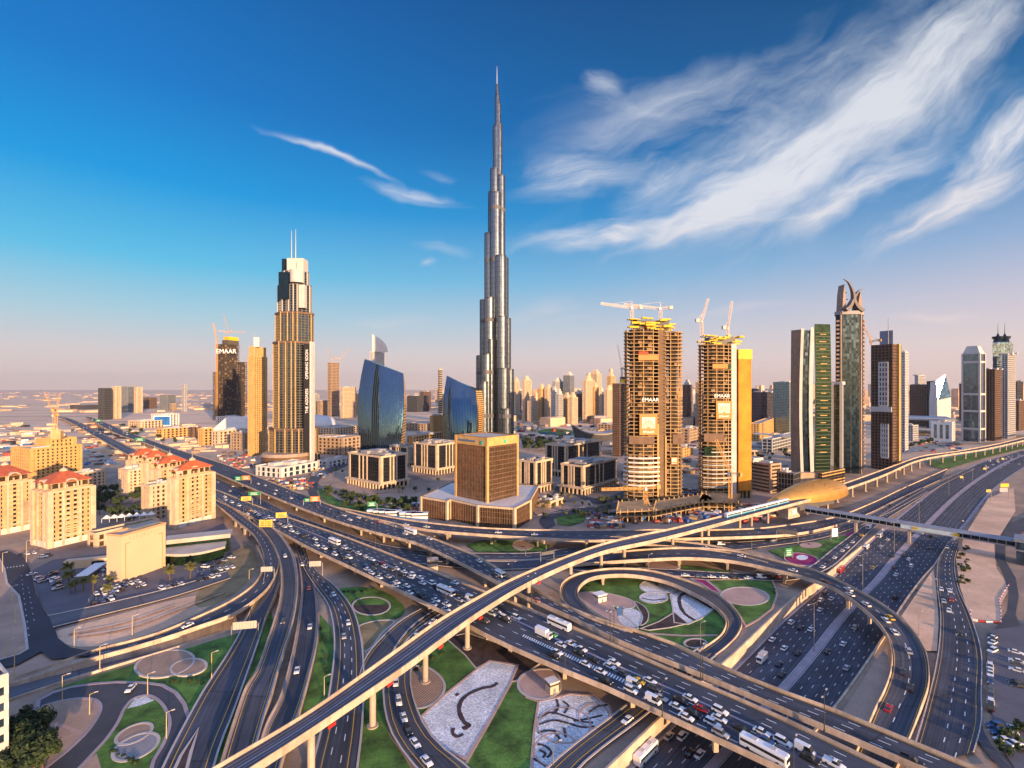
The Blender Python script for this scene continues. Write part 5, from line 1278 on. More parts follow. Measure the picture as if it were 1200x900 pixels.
for i in range(9):
    z_ = 12 + i * 4.3; b.ring([(p[0], p[1]) for p in lw2], -.5, 1.1, z_, z_ + .9)
b.build('balcony_fronts', LGREY, r2)
logo(r2, u2(845), -6.6, zat(480, d2), 15.5)
text('lettering', 'EMAAR', 4.8, TXT, r2, (u2(843), -6.2, zat(464, d2)), (math.pi / 2, 0, 0), .3)
b = MB(); b.box((u2(841), -5.9, zat(429.5, d2)), (15, .4, 4.5)); b.build('orange_sheet', PANEL, r2)
b = MB(); b.box((u2(851), -5.0, zat(430, d2)), (5.5, .4, 5.5)); b.box((u2(830), -5.5, zat(528, d2)), (12, .4, 9)); b.build('green_net', G_GREEN, r2)
b = MB(); b.box((u2(834), -6, zat(512, d2)), (20, .4, 8)); b.build('dark_sheeting', BROWN, r2)
crane('pale hammerhead crane with its jib to the left on the left construction tower', (c1 + u1(743), d1 + 8, zt1), zat(361, d1) - zt1, 32, math.pi + .1, .12, CRANEW)
crane('pale hammerhead crane on the right corner of the left construction tower', (c1 + u1(777), d1 + 8, zt1), zat(362, d1) - zt1, 36, math.pi - .1, .14, CRANEW)
crane('luffing crane with a raised jib, left one on the right construction tower', (c2 + u2(824), d2 + 4, zt2 - 6), zat(377, d2) - zt2 + 6, 24, .2, 1.25, CRANEW, 5)
crane('luffing crane with a raised jib, right one on the right construction tower', (c2 + u2(856), d2 + 6, zt2), zat(385, d2) - zt2, 28, .3, 1.38, CRANEW, 5)
crane('low orange crane at the foot of the left construction tower', G(757, 604), 22, 40, math.pi + .12, 0)
crane('low orange crane at the foot of the right construction tower', G(856, 603), 34, 32, 2.1, 1.1)
r3, pl, h = bldg('unfinished_tower', 'slim unfinished concrete frame just left of the left construction tower', 'unfinished tower', 726, 535, 718, 736, 30, 450, 'brown', fh=3.6, fs=3.6, fw=.8, bo=.6, plant=False)
b = MB(); b.box((10, 12, h + 5), (12, 10, 6)); b.build('formwork', YELF, r3); b = MB(); b.box((10, 12, h + 10), (11, 9, 4)); b.build('formwork_top', DARKM, r3)
P = Vector(r3.location); crane('dark luffing crane on the slim concrete frame', P + Vector((6, 10, h + 12)), 12, 42, 1.9, 1.25, METAL, 6)
# ---- right hand towers ---------------------------------------------------------------------------------------
dG = 560.0; qg = dG / F; cg = at_depth(952, dG)
def ug(u): return (u - 952) * qg
r = thing('green_glass_tower', 'tower with green glass front and a curved white frame', 'office tower', (cg, dG, 0))
hg = zat(380, dG); SHADEDST = mat('shaded_beige_stone', (.27, .185, .125), .8, var=.1, scale=.1, cell=.1)  # beige side wall, its shade mixed into this darker colour
def lens(b, xs0, xs1, ys, z0, z1, n=14, bulge=2.4):
    rr = []
    for i in range(n + 1):
        t_ = i / n; o_ = bulge * math.sin(math.pi * t_) - 0; z = z0 + (z1 - z0) * t_
        rr.append([Vector((xs0 + o_, ys[0], z)), Vector((xs1 + o_, ys[1], z)), Vector((xs1 + o_ + .6 * (ys[2] - ys[1]), ys[2], z)), Vector((xs0 + o_ + .6 * (ys[3] - ys[0]), ys[3], z))])
    b.sweep(rr)
b = MB(); lens(b, ug(933), ug(939), (10, 0, 34, 34), -.3, zat(386, dG), bulge=-.6); b.build('side_wall', SHADEDST, r)
b = MB(); lens(b, ug(938.6), ug(941.6), (-.6, -1.2, 30, 30), -.3, zat(385, dG), bulge=-2.2); lens(b, ug(949), ug(953), (-2.2, -2.6, 30, 30), -.3, zat(384, dG), bulge=-2.2); b.build('white_frame', LGREY, r)
b = MB(); lens(b, ug(941.6), ug(949.2), (-.2, -.6, 28, 28), 14, zat(387, dG), bulge=-2.2); b.build('recessed_glazing', G_TEAL, r)
b = MB(); lens(b, ug(952.6), ug(973), (-3, 0, 32, 34), 14, hg, bulge=1.2); b.build('green_glazing', G_GREEN, r)
b = MB()
nfl = 40
for i in range(nfl):
    z = 16 + (hg - 22) * i / nfl; o_ = 1.2 * math.sin(math.pi * (z - 14) / (hg - 14)); b.box((ug(962.8) + o_, -1.62, z), (19.6 * qg, .5, .55), .147 * .0 + math.atan2(3, 20.4 * qg))
b.build('floor_lines', mat('green_spandrel', (.035, .06, .03), .5, var=.1), r)
b = MB(); rr = random.Random(9)
for i in range(17):
    z = zat(392 + i * 8.6, dG); o_ = 1.2 * math.sin(math.pi * max(0, z - 14) / (hg - 14)); b.box((ug(963) + o_ + rr.uniform(-1, 1), -2.05, z), (rr.uniform(6, 10), .5, .7), math.atan2(3, 20.4 * qg))
b.build('balcony_slots', GOLDST, r)
b = MB(); b.prism([(ug(931), -6), (ug(954), -8), (ug(954) + 22, 30), (ug(931) + 22, 30)], -.3, 14); b.build('stone_base', BEIGE, r)
b = MB(); b.prism([(ug(954.4), -14), (ug(1001), 16), (ug(1001), 40), (ug(954.4), 34)], -.3, 15); b.build('bronze_podium', G_BRONZE, r)
b = MB()
for i in range(5): b.ring([(ug(954.4), -14), (ug(1001), 16), (ug(1001), 40), (ug(954.4), 34)], -.3, .3, i * 3.4 + .2, i * 3.4 + 1.2)
b.build('podium_bands', GOLDST, r)
r, pl, h = bldg('bronze_slab', 'short tower with a grey frame and olive glass beside the green tower', 'office tower', 986, 556, 975, 1000, 50, 449, 'green', gl=glass('olive_glass', (.28, .24, .08), .12, .7), plant=True)
b = MB(); b.ring(pl, -.3, 1.0, h - 2, h + 2); [b.box((q[0] * .98, q[1] * .98, h / 2), (3.4, 3.4, h), .8) for q in (pl[0], pl[3])]; b.build('grey_frame', LGREY, r)
# crescent crowned tower
dC = 630.0; qc = dC / F; cc = at_depth(1000, dC)
def uc(u): return (u - 1000) * qc
r = thing('crescent_tower', 'dark blue tower topped by two curved horn shaped blades', 'skyscraper', (cc, dC, 0))
hc = zat(366, dC)
body = [(uc(986), -2), (uc(1004.5), -4), (uc(1007), -2), (uc(1015), 6), (uc(1016) + 12, 30), (uc(984) + 17, 30), (uc(983), 6)]
storeys(r, body, -.4, hc, dict(fh=4, gl=G_TEAL, bm=G_TEAL, bh=.4, bo=.12, fs=9, fw=.3, fo=.2, fm=DGREY))
b = MB()
for i in range(36):
    z = 8 + i * (hc - 14) / 36; b.box((uc(1011.5), 1.0, z), (6.5, 5, 2.4), .75)
    if i > 20: b.box((uc(983.5), 2, z), (4.5, 5, 2.4), -.5)
b.box((uc(1007.2), -2.6, hc / 2), (1.6, 2.0, hc)); b.box((uc(984.6), -1.2, hc / 2), (1.4, 1.6, hc)); b.build('stone_balconies', mat('pale_stone', (.30, .22, .165), .8, var=.1, cell=.1), r)
b = MB(); b.ring(body, -.4, 1.4, hc - 3, hc + 1.5); b.build('crown_band', GREY, r)
HORN = mat('dark_horn_cladding', (.13, .115, .115), .6, var=.08, cell=.1)
def horn(path, w0, w1, m, nm):
    C = catmull([Vector((uc(u), -2.5, zat(v, dC))) for u, v in path], 8); rr = []
    for i, p_ in enumerate(C):
        t_ = i / (len(C) - 1); w_ = w0 + (w1 - w0) * t_; d = (C[min(i + 1, len(C) - 1)] - C[max(0, i - 1)]).normalized(); s = Vector((d.z, 0, -d.x)) * w_ / 2; k = Vector((0, w_ * 1.1, 0))
        rr.append([p_ - s - k, p_ + s - k, p_ + s + k, p_ - s + k])
    b = MB(); b.sweep(rr); b.build(nm, m, r)
horn([(1008, 365), (1003, 361), (999, 354), (998, 345), (996, 338), (992, 331), (987, 327.5)], 4.6, .5, HORN, 'blade')
horn([(988, 364), (993, 360), (997, 353), (1001, 346), (1005, 341), (1010.5, 338.5)], 4.6, .5, HORN, 'blade')
STN = MATS['pale_stone']
for pts in ([(987.2, 364), (991.5, 364), (991, 350), (989.8, 333), (988.2, 345)], [(1005.5, 364), (1010.3, 364), (1010, 352), (1008.6, 342), (1006.6, 351)]):
    b = MB(); vs = [Vector((uc(u), 0, zat(v, dC))) for u, v in pts]; n = len(vs)
    b.sweep([[q + Vector((0, 12, 0)) for q in vs], [q for q in vs]]); b.build('stone_pinnacle', STN, r)
b = MB(); [b.box((uc(994), 5, zat(v, dC)), (6, 1, 1)) for v in (342, 350)]; b.build('crown_braces', GREY, r)
r, pl, h = bldg('white_grid_tower', 'dark brown tower with a white window grid and a flat sign plate on its roof', 'tower', 1046, 552, 1021, 1056, 58, 404, 'brown', fs=4.4, plant=True)
P = Vector(r.location)
uL_ = Vector(pl[3]).normalized(); nl = Vector((-math.sin(math.radians(58)), -math.cos(math.radians(58)))); LL = Vector(pl[3]).length
WG = mat('white_window_grid', (.66, .64, .64), .7, var=.08)
b = MB()
for (f0, f1, za, zb) in ((.22, .62, zat(476, P.y), zat(424, P.y)), (.20, .52, zat(537, P.y), zat(497, P.y))):
    yw = math.atan2(uL_.y, uL_.x); nf = int((zb - za) / 6.5)
    for i in range(nf + 1):
        q = uL_ * (LL * (f0 + f1) / 2) + nl * .75; b.box((q.x, q.y, za + i * 6.5), (LL * (f1 - f0), .5, 2.2), yw)
    for j in range(4):
        q = uL_ * (LL * (f0 + (f1 - f0) * j / 3)) + nl * .8; b.box((q.x, q.y, (za + zb) / 2), (1.5, .7, zb - za), yw)
q = uL_ * (LL * .5) + nl * 1.0; b.box((q.x, q.y, zat(480, P.y)), (LL * .95, 1.2, 7), math.atan2(uL_.y, uL_.x))
b.build('white_grid', WG, r)
q = uL_ * (LL * .4) - nl * 8
b = MB(); b.box((q.x, q.y, h + 10), (LL * .62, 1.5, 20), math.atan2(uL_.y, uL_.x)); b.build('roof_plate', mat('blue_grey_plate', (.22, .27, .36), .6, var=.05), r)
b = MB(); b.tube((q.x, q.y - 3, h), (q.x, q.y - 3, h + 37), .7, .25); b.build('mast', METAL, r)
b = MB(); b.box((pl[1][0] * .5 + 1, pl[1][1] * .5 - 1, h / 2), (4, 4, h + 3), .5); b.build('gold_pier', GOLDST, r)
crane('crane working between the horn topped tower and the white grid tower', D(1021, 404, P.y), 3, 34, 2.2, 1.2)
for a_ in ((1061, 530, 1056, 1064, 413, 'white', 'pale slim tower behind the white grid tower'), (1084, 500, 1066, 1090, 451, 'brown', 'dark brown slab leaning outward among the far towers'), (1095, 502, 1086, 1108, 447, 'teal', 'teal glass block beside the white faceted tower'),
           (1076, 498, 1072, 1084, 440, 'grey', 'grey block with a square top behind the brown slab'), (1127, 495, 1124, 1131, 450, 'brown', 'thin brown tower behind the blue banded tower'), (1166, 517, 1153, 1174, 433, 'brown', 'dark brown tower right of the blue banded tower'),
           (1181, 514, 1174, 1190, 415, 'grey', 'grey tower in front of the twin domed tower'), (1176, 512, 1171, 1183, 432, 'beige', 'slim beige tower in front of the twin domed tower'), (1194, 505, 1188, 1205, 470, 'brown', 'brown block at the right edge of the skyline'),
           (1192, 500, 1188, 1199, 447, 'dark', 'thin dark tower at the right edge of the skyline'), (1070, 517, 1058, 1076, 499, 'grey', 'low grey box building on the open sand')):
    bldg('distant_tower', a_[6], 'tower', a_[0], a_[1], a_[2], a_[3], 58, a_[4], a_[5], fh=4.5)
r, pl, h = bldg('white_office', 'small white office block with three blue window strips', 'office', 1116, 518, 1091, 1119, 66, 495, 'white', plant=True)
b = MB(); uL_ = Vector(pl[3]).normalized(); LL = Vector(pl[3]).length; nl = Vector((-math.sin(math.radians(66)), -math.cos(math.radians(66))))
b.box(((uL_ * LL / 2 + nl * .4).x, (uL_ * LL / 2 + nl * .4).y, h / 2), (LL, 1.2, h + 1), math.atan2(uL_.y, uL_.x)); b.build('white_front', WHITE, r)
b = MB()
for f_ in (.22, .5, .78): q = uL_ * LL * f_ + nl * 1.1; b.box((q.x, q.y, h / 2), (LL * .14, .4, h * .72), math.atan2(uL_.y, uL_.x))
b.build('window_strip', G_BLUE, r)
r = thing('faceted_tower', 'white faceted tower with a slanted glass top in the far group', 'tower', G(1108, 503))
dF = G(1108, 503).y; qf = dF / F
b = MB(); rr = [[Vector(((u - 1108) * qf, y, zat(v, dF))) for u, v, y in ring_] for ring_ in (((1099, 503, 0), (1112, 503, -6), (1116, 503, 20), (1100, 503, 30)), ((1098, 470, 0), (1112, 466, -6), (1118, 468, 20), (1100, 470, 30)), ((1098, 446, 4), (1109, 438, 4), (1115, 462, 20), (1100, 448, 26)))]
b.sweep(rr); b.build('facets', WHITEC, r)
b = MB(); b.quad(*[Vector(((u - 1108) * qf, y, zat(v, dF))) for u, v, y in ((1098.3, 469, -1.2), (1111.8, 465.5, -7), (1109, 439, 2.5), (1098.3, 446.5, 2.8))]); b.build('slanted_glazing', G_BLUE, r)
r, pl, h = bldg('blue_banded_tower', 'blue glass tower with white bands and chamfered top at the right', 'office tower', 1148, 518, 1128, 1154, 62, 414, 'blue', plant=False, fs=15, bh=.45, bm=G_BLUE)
b = MB(); b.ring(pl, -.3, .9, h - 1, h + 1); P = Vector(r.location)
for v in (424, 462, 482, 503): b.ring(pl, -.3, .9, zat(v, P.y) - 2, zat(v, P.y) + 2)
for q in pl: b.box((q[0], q[1], h / 2), (3, 3, h), .5)
b.build('white_bands', LGREY, r)
b = MB(); c = Vector((sum(q[0] for q in pl) / 4, sum(q[1] for q in pl) / 4)); b.frustum(pl, h, [tuple(c + (Vector(q) - c) * .62) for q in pl], h + 16); b.build('chamfered_crown', LGREY, r)
dJ = 1120.0; qj = dJ / F; r = thing('twin_crown_tower', 'blue grey tower with scalloped sides and two domed pinnacles at far right', 'hotel tower', (at_depth(1176, dJ), dJ, 0))
def uj(u): return (u - 1176) * qj
hj = zat(401, dJ)
b = MB(); rr = []
for i in range(29):
    t_ = i / 28; w_ = 13.2 + .8 * math.sin(t_ * math.pi * 2) - .9 * (t_ > .97) + (i % 2) * .35
    rr.append([Vector((uj(1176 - w_), 0, hj * t_)), Vector((uj(1176 + w_ * .45), -8, hj * t_)), Vector((uj(1176 + w_), 4, hj * t_)), Vector((uj(1176 + w_) + 30, 40, hj * t_)), Vector((uj(1176 - w_) + 40, 40, hj * t_))])
b.sweep(rr); b.build('glazing', G_BLUE, r)
b = MB()
for i in range(44):
    t_ = i / 44; w_ = 13.4 + .8 * math.sin(t_ * math.pi * 2); b.prism([(uj(1176 - w_), -.6), (uj(1176 + w_ * .45), -8.8), (uj(1176 + w_) + .6, 3.6), (uj(1176 + w_) + 30.6, 40), (uj(1176 - w_) + 40, 40)], hj * t_, hj * t_ + .9)
b.build('floor_bands', GREY, r)
for u in (1173.5, 1181.5):
    b = MB(); b.tube((uj(u), 8, hj), (uj(u), 8, hj + 8), 9, 7, 12); b.tube((uj(u), 8, hj + 8), (uj(u), 8, hj + 14), 10, 10.5, 12); b.tube((uj(u), 8, hj + 14), (uj(u), 8, hj + 21), 3.5, 1, 10); b.tube((uj(u), 8, hj + 20), (uj(u), 8, hj + 46), .7, .2, 6); b.build('pinnacle', G_TEAL, r)
bldg('teal_block', 'broad teal office block between the netted tower and the green tower', 'office', 925, 509, 906, 937, 60, 448, 'teal', gl=glass('sea_glass', (.14, .24, .24), .15, .6), bm=GREY, fm=GREY)
bldg('dark_block', 'dark purple glass block behind the netted tower', 'office', 892, 506, 876, 910, 50, 460, 'dark', gl=glass('plum_glass', (.07, .05, .08), .15, .6))
bldg('dark_block', 'short dark block with a boxy top behind the netted tower', 'office', 884, 500, 879, 891, 50, 456, 'dark')
bldg('car_park_building', 'low beige multi storey car park behind the netted tower', 'car park', 903, 578, 860, 915, 62, 545, 'beige', fs=20, fw=1.5, fh=3.6)
bldg('low_podium', 'dark low podium with a truss bridge beside the car park building', 'podium', 930, 580, 905, 938, 50, 556, 'dark', fh=5)
bldg('hotel_block', 'sunlit gold low hotel behind the car park building', 'hotel', 890, 517, 879, 938, 35, 497, 'gold', fh=4, fs=6)
bldg('hall_building', 'grey flat hall in front of the sunlit low hotel', 'hall', 905, 530, 893, 936, 45, 515, 'grey', fh=6, fs=9)
# ---- midtown cream towers in the distance ------------------------------------------------------------------------
MID = [(604, 489, 600.5, 602.5, 447, 'cream2'), (608, 488, 604.5, 611.5, 458, 'blue'), (615, 494, 612, 623, 446, 'cream2'), (623, 495, 618, 630, 470, 'cream2'), (634, 493, 630, 640, 455.5, 'cream'), (642, 493, 638, 648, 456, 'cream2'), (650, 497, 646, 654, 459, 'white'), (655, 498, 651, 660, 462, 'grey'),
       (651, 486, 647, 660, 447, 'grey'), (668, 486, 660, 673, 440, 'blue'), (665, 496, 659, 670, 466, 'cream'), (671, 498, 666, 677, 466, 'cream2'), (678, 493, 673, 684, 462, 'brown'), (687, 496, 682.5, 697, 446, 'cream2'), (697, 495, 694, 701.5, 454, 'cream'), (705, 490, 700, 709, 459, 'blue'), (712, 496, 708, 720, 457, 'cream2'), (716, 494, 711, 721, 441, 'cream'),
       (700, 491, 691, 699, 438, 'cream2'), (805, 498, 800, 811, 451, 'brown'), (812, 494, 809, 817, 462, 'grey'), (826, 500, 815, 822, 448, 'beige')]
MIDL = ['pale slim tower just right of the tallest tower', 'blue glass tower next right of the tallest tower', 'tall cream tower with a stepped top right of the tallest tower', 'lower cream tower in front of the stepped cream tower', 'left one of a pair of cream towers in midtown', 'right one of a pair of cream towers in midtown', 'white topped tower in the middle of midtown', 'grey green tower in front of midtown',
        'far bluish tower block behind midtown', 'far blue and white tower rising behind midtown', 'short cream tower with a small crown in midtown', 'golden short tower beside the short crowned tower', 'dark brown tower beside the widest cream tower', 'widest cream tower of midtown, with a domed top', 'bright slab joined to the widest cream tower', 'blue glass tower in a gap of midtown', 'cream tower left of the slim concrete frame', 'tall cream tower with a ball top left of the slim concrete frame',
        'stepped upper part behind the widest cream tower', 'brown tower seen between the construction towers', 'grey tower seen between the construction towers', 'slim beige tower touching the right construction tower']
for q, l in zip(MID, MIDL):
    r, pl, h = bldg('midtown_tower', l, 'tower', q[0], q[1], q[2], q[3] if q[3] > q[0] else q[0] + 5, 32, q[4], q[5], fh=5, plant=False, group='towers of the distant midtown cluster')
    c = Vector((sum(p[0] for p in pl) / 4, sum(p[1] for p in pl) / 4)); s = .62; b = MB()
    b.prism([tuple(c + (Vector(p) - c) * .66) for p in pl], h, h + 9); b.prism([tuple(c + (Vector(p) - c) * .38) for p in pl], h + 9, h + 16)
    if 'ball' in l or 'domed' in l: b.tube((c.x, c.y, h + 16), (c.x, c.y, h + 26), 8, 5, 10)
    b.build('crown', CREAM2 if 'c' in q[5][:1] else LGREY, r)
r = thing('slim_round_tower', 'slim rounded tower standing alone left of the smaller curved glass tower', 'tower', G(516, 484))
P = Vector(r.location); h = zat(434, P.y); b = MB(); b.tube((0, 0, 0), (0, 0, h), 9.5, 9, 12); b.build('glazing', G_TEAL, r); b = MB(); [b.tube((0, 0, z), (0, 0, z + 2.5), 9.9, 9.9, 12) for z in range(5, int(h), 8)]; b.tube((0, 0, h - 4), (0, 0, h + 6), 8, 10, 12); b.build('floor_bands', CREAM2, r)
for a_ in ((489, 483, 477, 503, 464, 'dark', 'dark low block on the horizon right of the large curved tower'), (497, 481, 492, 505, 459, 'brown', 'brown stepped block on the horizon'), (507, 514, 504, 521, 488, 'gold', 'low golden banded block beside the smaller curved tower')):
    bldg('distant_block', a_[6], 'building', a_[0], a_[1], a_[2], a_[3], 25, a_[4], a_[5], fh=5)
# opera hall
r = thing('opera_hall', 'low dark dhow shaped hall with a curved pale roof', 'opera house', G(704, 522))
b = MB(); rr = []
for i in range(15):
    t_ = i / 14; x = -52 + 104 * t_; wl = 24 * math.sin(math.pi * (.12 + .8 * t_)) + 4; z1 = 30 - 10 * math.sin(math.pi * t_) + (6 if t_ < .2 else 0) * (1 - t_ * 5)
    rr.append([Vector((x * .85, 24 - wl * .5, 0)), Vector((x, 24 - wl, z1)), Vector((x, 24 + wl, z1)), Vector((x * .85, 24 + wl * .5, 0))])
b.sweep(rr); b.build('hull', DGREY, r)
b = MB(); b.sweep([[q_2 + Vector((0, 0, .1)) for q_2 in (a_[1], a_[2])] + [a_[2] + Vector((0, 0, 2.5)), a_[1] + Vector((0, -2, 2.5))] for a_ in rr]); b.build('roof', ROOFG, r)
# ---- far left group and mall -----------------------------------------------------------------------------------
FARL = [(122, 492, 115, 131, 455, 'dark', 'dark glass tower with pale side walls at far left'), (135, 491, 131, 142, 453, 'cream2', 'pale slab joined to the dark glass tower at far left'), (150, 483, 141, 158, 453, 'blue', 'blue glass block of the far left pair'), (160, 484, 157, 167, 454, 'cream2', 'white columned block of the far left pair'),
        (175, 479, 168, 184, 466, 'brown', 'low brown office slab beyond the far left pair'), (196, 481, 187, 206, 463, 'blue', 'low blue office block beyond the far left pair'), (202, 482, 199, 206, 473, 'beige', 'beige annex in front of the low blue office block'), (216, 483, 213, 219, 451, 'grey', 'lone slender grey tower on the plain'), (97, 480, 82, 116, 475, 'dark', 'long low dark building on the plain at far left')]
for a_ in FARL: bldg('distant_tower', a_[6], 'building', a_[0], a_[1], a_[2], a_[3], 22, a_[4], a_[5], fh=6, plant=False)
MALL = [(165, 502, 150, 200, 494, 'cream2', 'long low cream hall beside the far viaduct'), (192, 499, 177, 210, 486, 'white', 'white hall with a big blue screen on its front'), (190, 514, 183, 232, 503, 'gold', 'long sunlit sand coloured hall near the mall'), (226, 516, 222, 236, 501, 'brown', 'small dark red hall near the mall'), (238, 522, 232, 250, 503, 'gold', 'arched gateway hall of the mall'),
        (256, 523, 248, 292, 506, 'cream2', 'broad pale mall hall left of the golden tower'), (285, 528, 270, 300, 508, 'beige', 'beige mall block touching the golden tower'), (402, 534, 364, 422, 514, 'beige', 'long tan mall wall right of the stepped tower'), (392, 510, 366, 420, 502, 'cream2', 'pale mall roofs right of the stepped tower'), (270, 495, 253, 306, 489, 'white', 'low white sheds at the foot of the dark unfinished skyscraper'),
        (484, 522, 477, 520, 512, 'cream', 'low cream block between the two curved glass towers'), (500, 505, 476, 520, 497, 'beige', 'low tan market halls between the two curved glass towers'), (330, 560, 300, 372, 549, 'white', 'low white roofed hall in front of the stepped tower'), (384, 548, 372, 410, 541, 'grey', 'low grey hall beside the curved access road'), (645, 596, 630, 660, 589, 'cream2', 'low cream pavilion right of the brown cube'), (616, 492, 601, 626, 486, 'beige', 'low tan palace behind the tallest tower'), (640, 499, 625, 660, 495, 'beige', 'low tan market blocks at the foot of midtown'), (720, 505, 700, 735, 498, 'beige', 'low tan blocks right of midtown'), (808, 520, 800, 822, 503, 'beige', 'low sunlit block between the construction towers'), (800, 536, 790, 812, 526, 'gold', 'small golden block behind the left construction tower')]
for a_ in MALL: bldg('low_hall', a_[6], 'hall', a_[0], a_[1], a_[2], a_[3], 24 if a_[0] < 600 else 38, a_[4], a_[5], fh=5.5, fs=9, fw=4)
r = thing('billboard', 'big blue billboard screen on the white hall at far left', 'billboard', G(192, 500)); d_ = G(192, 500).y
b = MB(); b.box((0, -6, zat(493, d_)), (50, 1.5, 30)); b.build('frame', WHITE, r); b = MB(); b.box((0, -7, zat(493, d_)), (44, .8, 24)); b.build('screen', mat('blue_screen', (.02, .14, .42), .4, var=.4, scale=.05), r)
r = thing('mall_dome', 'large pale shell dome of the mall right of the stepped tower', 'dome', G(372, 500) )
b = MB(); rr = []
for i in range(7): t_ = math.pi / 2 * i / 6; rr.append([Vector((62 * math.cos(t_) * math.cos(a), 40 * math.cos(t_) * math.sin(a), 34 * math.sin(t_))) for a in (2 * math.pi * j / 28 for j in range(28))])
b.sweep(rr); b.build('shell', WHITEC, r, smooth=True)
r = thing('market_tent', 'pale tent roof in front of the dark unfinished skyscraper', 'tent', G(278, 507)); b = MB(); b.frustum([(-60, -20), (60, -20), (60, 30), (-60, 30)], 0, [(-25, 0), (40, 0), (40, 15), (-25, 15)], 40); b.build('shell', WHITEC, r)
# low rise clutter out to the horizon, one mass
rr = random.Random(21); b = MB()
def clutter(n, y0, y1, x0f, x1f, s0, s1, h0, h1):
    for i in range(n):
        y = y0 * (y1 / y0) ** rr.random(); x = y * rr.uniform(x0f, x1f)
        hgt = rr.uniform(h0, h1); b.box((x, y, hgt / 2 - .3), (rr.uniform(s0, s1), rr.uniform(s0, s1), hgt + .6), rr.uniform(0, 1.5), rr.choice((0, 0, 1, 2, 3)))
clutter(380, 2200, 12000, -1.1, -.1, 20, 80, 3, 9); clutter(420, 1900, 10000, -.1, 1.15, 20, 80, 4, 14); clutter(380, 1400, 6000, -.1, 1.15, 18, 70, 6, 26); clutter(150, 2600, 7000, .2, 1.1, 30, 60, 40, 150); clutter(90, 2600, 7000, -.15, .2, 30, 60, 30, 120); clutter(190, 820, 1500, -1.05, -.45, 8, 30, 2, 6); clutter(60, 800, 1200, .15, .62, 8, 26, 3, 9)
o = b.build('far_off_low_rise_city', [SAND, BEIGE, CREAM2, GREY]); tag(o, 'pale low rise city spread across the desert plain to the horizon', 'city', kind='stuff')
# ---- station, footbridge, train ---------------------------------------------------------------------
SHELL = mat('gold_station_shell', (.66, .36, .09), .34, metal=.6, var=.1, scale=.12)
p0, p1 = G(899, 590, 13.5), G(981, 574.5, 13.5)
ax = (p1 - p0); ax.z = 0; LS = ax.length; ax.normalize(); sd = Vector((ax.y, -ax.x, 0))
r = thing('metro_station', 'golden shell shaped metro station straddling the elevated railway', 'metro station', ((p0 + p1) / 2).xyz * Vector((1, 1, 0)) if False else Vector((((p0 + p1) / 2).x, ((p0 + p1) / 2).y, 0)))
b = MB(); rr = []
for i in range(25):
    t_ = i / 24; prof = math.sin(math.pi * .5 * min(1, t_ / .72)) ** .9 * (1 if t_ < .72 else 1 - .35 * ((t_ - .72) / .28) ** 2)
    w_ = .8 + 14.0 * prof; hh = 1.5 + 11.5 * prof; c = p0 + ax * (LS * t_); row = []
    for j in range(19):
        a = math.pi * j / 18; x = w_ * math.cos(a) * (1 + .06 * math.sin(a)); z = 13.2 - 2.2 * prof * (1 - math.sin(a)) + hh * max(0, math.sin(a)) ** .8
        row.append(c + sd * x + Vector((0, 0, z)) - Vector((0, 0, c.z)))
    rr.append(row)
b.sweep(rr, closed=False); b.build('shell', SHELL, r, world=True, smooth=True)
b = MB()
rr2 = random.Random(3)
for i in range(26):
    ti = rr2.randrange(8, 21); tj = rr2.randrange(3, 9); q = rr[ti][tj]; q2 = rr[ti][tj + 1]; q3 = rr[ti + 1][tj]
    n_ = (q2 - q).cross(q3 - q); n_.normalize(); n_ = n_ if n_.z > 0 else -n_; o_ = q + n_ * .12
    b.quad(o_, o_ + (q3 - q) * .5, o_ + (q3 - q) * .5 + (q2 - q) * .22, o_ + (q2 - q) * .22)
b.build('skylights', BROWN, r, world=True)
b = MB(); cc_ = (p0 + p1) / 2; b.box((cc_.x, cc_.y, 8.2), (LS * .6, 17, 5.6), math.atan2(ax.y, ax.x)); b.build('concourse', DGREY, r, world=True)
b = MB(); q = p0 + ax * 8 + sd * 14; b.box((q.x, q.y, 8.5), (16, 8, 8), math.atan2(ax.y, ax.x)); q = p0 + ax * 8 + sd * 18.2; b.build('entrance_block', PARA, r, world=True)
b = MB(); b.box((q.x, q.y, 9.5), (5, .3, 3.4), math.atan2(ax.y, ax.x)); b.build('white_board', WHITE, r, world=True)
b = MB(); [b.tube((cc_ + ax * s + sd * k) * Vector((1, 1, 0)) if False else (cc_.x + ax.x * s + sd.x * k, cc_.y + ax.y * s + sd.y * k, -.2), (cc_.x + ax.x * s + sd.x * k, cc_.y + ax.y * s + sd.y * k, 6), 1.0) for s in (-24, -8, 8, 24) for k in (-7, 7)]; b.build('columns', CONC, r, world=True)
f0, f1 = G(944, 600, 9.6), G(1190, 640.5, 9.6)
f0, f1 = Vector((f0.x, f0.y, 0)), Vector((f1.x, f1.y, 0)); fa = (f1 - f0); FL = fa.length; fa.normalize(); fy = math.atan2(fa.y, fa.x); fn = Vector((fa.y, -fa.x, 0)); mid = (f0 + f1) / 2
r = thing('footbridge', 'long grey enclosed footbridge crossing the highway from the station', 'footbridge', mid)
GB = mat('grey_blue_panel', (.25, .275, .33), .5, metal=.3, var=.08)
b = MB(); b.box((mid.x, mid.y, 10.0), (FL, 5.0, .9), fy); b.build('floor_deck', GREY, r, world=True)
b = MB(); b.box((mid.x, mid.y, 11.7), (FL - .4, 4.5, 2.6), fy); b.build('glazing', G_TEAL, r, world=True)
b = MB(); rr = []
for e in (f0, f1): rr.append([e + fn * x + Vector((0, 0, z)) for x, z in ((-2.7, 12.9), (-2.2, 14.2), (-1, 14.8), (1, 14.8), (2.2, 14.2), (2.7, 12.9))])
b.sweep(rr); b.build('roof', GB, r, world=True)
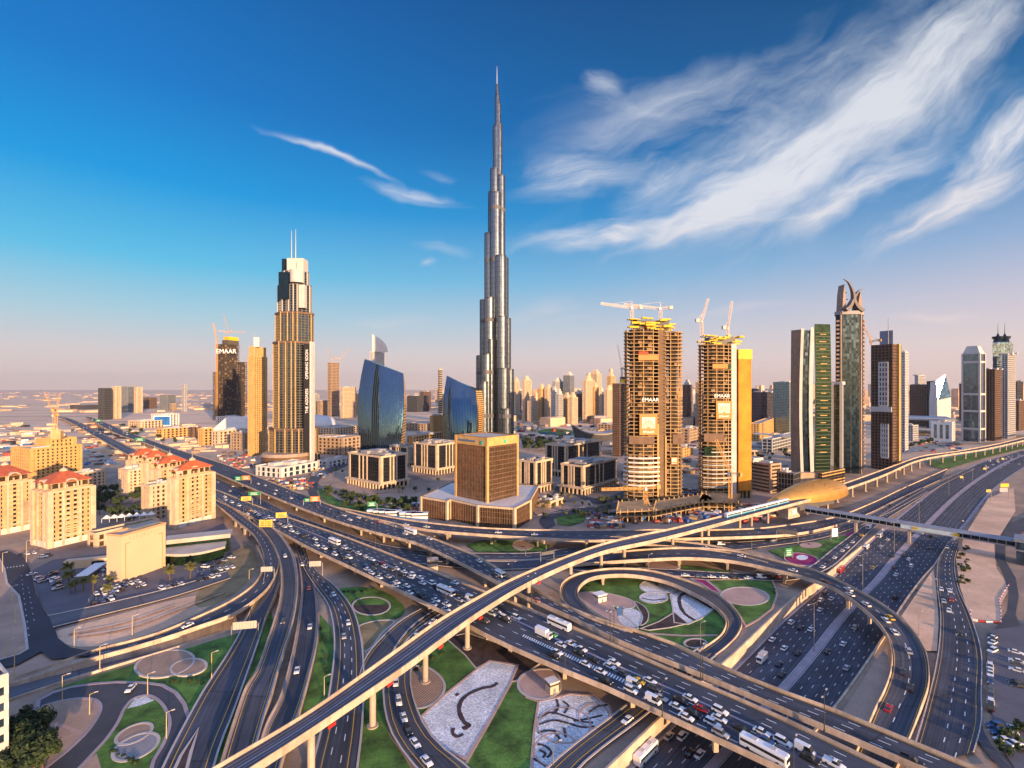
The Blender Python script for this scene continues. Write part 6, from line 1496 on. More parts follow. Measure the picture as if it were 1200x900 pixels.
b = MB(); n = int(FL / 4)
for i in range(n + 1):
    q = f0 + fa * (FL * i / n)
    for s in (-2.35, 2.35): b.box((q.x + fn.x * s, q.y + fn.y * s, 11.7), (.28, .25, 2.6), fy)
b.build('mullions', GB, r, world=True)
for u, v in ((1007, 621), (1067, 634), (1125, 648)):
    tq = G(u, v); q = f0 + fa * ((tq - f0).dot(fa)); b = MB(); b.box((q.x, q.y, 4.5), (1.6, 2.6, 9.6), fy); b.build('pier', CONC, r, world=True)
b = MB(); q = f0 + fa * (FL * .645) + fn * 2.62; b.box((q.x, q.y, 11.4), (FL * .255, .25, 2.7), fy); b.build('advert_banner', mat('pale_blue_banner', (.55, .68, .72), .6, var=.15, scale=.08), r, world=True)
for f_ in (.585, .765): b = MB(); q = f0 + fa * (FL * f_) + fn * 2.78; b.box((q.x, q.y, 11.5), (FL * .03, .2, 1.5), fy); b.build('banner_emblem', YELF, r, world=True)
r = thing('bridge_head', 'grey stair and lift building at the right end of the footbridge', 'bridge head', f1 + fa * 9)
q = f1 + fa * 9.4; b = MB(); b.box((q.x, q.y, 7), (18, 13, 14.4), fy); b.build('glazing', G_BLUE, r, world=True)
b = MB(); q2 = q; b.box((q.x, q.y, 15.2), (20, 15, 2.0), fy); b.box((q.x, q.y, 9.0), (18.6, 13.6, .9), fy); b.build('roof', GB, r, world=True)
# train on the viaduct
L, R = ROADS['M']; C = [L[i].lerp(R[i], .32) for i in range(len(L))]
TR = thing('metro_train', 'blue and white metro train approaching the station on the viaduct', 'train', C[-12])
acc = [0.0]
for a, bb in zip(C, C[1:]): acc.append(acc[-1] + (bb - a).length)
def along(C, acc, s):
    k = max(0, min(len(acc) - 2, next((i for i in range(len(acc) - 1) if acc[i + 1] >= s), len(acc) - 2)))
    t_ = (s - acc[k]) / max(1e-6, acc[k + 1] - acc[k]); return C[k].lerp(C[k + 1], t_), (C[k + 1] - C[k]).normalized()
tgt = G(844, 606, 15); s0 = acc[min(range(len(C)), key=lambda i: (C[i].x - tgt.x) ** 2 + (C[i].y - tgt.y) ** 2)]
BLUEG = mat('train_blue', (.04, .30, .50), .35, var=0)
for i in range(5):
    q, d = along(C, acc, s0 + 8 + i * 17.6); ya = math.atan2(d.y, d.x)
    b = MB(); rr = []
    for s in (-8.4, -8, 8, 8.4):
        k = .82 if abs(s) > 8.1 else 1; e = q + d * s; n_ = Vector((d.y, -d.x, 0)); rr.append([e + n_ * (x * k) + Vector((0, 0, .5 + z * k)) for x, z in ((-1.35, .0), (1.35, .0), (1.4, 2.3), (1.0, 3.1), (-1.0, 3.1), (-1.4, 2.3))])
    b.sweep(rr); cb = b.build('carriage', WHITE, TR, world=True)
    b = MB(); e = q; b.box((e.x, e.y, e.z + 2.1), (15.6, 2.92, .95), ya); b.build('window_band', G_BLUE, cb, world=True)
    b = MB(); b.box((e.x, e.y, e.z + .95), (16.0, 2.86, .8), ya); b.build('blue_stripe', BLUEG, cb, world=True)
# ---- vegetation ------------------------------------------------------------------------------------------
TRUNK = mat('tree_bark', (.12, .075, .045), .95, var=.2, scale=1)
LEAFS = [mat('foliage_dark_green', (.024, .042, .018), .9, var=.4, scale=.5), mat('foliage_green', (.042, .07, .020), .9, var=.4, scale=.5), mat('foliage_olive', (.10, .10, .03), .9, var=.4, scale=.5), mat('palm_frond_green', (.12, .115, .035), .9, var=.3, scale=.5)]
def tree_proto(seed, h, rad, nl, ls, mats_, dead=False):
    r_ = random.Random(seed); t_ = thing('tree', 'tree', 'tree')
    b = MB(); b.tube((0, 0, -.1), (0, 0, h * .5), h * .035, h * .022, 7)
    cl = []
    for i in range(7):
        a = r_.uniform(0, 6.28); e = r_.uniform(.3, .95); q = Vector((math.cos(a) * rad * r_.uniform(.25, .7), math.sin(a) * rad * r_.uniform(.25, .7), h * (.42 + .5 * e))); cl.append((q, rad * r_.uniform(.35, .6)))
        b.tube((0, 0, h * .38), q, h * .018, h * .006, 5, caps=False)
    b.build('trunk', TRUNK, t_)
    b = MB()
    for i in range(nl):
        c, s = r_.choice(cl); d = Vector((r_.gauss(0, 1), r_.gauss(0, 1), r_.gauss(0, .8))).normalized() * s * r_.uniform(.35, 1.05)
        q = c + d; n_ = (d.normalized() + Vector((r_.uniform(-.7, .7), r_.uniform(-.7, .7), r_.uniform(-.2, .9)))).normalized(); x = n_.orthogonal().normalized(); y = n_.cross(x); a = r_.uniform(0, 6.28); k = ls * r_.uniform(.6, 1.3)
        x, y = (x * math.cos(a) + y * math.sin(a)) * k, (y * math.cos(a) - x * math.sin(a)) * k * .6
        b.quad(q - x, q - y * .8 + x * .1, q + x, q + y, m=0 if r_.random() < .6 else 1)
    b.build('crown', mats_, t_)
    return t_
def palm_proto(seed, h):
    r_ = random.Random(seed); t_ = thing('palm_tree', 'palm', 'palm tree')
    b = MB(); b.tube((0, 0, -.1), (.15, .1, h), .28, .2, 8); b.build('trunk', TRUNK, t_)
    b = MB()
    for i in range(44):
        a = r_.uniform(0, 6.28); el = r_.uniform(-.35, 1.2); Lf = r_.uniform(2.4, 3.6); p_ = Vector((.15, .1, h)); d = Vector((math.cos(a) * math.cos(el), math.sin(a) * math.cos(el), math.sin(el))); sd_ = Vector((-math.sin(a), math.cos(a), 0))
        for k in range(6):
            q = p_ + d * (Lf / 6); w0, w1 = .62 * math.sin(math.pi * (k + .35) / 6.6), .62 * math.sin(math.pi * (k + 1.35) / 6.6) if k < 5 else .02
            for s in (-1, 1):
                b.quad(p_, q, q + sd_ * w1 * s + Vector((0, 0, -w1 * .6)), p_ + sd_ * w0 * s + Vector((0, 0, -w0 * .6)), m=0 if r_.random() < .7 else 1)
            p_ = q; d = (d + Vector((0, 0, -.22))).normalized()
    b.build('crown', [LEAFS[3], LEAFS[2]], t_)
    return t_
PROT = [tree_proto(1, 9, 4.6, 1500, .5, [LEAFS[0], LEAFS[1]]), tree_proto(2, 8, 4.2, 1200, .55, [LEAFS[1], LEAFS[2]]), tree_proto(3, 6, 3.2, 420, .6, [LEAFS[1], LEAFS[0]]), tree_proto(4, 10, 5.5, 700, .75, [LEAFS[0], LEAFS[1]])]
PALM = palm_proto(11, 6.5)
used = set()
def plant(proto, label, p_, s, group, rz=None):
    o = proto if id(proto) not in used else copy_tree(proto)
    used.add(id(proto)); o.location = p_; o.scale = (s, s, s * random.uniform(.85, 1.15)); o.rotation_euler = (0, 0, random.uniform(0, 6.28)); o['label'] = label; o['group'] = group
    return o
for u, v, s in ((22, 900, 1.0), (40, 892, 1.0), (30, 872, 1.05), (47, 868, .9), (20, 862, 1.0), (38, 850, 1.0), (25, 845, .9), (46, 846, .7), (14, 885, 1.0), (50, 885, .8)):
    plant(PROT[0], 'dark dense tree in the clump beside the corner office at bottom left', G(u, v + 20), s * 1.15, 'dark trees at the bottom left')
for i in range(26):
    u, v = random.uniform(104, 166), random.uniform(572, 608)
    if u < 112 and v > 600: continue
    plant(PROT[3], 'dark green tree in the garden between the apartment towers', G(u, v + 6), random.uniform(.7, 1.15), 'garden trees between the towers')
for u, v, s in ((199, 682, 1.25), (223, 678, 1.2), (126, 701, 1.0), (129, 690, .8), (80, 678, 1.25), (81, 688, 1.3), (109, 694, .95), (98, 692, .8), (88, 693, .8), (83, 696, .7)):
    plant(PALM, 'date palm in the car park around the peach block', G(u, v), s, 'palms around the peach block')
for u, v in ((196, 652), (205, 650), (214, 652), (224, 652), (233, 651), (241, 649), (256, 643), (262, 642), (251, 645)):
    plant(PROT[2], 'low rounded shrub along the showroom front', G(u, v + 2), .55, 'shrubs along the showroom')
for i in range(40):
    t_ = random.random(); u, v = 611 + 62 * t_ + random.uniform(-8, 8), 519 + random.uniform(-3, 6)
    plant(PROT[1] if i % 2 else PROT[3], 'olive green tree in the park beside the tallest tower', G(u, v + 4), random.uniform(1.2, 1.8), 'park trees near the tallest tower')
for i in range(46):
    t_ = random.random(); u = 384 + 106 * t_; v = 583 + 9 * t_ - 14 * abs(t_ - .7) + random.uniform(-3, 5)
    plant(PROT[2], 'small street tree in the garden before the front left office block', G(u, v + 4), random.uniform(.7, 1.2), 'garden trees before the office block')
for i in range(30):
    u, v = random.uniform(608, 720), random.uniform(584, 606)
    plant(PALM if i % 3 else PROT[2], 'small palm or tree along the street right of the brown cube', G(u, v + 2), random.uniform(.6, .95), 'street trees right of the brown cube')
for i in range(24):
    plant(PROT[2], 'small dark shrub on the dusty strip by the right slip road', G(random.uniform(1124, 1134), random.uniform(640, 690)), random.uniform(.25, .5), 'shrubs by the right slip road')
for u, v in ((1070, 524), (1076, 522), (1082, 521), (1088, 519.5), (1092, 518.5), (1066, 525)):
    plant(PROT[3], 'tree in the single hedge line on the open sand at right', G(u, v + 1), 1.0, 'hedge trees on the open sand')
for i in range(26):
    u, v = random.choice([(random.uniform(140, 166), random.uniform(499, 503)), (random.uniform(185, 260), random.uniform(514, 522)), (random.uniform(150, 168), random.uniform(505, 514))])
    plant(PROT[3], 'dark tree among the streets beyond the far viaduct', G(u, v), random.uniform(.7, 1.1), 'trees beyond the far viaduct')
for i in range(18):
    plant(PROT[2], 'small tree on the planted roof terrace behind the green tower', G(random.uniform(885, 932), random.uniform(528, 540)) + Vector((0, 0, 0)), random.uniform(.8, 1.2), 'terrace trees near the green tower')
for i in range(10):
    plant(PROT[2], 'small dark shrub at the lower right car park', G(random.uniform(1172, 1198), random.uniform(850, 899)), random.uniform(.35, .6), 'shrubs at the lower right car park')
def free(q, pad=3): return all((q.x - x) ** 2 + (q.y - y) ** 2 > (r_ + pad) ** 2 for x, y, r_ in FOOT)
rt_ = random.Random(77); k = 0
while k < 58:
    q = G(rt_.uniform(392, 735), 556 + 52 * rt_.random() ** 1.2)
    if not free(q) or (q.x / q.y * F + 600 < 400 and q.y < 470) or q.y < 395: continue
    k += 1; plant(PROT[2] if k % 3 else PALM, 'small street tree between the cream office blocks and the boulevard', q, rt_.uniform(.7, 1.1), 'street trees around the office blocks')
def shrub_proto(seed):
    r_ = random.Random(seed); t_ = thing('shrub', 'shrub', 'shrub'); b = MB()
    for i in range(150):
        d = Vector((r_.gauss(0, 1), r_.gauss(0, 1), abs(r_.gauss(0, .8)))).normalized() * r_.uniform(.5, 1.0); q = d * 1.1; x = Vector((r_.uniform(-1, 1), r_.uniform(-1, 1), r_.uniform(-1, 1))).normalized() * .26; y = d.cross(x).normalized() * .16; b.quad(q - x, q - y, q + x, q + y, m=0 if r_.random() < .6 else 1)
    b.build('foliage', [LEAFS[0], LEAFS[1]], t_); return t_
SHR = shrub_proto(5)
SH_ROWS = [((684, 690), (704, 679), 'on the loop lawn by the ramp'), ((790, 757), (812, 764), 'on the loop lawn by the exit'), ((905, 684), (908, 700), 'on the tan oval lawn'), ((936, 642), (955, 637), 'on the lawn triangle'), ((560, 640), (640, 645), 'under the connecting viaduct'), ((404, 695), (440, 692), 'on the lawn with the split round bed'), ((376, 735), (384, 800), 'beside the wide ground road'), ((488, 785), (520, 765), 'on the lawn by the queue road'), ((200, 799), (238, 800), 'on the lawn by the sunken ramp'), ((130, 880), (160, 896), 'on the grass island of the loop road')]
for (a, e, where) in SH_ROWS:
    for i in range(7):
        t_ = (i + rt_.uniform(-.3, .3)) / 6; u, v = a[0] + (e[0] - a[0]) * t_ + rt_.uniform(-1.5, 1.5), a[1] + (e[1] - a[1]) * t_ + rt_.uniform(-1, 1); o = plant(SHR, 'low rounded green shrub ' + where, G(u, v) + Vector((0, 0, .3)), rt_.uniform(.5, 1.0), 'shrubs ' + where)
region('street', 'internal street crossing between the cream office blocks', [(470, 600), (500, 588), (540, 574), (600, 590), (640, 585), (656, 568), (700, 585), (735, 575), (735, 580), (700, 591), (660, 575), (645, 590), (600, 596), (545, 580), (505, 594), (480, 606)], ASPH2)
region('plaza', 'pale paved court between the two finned office blocks', [(612, 584), (640, 577), (664, 590), (690, 587), (694, 592), (660, 600), (630, 604), (612, 596)], PAVE, smooth=False, kerb=KERB)
region('park', 'green park lawn beside the lake at the foot of the tallest tower', [(632, 504), (650, 502), (675, 506), (668, 510), (640, 510)], LAWN)
region('lake', 'turquoise lake sliver by the tallest tower', [(602, 500), (612, 499), (640, 501.5), (634, 504), (612, 504)], mat('lake_water', (.03, .22, .24), .08, var=.1, spec=.8))
region('garden', 'terraced garden before the front left office block', [(385, 570), (406, 563), (440, 580), (480, 578), (505, 590), (470, 596), (420, 592), (386, 584)], PAVE, smooth=False)
region('garden', 'dark hedge band before the front left office block', [(374, 572), (384, 578), (410, 591), (450, 594), (476, 588), (474, 594), (440, 600), (400, 597), (378, 585)], LAWN)
region('access_road', 'curved access road climbing past the office blocks', [(362, 578), (360, 566), (368, 556), (385, 549), (404, 543), (408, 545), (390, 553), (376, 561), (372, 570), (374, 582), (400, 600), (440, 604), (436, 609), (396, 602), (368, 588)], ASPH2, smooth=True)
region('boulevard', 'street curving past the right side of the brown cube', [(632, 612), (638, 604), (660, 598), (700, 594), (730, 588), (732, 593), (702, 600), (668, 604), (650, 608), (650, 616), (640, 620)], ASPH2)
region('lawn', 'small lawn at the bend right of the brown cube', [(652, 607), (668, 604), (688, 601), (684, 612), (668, 617), (654, 615)], LAWN, smooth=False)
# ---- vehicles ----------------------------------------------------------------------------------------------
TYRE = mat('tyre_rubber', (.02, .02, .02), .8, var=0)
CGL = mat('car_window_glass', (.02, .025, .03), .08, var=0, spec=.8)
HEADL = mat('headlamp_glass', (.8, .8, .75), .2, var=0); TAILL = mat('tail_lamp_red', (.45, .01, .01), .3, var=0)
PAINT = {n: mat(n + '_car_paint', c, .28, metal=.15 if n in ('silver', 'grey') else 0, var=0, spec=.6) for n, c in dict(white=(.80, .80, .79), silver=(.45, .46, .48), black=(.018, .018, .02), grey=(.10, .105, .11), red=(.42, .02, .02), blue=(.03, .08, .22), gold=(.5, .38, .2), green=(.08, .45, .10), yellow=(.75, .45, .02)).items()}
DIM = dict(saloon=(4.7, 1.85, .82, 1.45), suv=(4.9, 1.95, 1.0, 1.85), van=(5.4, 2.0, 1.05, 2.3), pickup=(5.3, 1.9, 1.0, 1.8))
CARM = {}
def car_meshes(kind, col, roofc=None):
    key = (kind, col)
    if key in CARM: return CARM[key]
    Lc, W, hb, ht = DIM[kind]; l, w_ = Lc / 2, W / 2
    prof = [(-l, .42), (-l, hb * .9), (-l + .15, hb), (l - 1.1 if kind != 'van' else l - .5, hb), (l - .12, hb * .8), (l, .5), (l - .05, .3), (-l + .05, .3)]
    b = MB(); rr = []
    for y, k in ((-w_, .93), (-w_ * .93, 1), (w_ * .93, 1), (w_, .93)): rr.append([Vector((x * (1 if k == 1 else .975), y, .3 + (z - .3) * k)) for x, z in prof])
    b.sweep(rr)
    cab = {'saloon': (-1.75, 1.05, -1.05, .35), 'suv': (-2.2, 1.2, -1.95, .55), 'van': (-2.55, 2.15, -2.45, 1.45), 'pickup': (-.35, 1.35, -.2, .7)}[kind]
    ww, wt = w_ * .92, w_ * .74
    if kind == 'van': wt = w_ * .84
    b.frustum([(cab[2], -wt), (cab[3], -wt), (cab[3], wt), (cab[2], wt)], ht - .07, [(cab[2] + .1, -wt * .9), (cab[3] - .1, -wt * .9), (cab[3] - .1, wt * .9), (cab[2] + .1, wt * .9)], ht)
    if kind == 'van':
        for s in (-1, 1): b.box((-1.1, s * (ww + wt) / 2, (hb + ht) / 2 - .04), (2.3, .16, ht - hb - .12))
    if kind == 'pickup':
        for s in (-1, 1): b.box((-1.6, s * w_ * .9, hb + .14), (2.0, .12, .32))
    body = b.mesh('body', PAINT[col])
    b = MB(); b.frustum([(cab[0], -ww), (cab[1], -ww), (cab[1], ww), (cab[0], ww)], hb - .02, [(cab[2], -wt), (cab[3], -wt), (cab[3], wt), (cab[2], wt)], ht - .06); gl = b.mesh('windows', CGL)
    wh = []
    for x in (-l * .62, l * .63):
        for y in (-w_ + .1, w_ - .1):
            b = MB(); b.tube((x, y - .12, .33), (x, y + .12, .33), .33, .33, 10); wh.append(b.mesh('wheel', TYRE))
    li = []
    for s in (-1, 1):
        b = MB(); b.box((l - .06, s * w_ * .68, hb * .72), (.14, .38, .16)); li.append(('headlight', b.mesh('headlight', HEADL)))
        b = MB(); b.box((-l + .02, s * w_ * .72, hb * .78), (.1, .36, .16)); li.append(('tail_light', b.mesh('tail_light', TAILL)))
    CARM[key] = (body, gl, wh, li); return CARM[key]
CARROOT = {}
def add_car(kind, col, p_, d, label, group, detail=True):
    body, gl, wh, li = car_meshes(kind, col)
    name = {'saloon': 'saloon_car', 'suv': 'suv', 'van': 'van', 'pickup': 'pickup_truck'}[kind]
    if not detail:
        o = bpy.data.objects.new(name, far_mesh(kind, col)); COL.objects.link(o); tag(o, label, 'car', group)
    else:
        o = thing(name, label, 'car', group=group)
        for nm, me in [('body', body), ('windows', gl)] + [('wheel', m) for m in wh] + li:
            c = bpy.data.objects.new(nm, me); COL.objects.link(c); c.parent = o
    o.location = p_; s = -1 if d.x * 0 + 0 else 1
    o.rotation_mode = 'QUATERNION'; o.rotation_quaternion = Vector((d.x, d.y, d.z)).to_track_quat('X', 'Z')
    return o
FARM = {}
def far_mesh(kind, col):
    k = (kind, col)
    if k not in FARM:
        body, gl, wh, li = car_meshes(kind, col); bm = bmesh.new()
        for i, me in enumerate([body, gl] + wh):
            n0 = len(bm.faces); bm.from_mesh(me); bm.faces.ensure_lookup_table()
            for f_ in bm.faces[n0:]: f_.material_index = min(i, 2)
        me = bpy.data.meshes.new('car'); bm.to_mesh(me); bm.free(); [me.materials.append(m) for m in (PAINT[col], CGL, TYRE)]; FARM[k] = me
    return FARM[k]
KN = {'saloon': 'saloon car', 'suv': 'off road car', 'van': 'van', 'pickup': 'pickup truck'}
NEAR_OBJ = []
def place(u, v, key, kind, col, where, rev=False, zoff=.06):
    L, R = ROADS[key]; z = L[len(L) // 2].z
    for _ in range(4):
        q = G(u, v, z + .7); i = min(range(len(L)), key=lambda k: ((L[k] + R[k]) / 2 - q).xy.length_squared); z = L[i].z
    d = (L[min(i + 1, len(L) - 1)] - L[max(0, i - 1)]).normalized(); d = -d if rev else d
    q.z = z + zoff; NEAR_OBJ.append((q.x, q.y))
    add_car(kind, col, q, d, '%s %s %s' % (col, KN[kind], where), where, q.y < 420)
def traffic(key, fr, n, where, rev, seed, t0=0.0, t1=1.0, gap=8, cols='wwwwssbbgrw', skip=()):
    L, R = ROADS[key]; r_ = random.Random(seed); C = [l.lerp(r, fr) for l, r in zip(L, R)]; acc = [0.0]
    for a, b_ in zip(C, C[1:]): acc.append(acc[-1] + (b_ - a).length)
    cm = dict(w='white', s='silver', b='black', g='grey', r='red', l='blue', o='gold'); k = 0; tries = 0
    while k < n and tries < n * 12:
        tries += 1; s = acc[-1] * r_.uniform(t0, t1); q, d = along(C, acc, s)
        if any((q.x - x) ** 2 + (q.y - y) ** 2 < (gap if abs(x - q.x) + abs(y - q.y) > 0 else 1) ** 2 * .45 for x, y in NEAR_OBJ): continue
        NEAR_OBJ.append((q.x, q.y)); col = cm[r_.choice(cols)]; kind = r_.choice(('saloon', 'saloon', 'saloon', 'suv', 'suv', 'van' if col == 'white' else 'saloon', 'pickup' if col == 'white' else 'saloon'))
        q = q + Vector((0, 0, .06)); add_car(kind, col, q, -d if rev else d, '%s %s %s' % (col, KN[kind], where), where, q.y < 420); k += 1
def coach(u, v, key, label, rev=False, L_=11.5, W=2.55, Hh=3.3, m=None, blue=False, name='bus'):
    L, R = ROADS[key]; z = L[len(L) // 2].z
    for _ in range(4):
        q = G(u, v, z + 1.5); i = min(range(len(L)), key=lambda k: ((L[k] + R[k]) / 2 - q).xy.length_squared); z = L[i].z
    d = (L[min(i + 1, len(L) - 1)] - L[max(0, i - 1)]).normalized(); d = -d if rev else d; q.z = z + .06; NEAR_OBJ.append((q.x, q.y)); NEAR_OBJ.append(((q + d * 4).x, (q + d * 4).y)); NEAR_OBJ.append(((q - d * 4).x, (q - d * 4).y))
    r = thing(name, label, name); r.location = q; r.rotation_mode = 'QUATERNION'; r.rotation_quaternion = d.to_track_quat('X', 'Z')
    b = MB(); rr = []
    for x, k in ((-L_ / 2, .94), (-L_ / 2 + .2, 1), (L_ / 2 - .35, 1), (L_ / 2, .9)): rr.append([Vector((x, y * k * W / 2, .4 + z_ * (Hh - .4) * (.97 if k < 1 else 1))) for y, z_ in ((-1, 0), (1, 0), (1, .9), (.86, 1), (-.86, 1), (-1, .9))])
    b.sweep(rr); b.build('body', m or WHITE, r)
    b = MB(); b.box((-.1, 0, Hh * .64), (L_ - .9, W + .05, Hh * .25)); b.build('side_windows', CGL, r); b = MB(); b.box((L_ / 2 - .06, 0, Hh * .6), (.2, W * .84, Hh * .36)); b.build('windscreen', CGL, r)
    if blue: b = MB(); b.box((-L_ * .05, 0, Hh * .34), (L_ * .8, W + .06, Hh * .14)); b.build('stripe', PAINT['blue'], r)
    for x in (-L_ * .3, L_ * .32):
        for y in (-W / 2 + .12, W / 2 - .12): b = MB(); b.tube((x, y - .15, .48), (x, y + .15, .48), .48, .48, 12); b.build('wheel', TYRE, r)
    b = MB(); b.box((-L_ * .2, 0, Hh + .1), (1.6, 1.3, .26)); b.box((L_ * .2, 0, Hh + .1), (1.6, 1.3, .26)); b.build('roof_unit', LGREY, r)
    return r
def lorry(u, v, key, label, cabc, boxm, rev=False, L_=8.0):
    L, R = ROADS[key]; z = L[len(L) // 2].z
    for _ in range(4):
        q = G(u, v, z + 1.5); i = min(range(len(L)), key=lambda k: ((L[k] + R[k]) / 2 - q).xy.length_squared); z = L[i].z
    d = (L[min(i + 1, len(L) - 1)] - L[max(0, i - 1)]).normalized(); d = -d if rev else d; q.z = z + .06; NEAR_OBJ.append((q.x, q.y)); NEAR_OBJ.append(((q - d * 3).x, (q - d * 3).y)); NEAR_OBJ.append(((q + d * 3).x, (q + d * 3).y))
    r = thing('lorry', label, 'lorry'); r.location = q; r.rotation_mode = 'QUATERNION'; r.rotation_quaternion = d.to_track_quat('X', 'Z')
    b = MB(); b.box((-.9, 0, 2.1), (L_ - 2.3, 2.4, 2.6)); b.build('cargo_box', boxm, r); b = MB(); rr = [[Vector((x, y, z_)) for x, z_ in ((L_ / 2 - 1.9, .5), (L_ / 2, .5), (L_ / 2 - .05, 1.5), (L_ / 2 - .5, 2.6), (L_ / 2 - 1.9, 2.7))] for y in (-1.1, 1.1)]; b.sweep(rr); b.build('cab', cabc, r)
    b = MB(); b.quad((L_ / 2 - .02, -1, 1.55), (L_ / 2 - .02, 1, 1.55), (L_ / 2 - .42, 1, 2.5), (L_ / 2 - .42, -1, 2.5)); b.build('windscreen', CGL, r); b = MB(); b.box((-.5, 0, .65), (L_ - 1, 1.4, .3)); b.build('chassis', DARKM, r)
    for x in (-L_ * .32, L_ * .33):
        for y in (-1.05, 1.05): b = MB(); b.tube((x, y - .15, .45), (x, y + .15, .45), .45, .45, 10); b.build('wheel', TYRE, r)
# named vehicles first
coach(655, 731, 'N', 'white coach alone on the free inner lanes right of the elevated railway', True, blue=False)
coach(522.5, 692, 'N', 'white coach in the queue just left of the elevated railway')
coach(895, 879, 'N', 'large white coach at the lower right end of the queue', L_=12.5)
coach(392, 634.5, 'N', 'white coach near the start of the queue behind the sign gantries')
coach(481, 622.5, 'F', 'white coach on the far viaduct where it splits in two', True)
coach(586, 671.5, 'F', 'small white minibus on the far viaduct behind the railway', L_=7, Hh=2.8)
coach(985, 668.5, 'highway', 'red and white coach on the highway below the curved flyover', True, L_=10, m=PAINT['red'])
coach(757, 882, 'highway', 'white roofed bus emerging on the dark highway at the bottom', L_=11)
coach(1015, 641, 'highway', 'white minibus on the highway just past the flower bed', True, L_=7, Hh=2.9); coach(1031, 627, 'highway', 'white minibus under the footbridge', True, L_=7, Hh=2.9); coach(1018, 617, 'collector', 'white minibus on the collector road below the footbridge', True, L_=7, Hh=2.9)
lorry(637, 742, 'N', 'white box lorry in the queue right of the elevated railway', WHITE, WHITE)
lorry(893, 771, 'highway', 'white tipper lorry on the sunken highway', WHITE, LGREY, True, 7)
WQ = 'queueing on the main viaduct '
def seg(u): return WQ + ('near the sign gantries at left' if u < 430 else 'left of the elevated railway' if u < 555 else 'right of the elevated railway' if u < 700 else 'above the white gravel gardens' if u < 790 else 'near the lower right coach')
KD = dict(w='white', d='black', g='grey', s='silver', b='blue', r='red', y='yellow', n='green')
Q4 = [(28, 372, 'n'), (70, 420, 'w'), (115, 415, 'w'), (165, 440, 'w'), (155, 460, 'd'), (50, 455, 'w'), (35, 472, 'd'), (185, 510, 'w'), (222, 490, 'd'), (255, 545, 'w'), (280, 590, 'd'), (298, 520, 'w'), (318, 503, 'w'), (362, 555, 'g'), (435, 590, 'y'), (485, 588, 'w'), (408, 605, 'wv'), (397, 632, 'w'), (508, 622, 'g'), (537, 668, 's'), (500, 680, 'wv'), (612, 710, 'w'), (632, 682, 'd'), (675, 670, 'w'), (657, 758, 'w'), (692, 745, 'd'), (727, 720, 'r'), (815, 730, 'w'), (812, 765, 'w'), (780, 788, 'ws'), (818, 835, 's'), (920, 815, 'd'), (1012, 828, 'w'), (1030, 868, 'b'), (1110, 872, 'w')]
for x, y, k in Q4:
    u, v = 640 + x / 4, 650 + y / 4; place(u, v, 'N', 'van' if k[1:] == 'v' else 'suv' if k[1:] == 's' else 'saloon' if (x + y) % 3 else 'suv', KD[k[0]], seg(u))
for x, y, k in [(105, 712, 'w'), (255, 770, 'wv'), (295, 832, 'd'), (465, 868, 'wp')]: place(900 + x / 6, 750 + y / 6, 'N', {'v': 'van', 'p': 'pickup'}.get(k[1:], 'suv'), KD[k[0]], 'queueing at the lower right corner of the main viaduct')
place(1068, 891, 'F', 'pickup', 'black', 'alone on the far carriageway at the lower right')
Q6 = [(25, 370, 'w'), (65, 388, 'w'), (50, 432, 'w'), (120, 407, 'w'), (175, 432, 'w'), (215, 452, 'w'), (235, 482, 'd'), (172, 497, 'b'), (183, 522, 'w'), (222, 515, 'g'), (215, 547, 'w'), (265, 577, 'w'), (260, 545, 'g'), (330, 572, 's'), (305, 502, 'w'), (350, 522, 'g'), (290, 480, 'r'), (390, 515, 'w'), (445, 540, 'w'), (425, 557, 'd'), (500, 560, 'w'), (490, 577, 'w'), (555, 580, 'w'), (570, 617, 'w'), (390, 612, 'w'), (382, 637, 'w'), (460, 637, 'w'), (480, 685, 'w'), (520, 675, 'g'), (560, 712, 'd'), (590, 705, 'd'), (640, 620, 'w'), (670, 650, 'd'), (665, 737, 'w'), (650, 765, 's'), (740, 767, 'w'), (735, 802, 'w'), (835, 705, 'd'), (830, 735, 's'), (905, 725, 'wv'), (895, 752, 's'), (800, 615, 'w'), (1060, 832, 'w'), (1090, 815, 'w'), (1145, 862, 'ws')]
for x, y, k in Q6:
    u, v = 400 + x / 6, 580 + y / 6; place(u, v, 'N', 'van' if k[1:] == 'v' else 'suv' if k[1:] == 's' or (x + y) % 4 == 0 else 'saloon', KD[k[0]], seg(u))
for x, y, k in [(270, 860, 'w'), (185, 860, 'w'), (195, 880, 'd'), (45, 880, 'g')]: place(560 + x / 6, 580 + y / 6, 'N', 'suv', KD[k], seg(600))
Q2 = [(250, 290, 'w'), (300, 312, 'w'), (382, 347, 'y'), (412, 357, 'w'), (440, 380, 'w'), (480, 402, 'w'), (540, 412, 'w'), (620, 462, 'w'), (655, 457, 'w'), (672, 492, 'w'), (712, 507, 'w'), (745, 527, 'd'), (770, 520, 'd'), (835, 547, 'w'), (850, 590, 'w'), (900, 612, 'w'), (960, 612, 'd'), (1012, 642, 'd'), (977, 655, 'w'), (1030, 682, 'd'), (1075, 677, 'w'), (1050, 610, 'w'), (1085, 630, 'd'), (1145, 650, 'w'), (1095, 720, 'd'), (200, 252, 'w'), (205, 272, 'w'), (330, 340, 'd'), (360, 370, 'w'), (515, 397, 'w'), (585, 440, 's'), (420, 395, 'd'), (455, 420, 's')]
for x, y, k in Q2:
    u, v = 230 + x / 6, 540 + y / 6; place(u, v, 'N', 'suv' if (x + y) % 4 == 0 else 'saloon', KD[k[0]], seg(u))
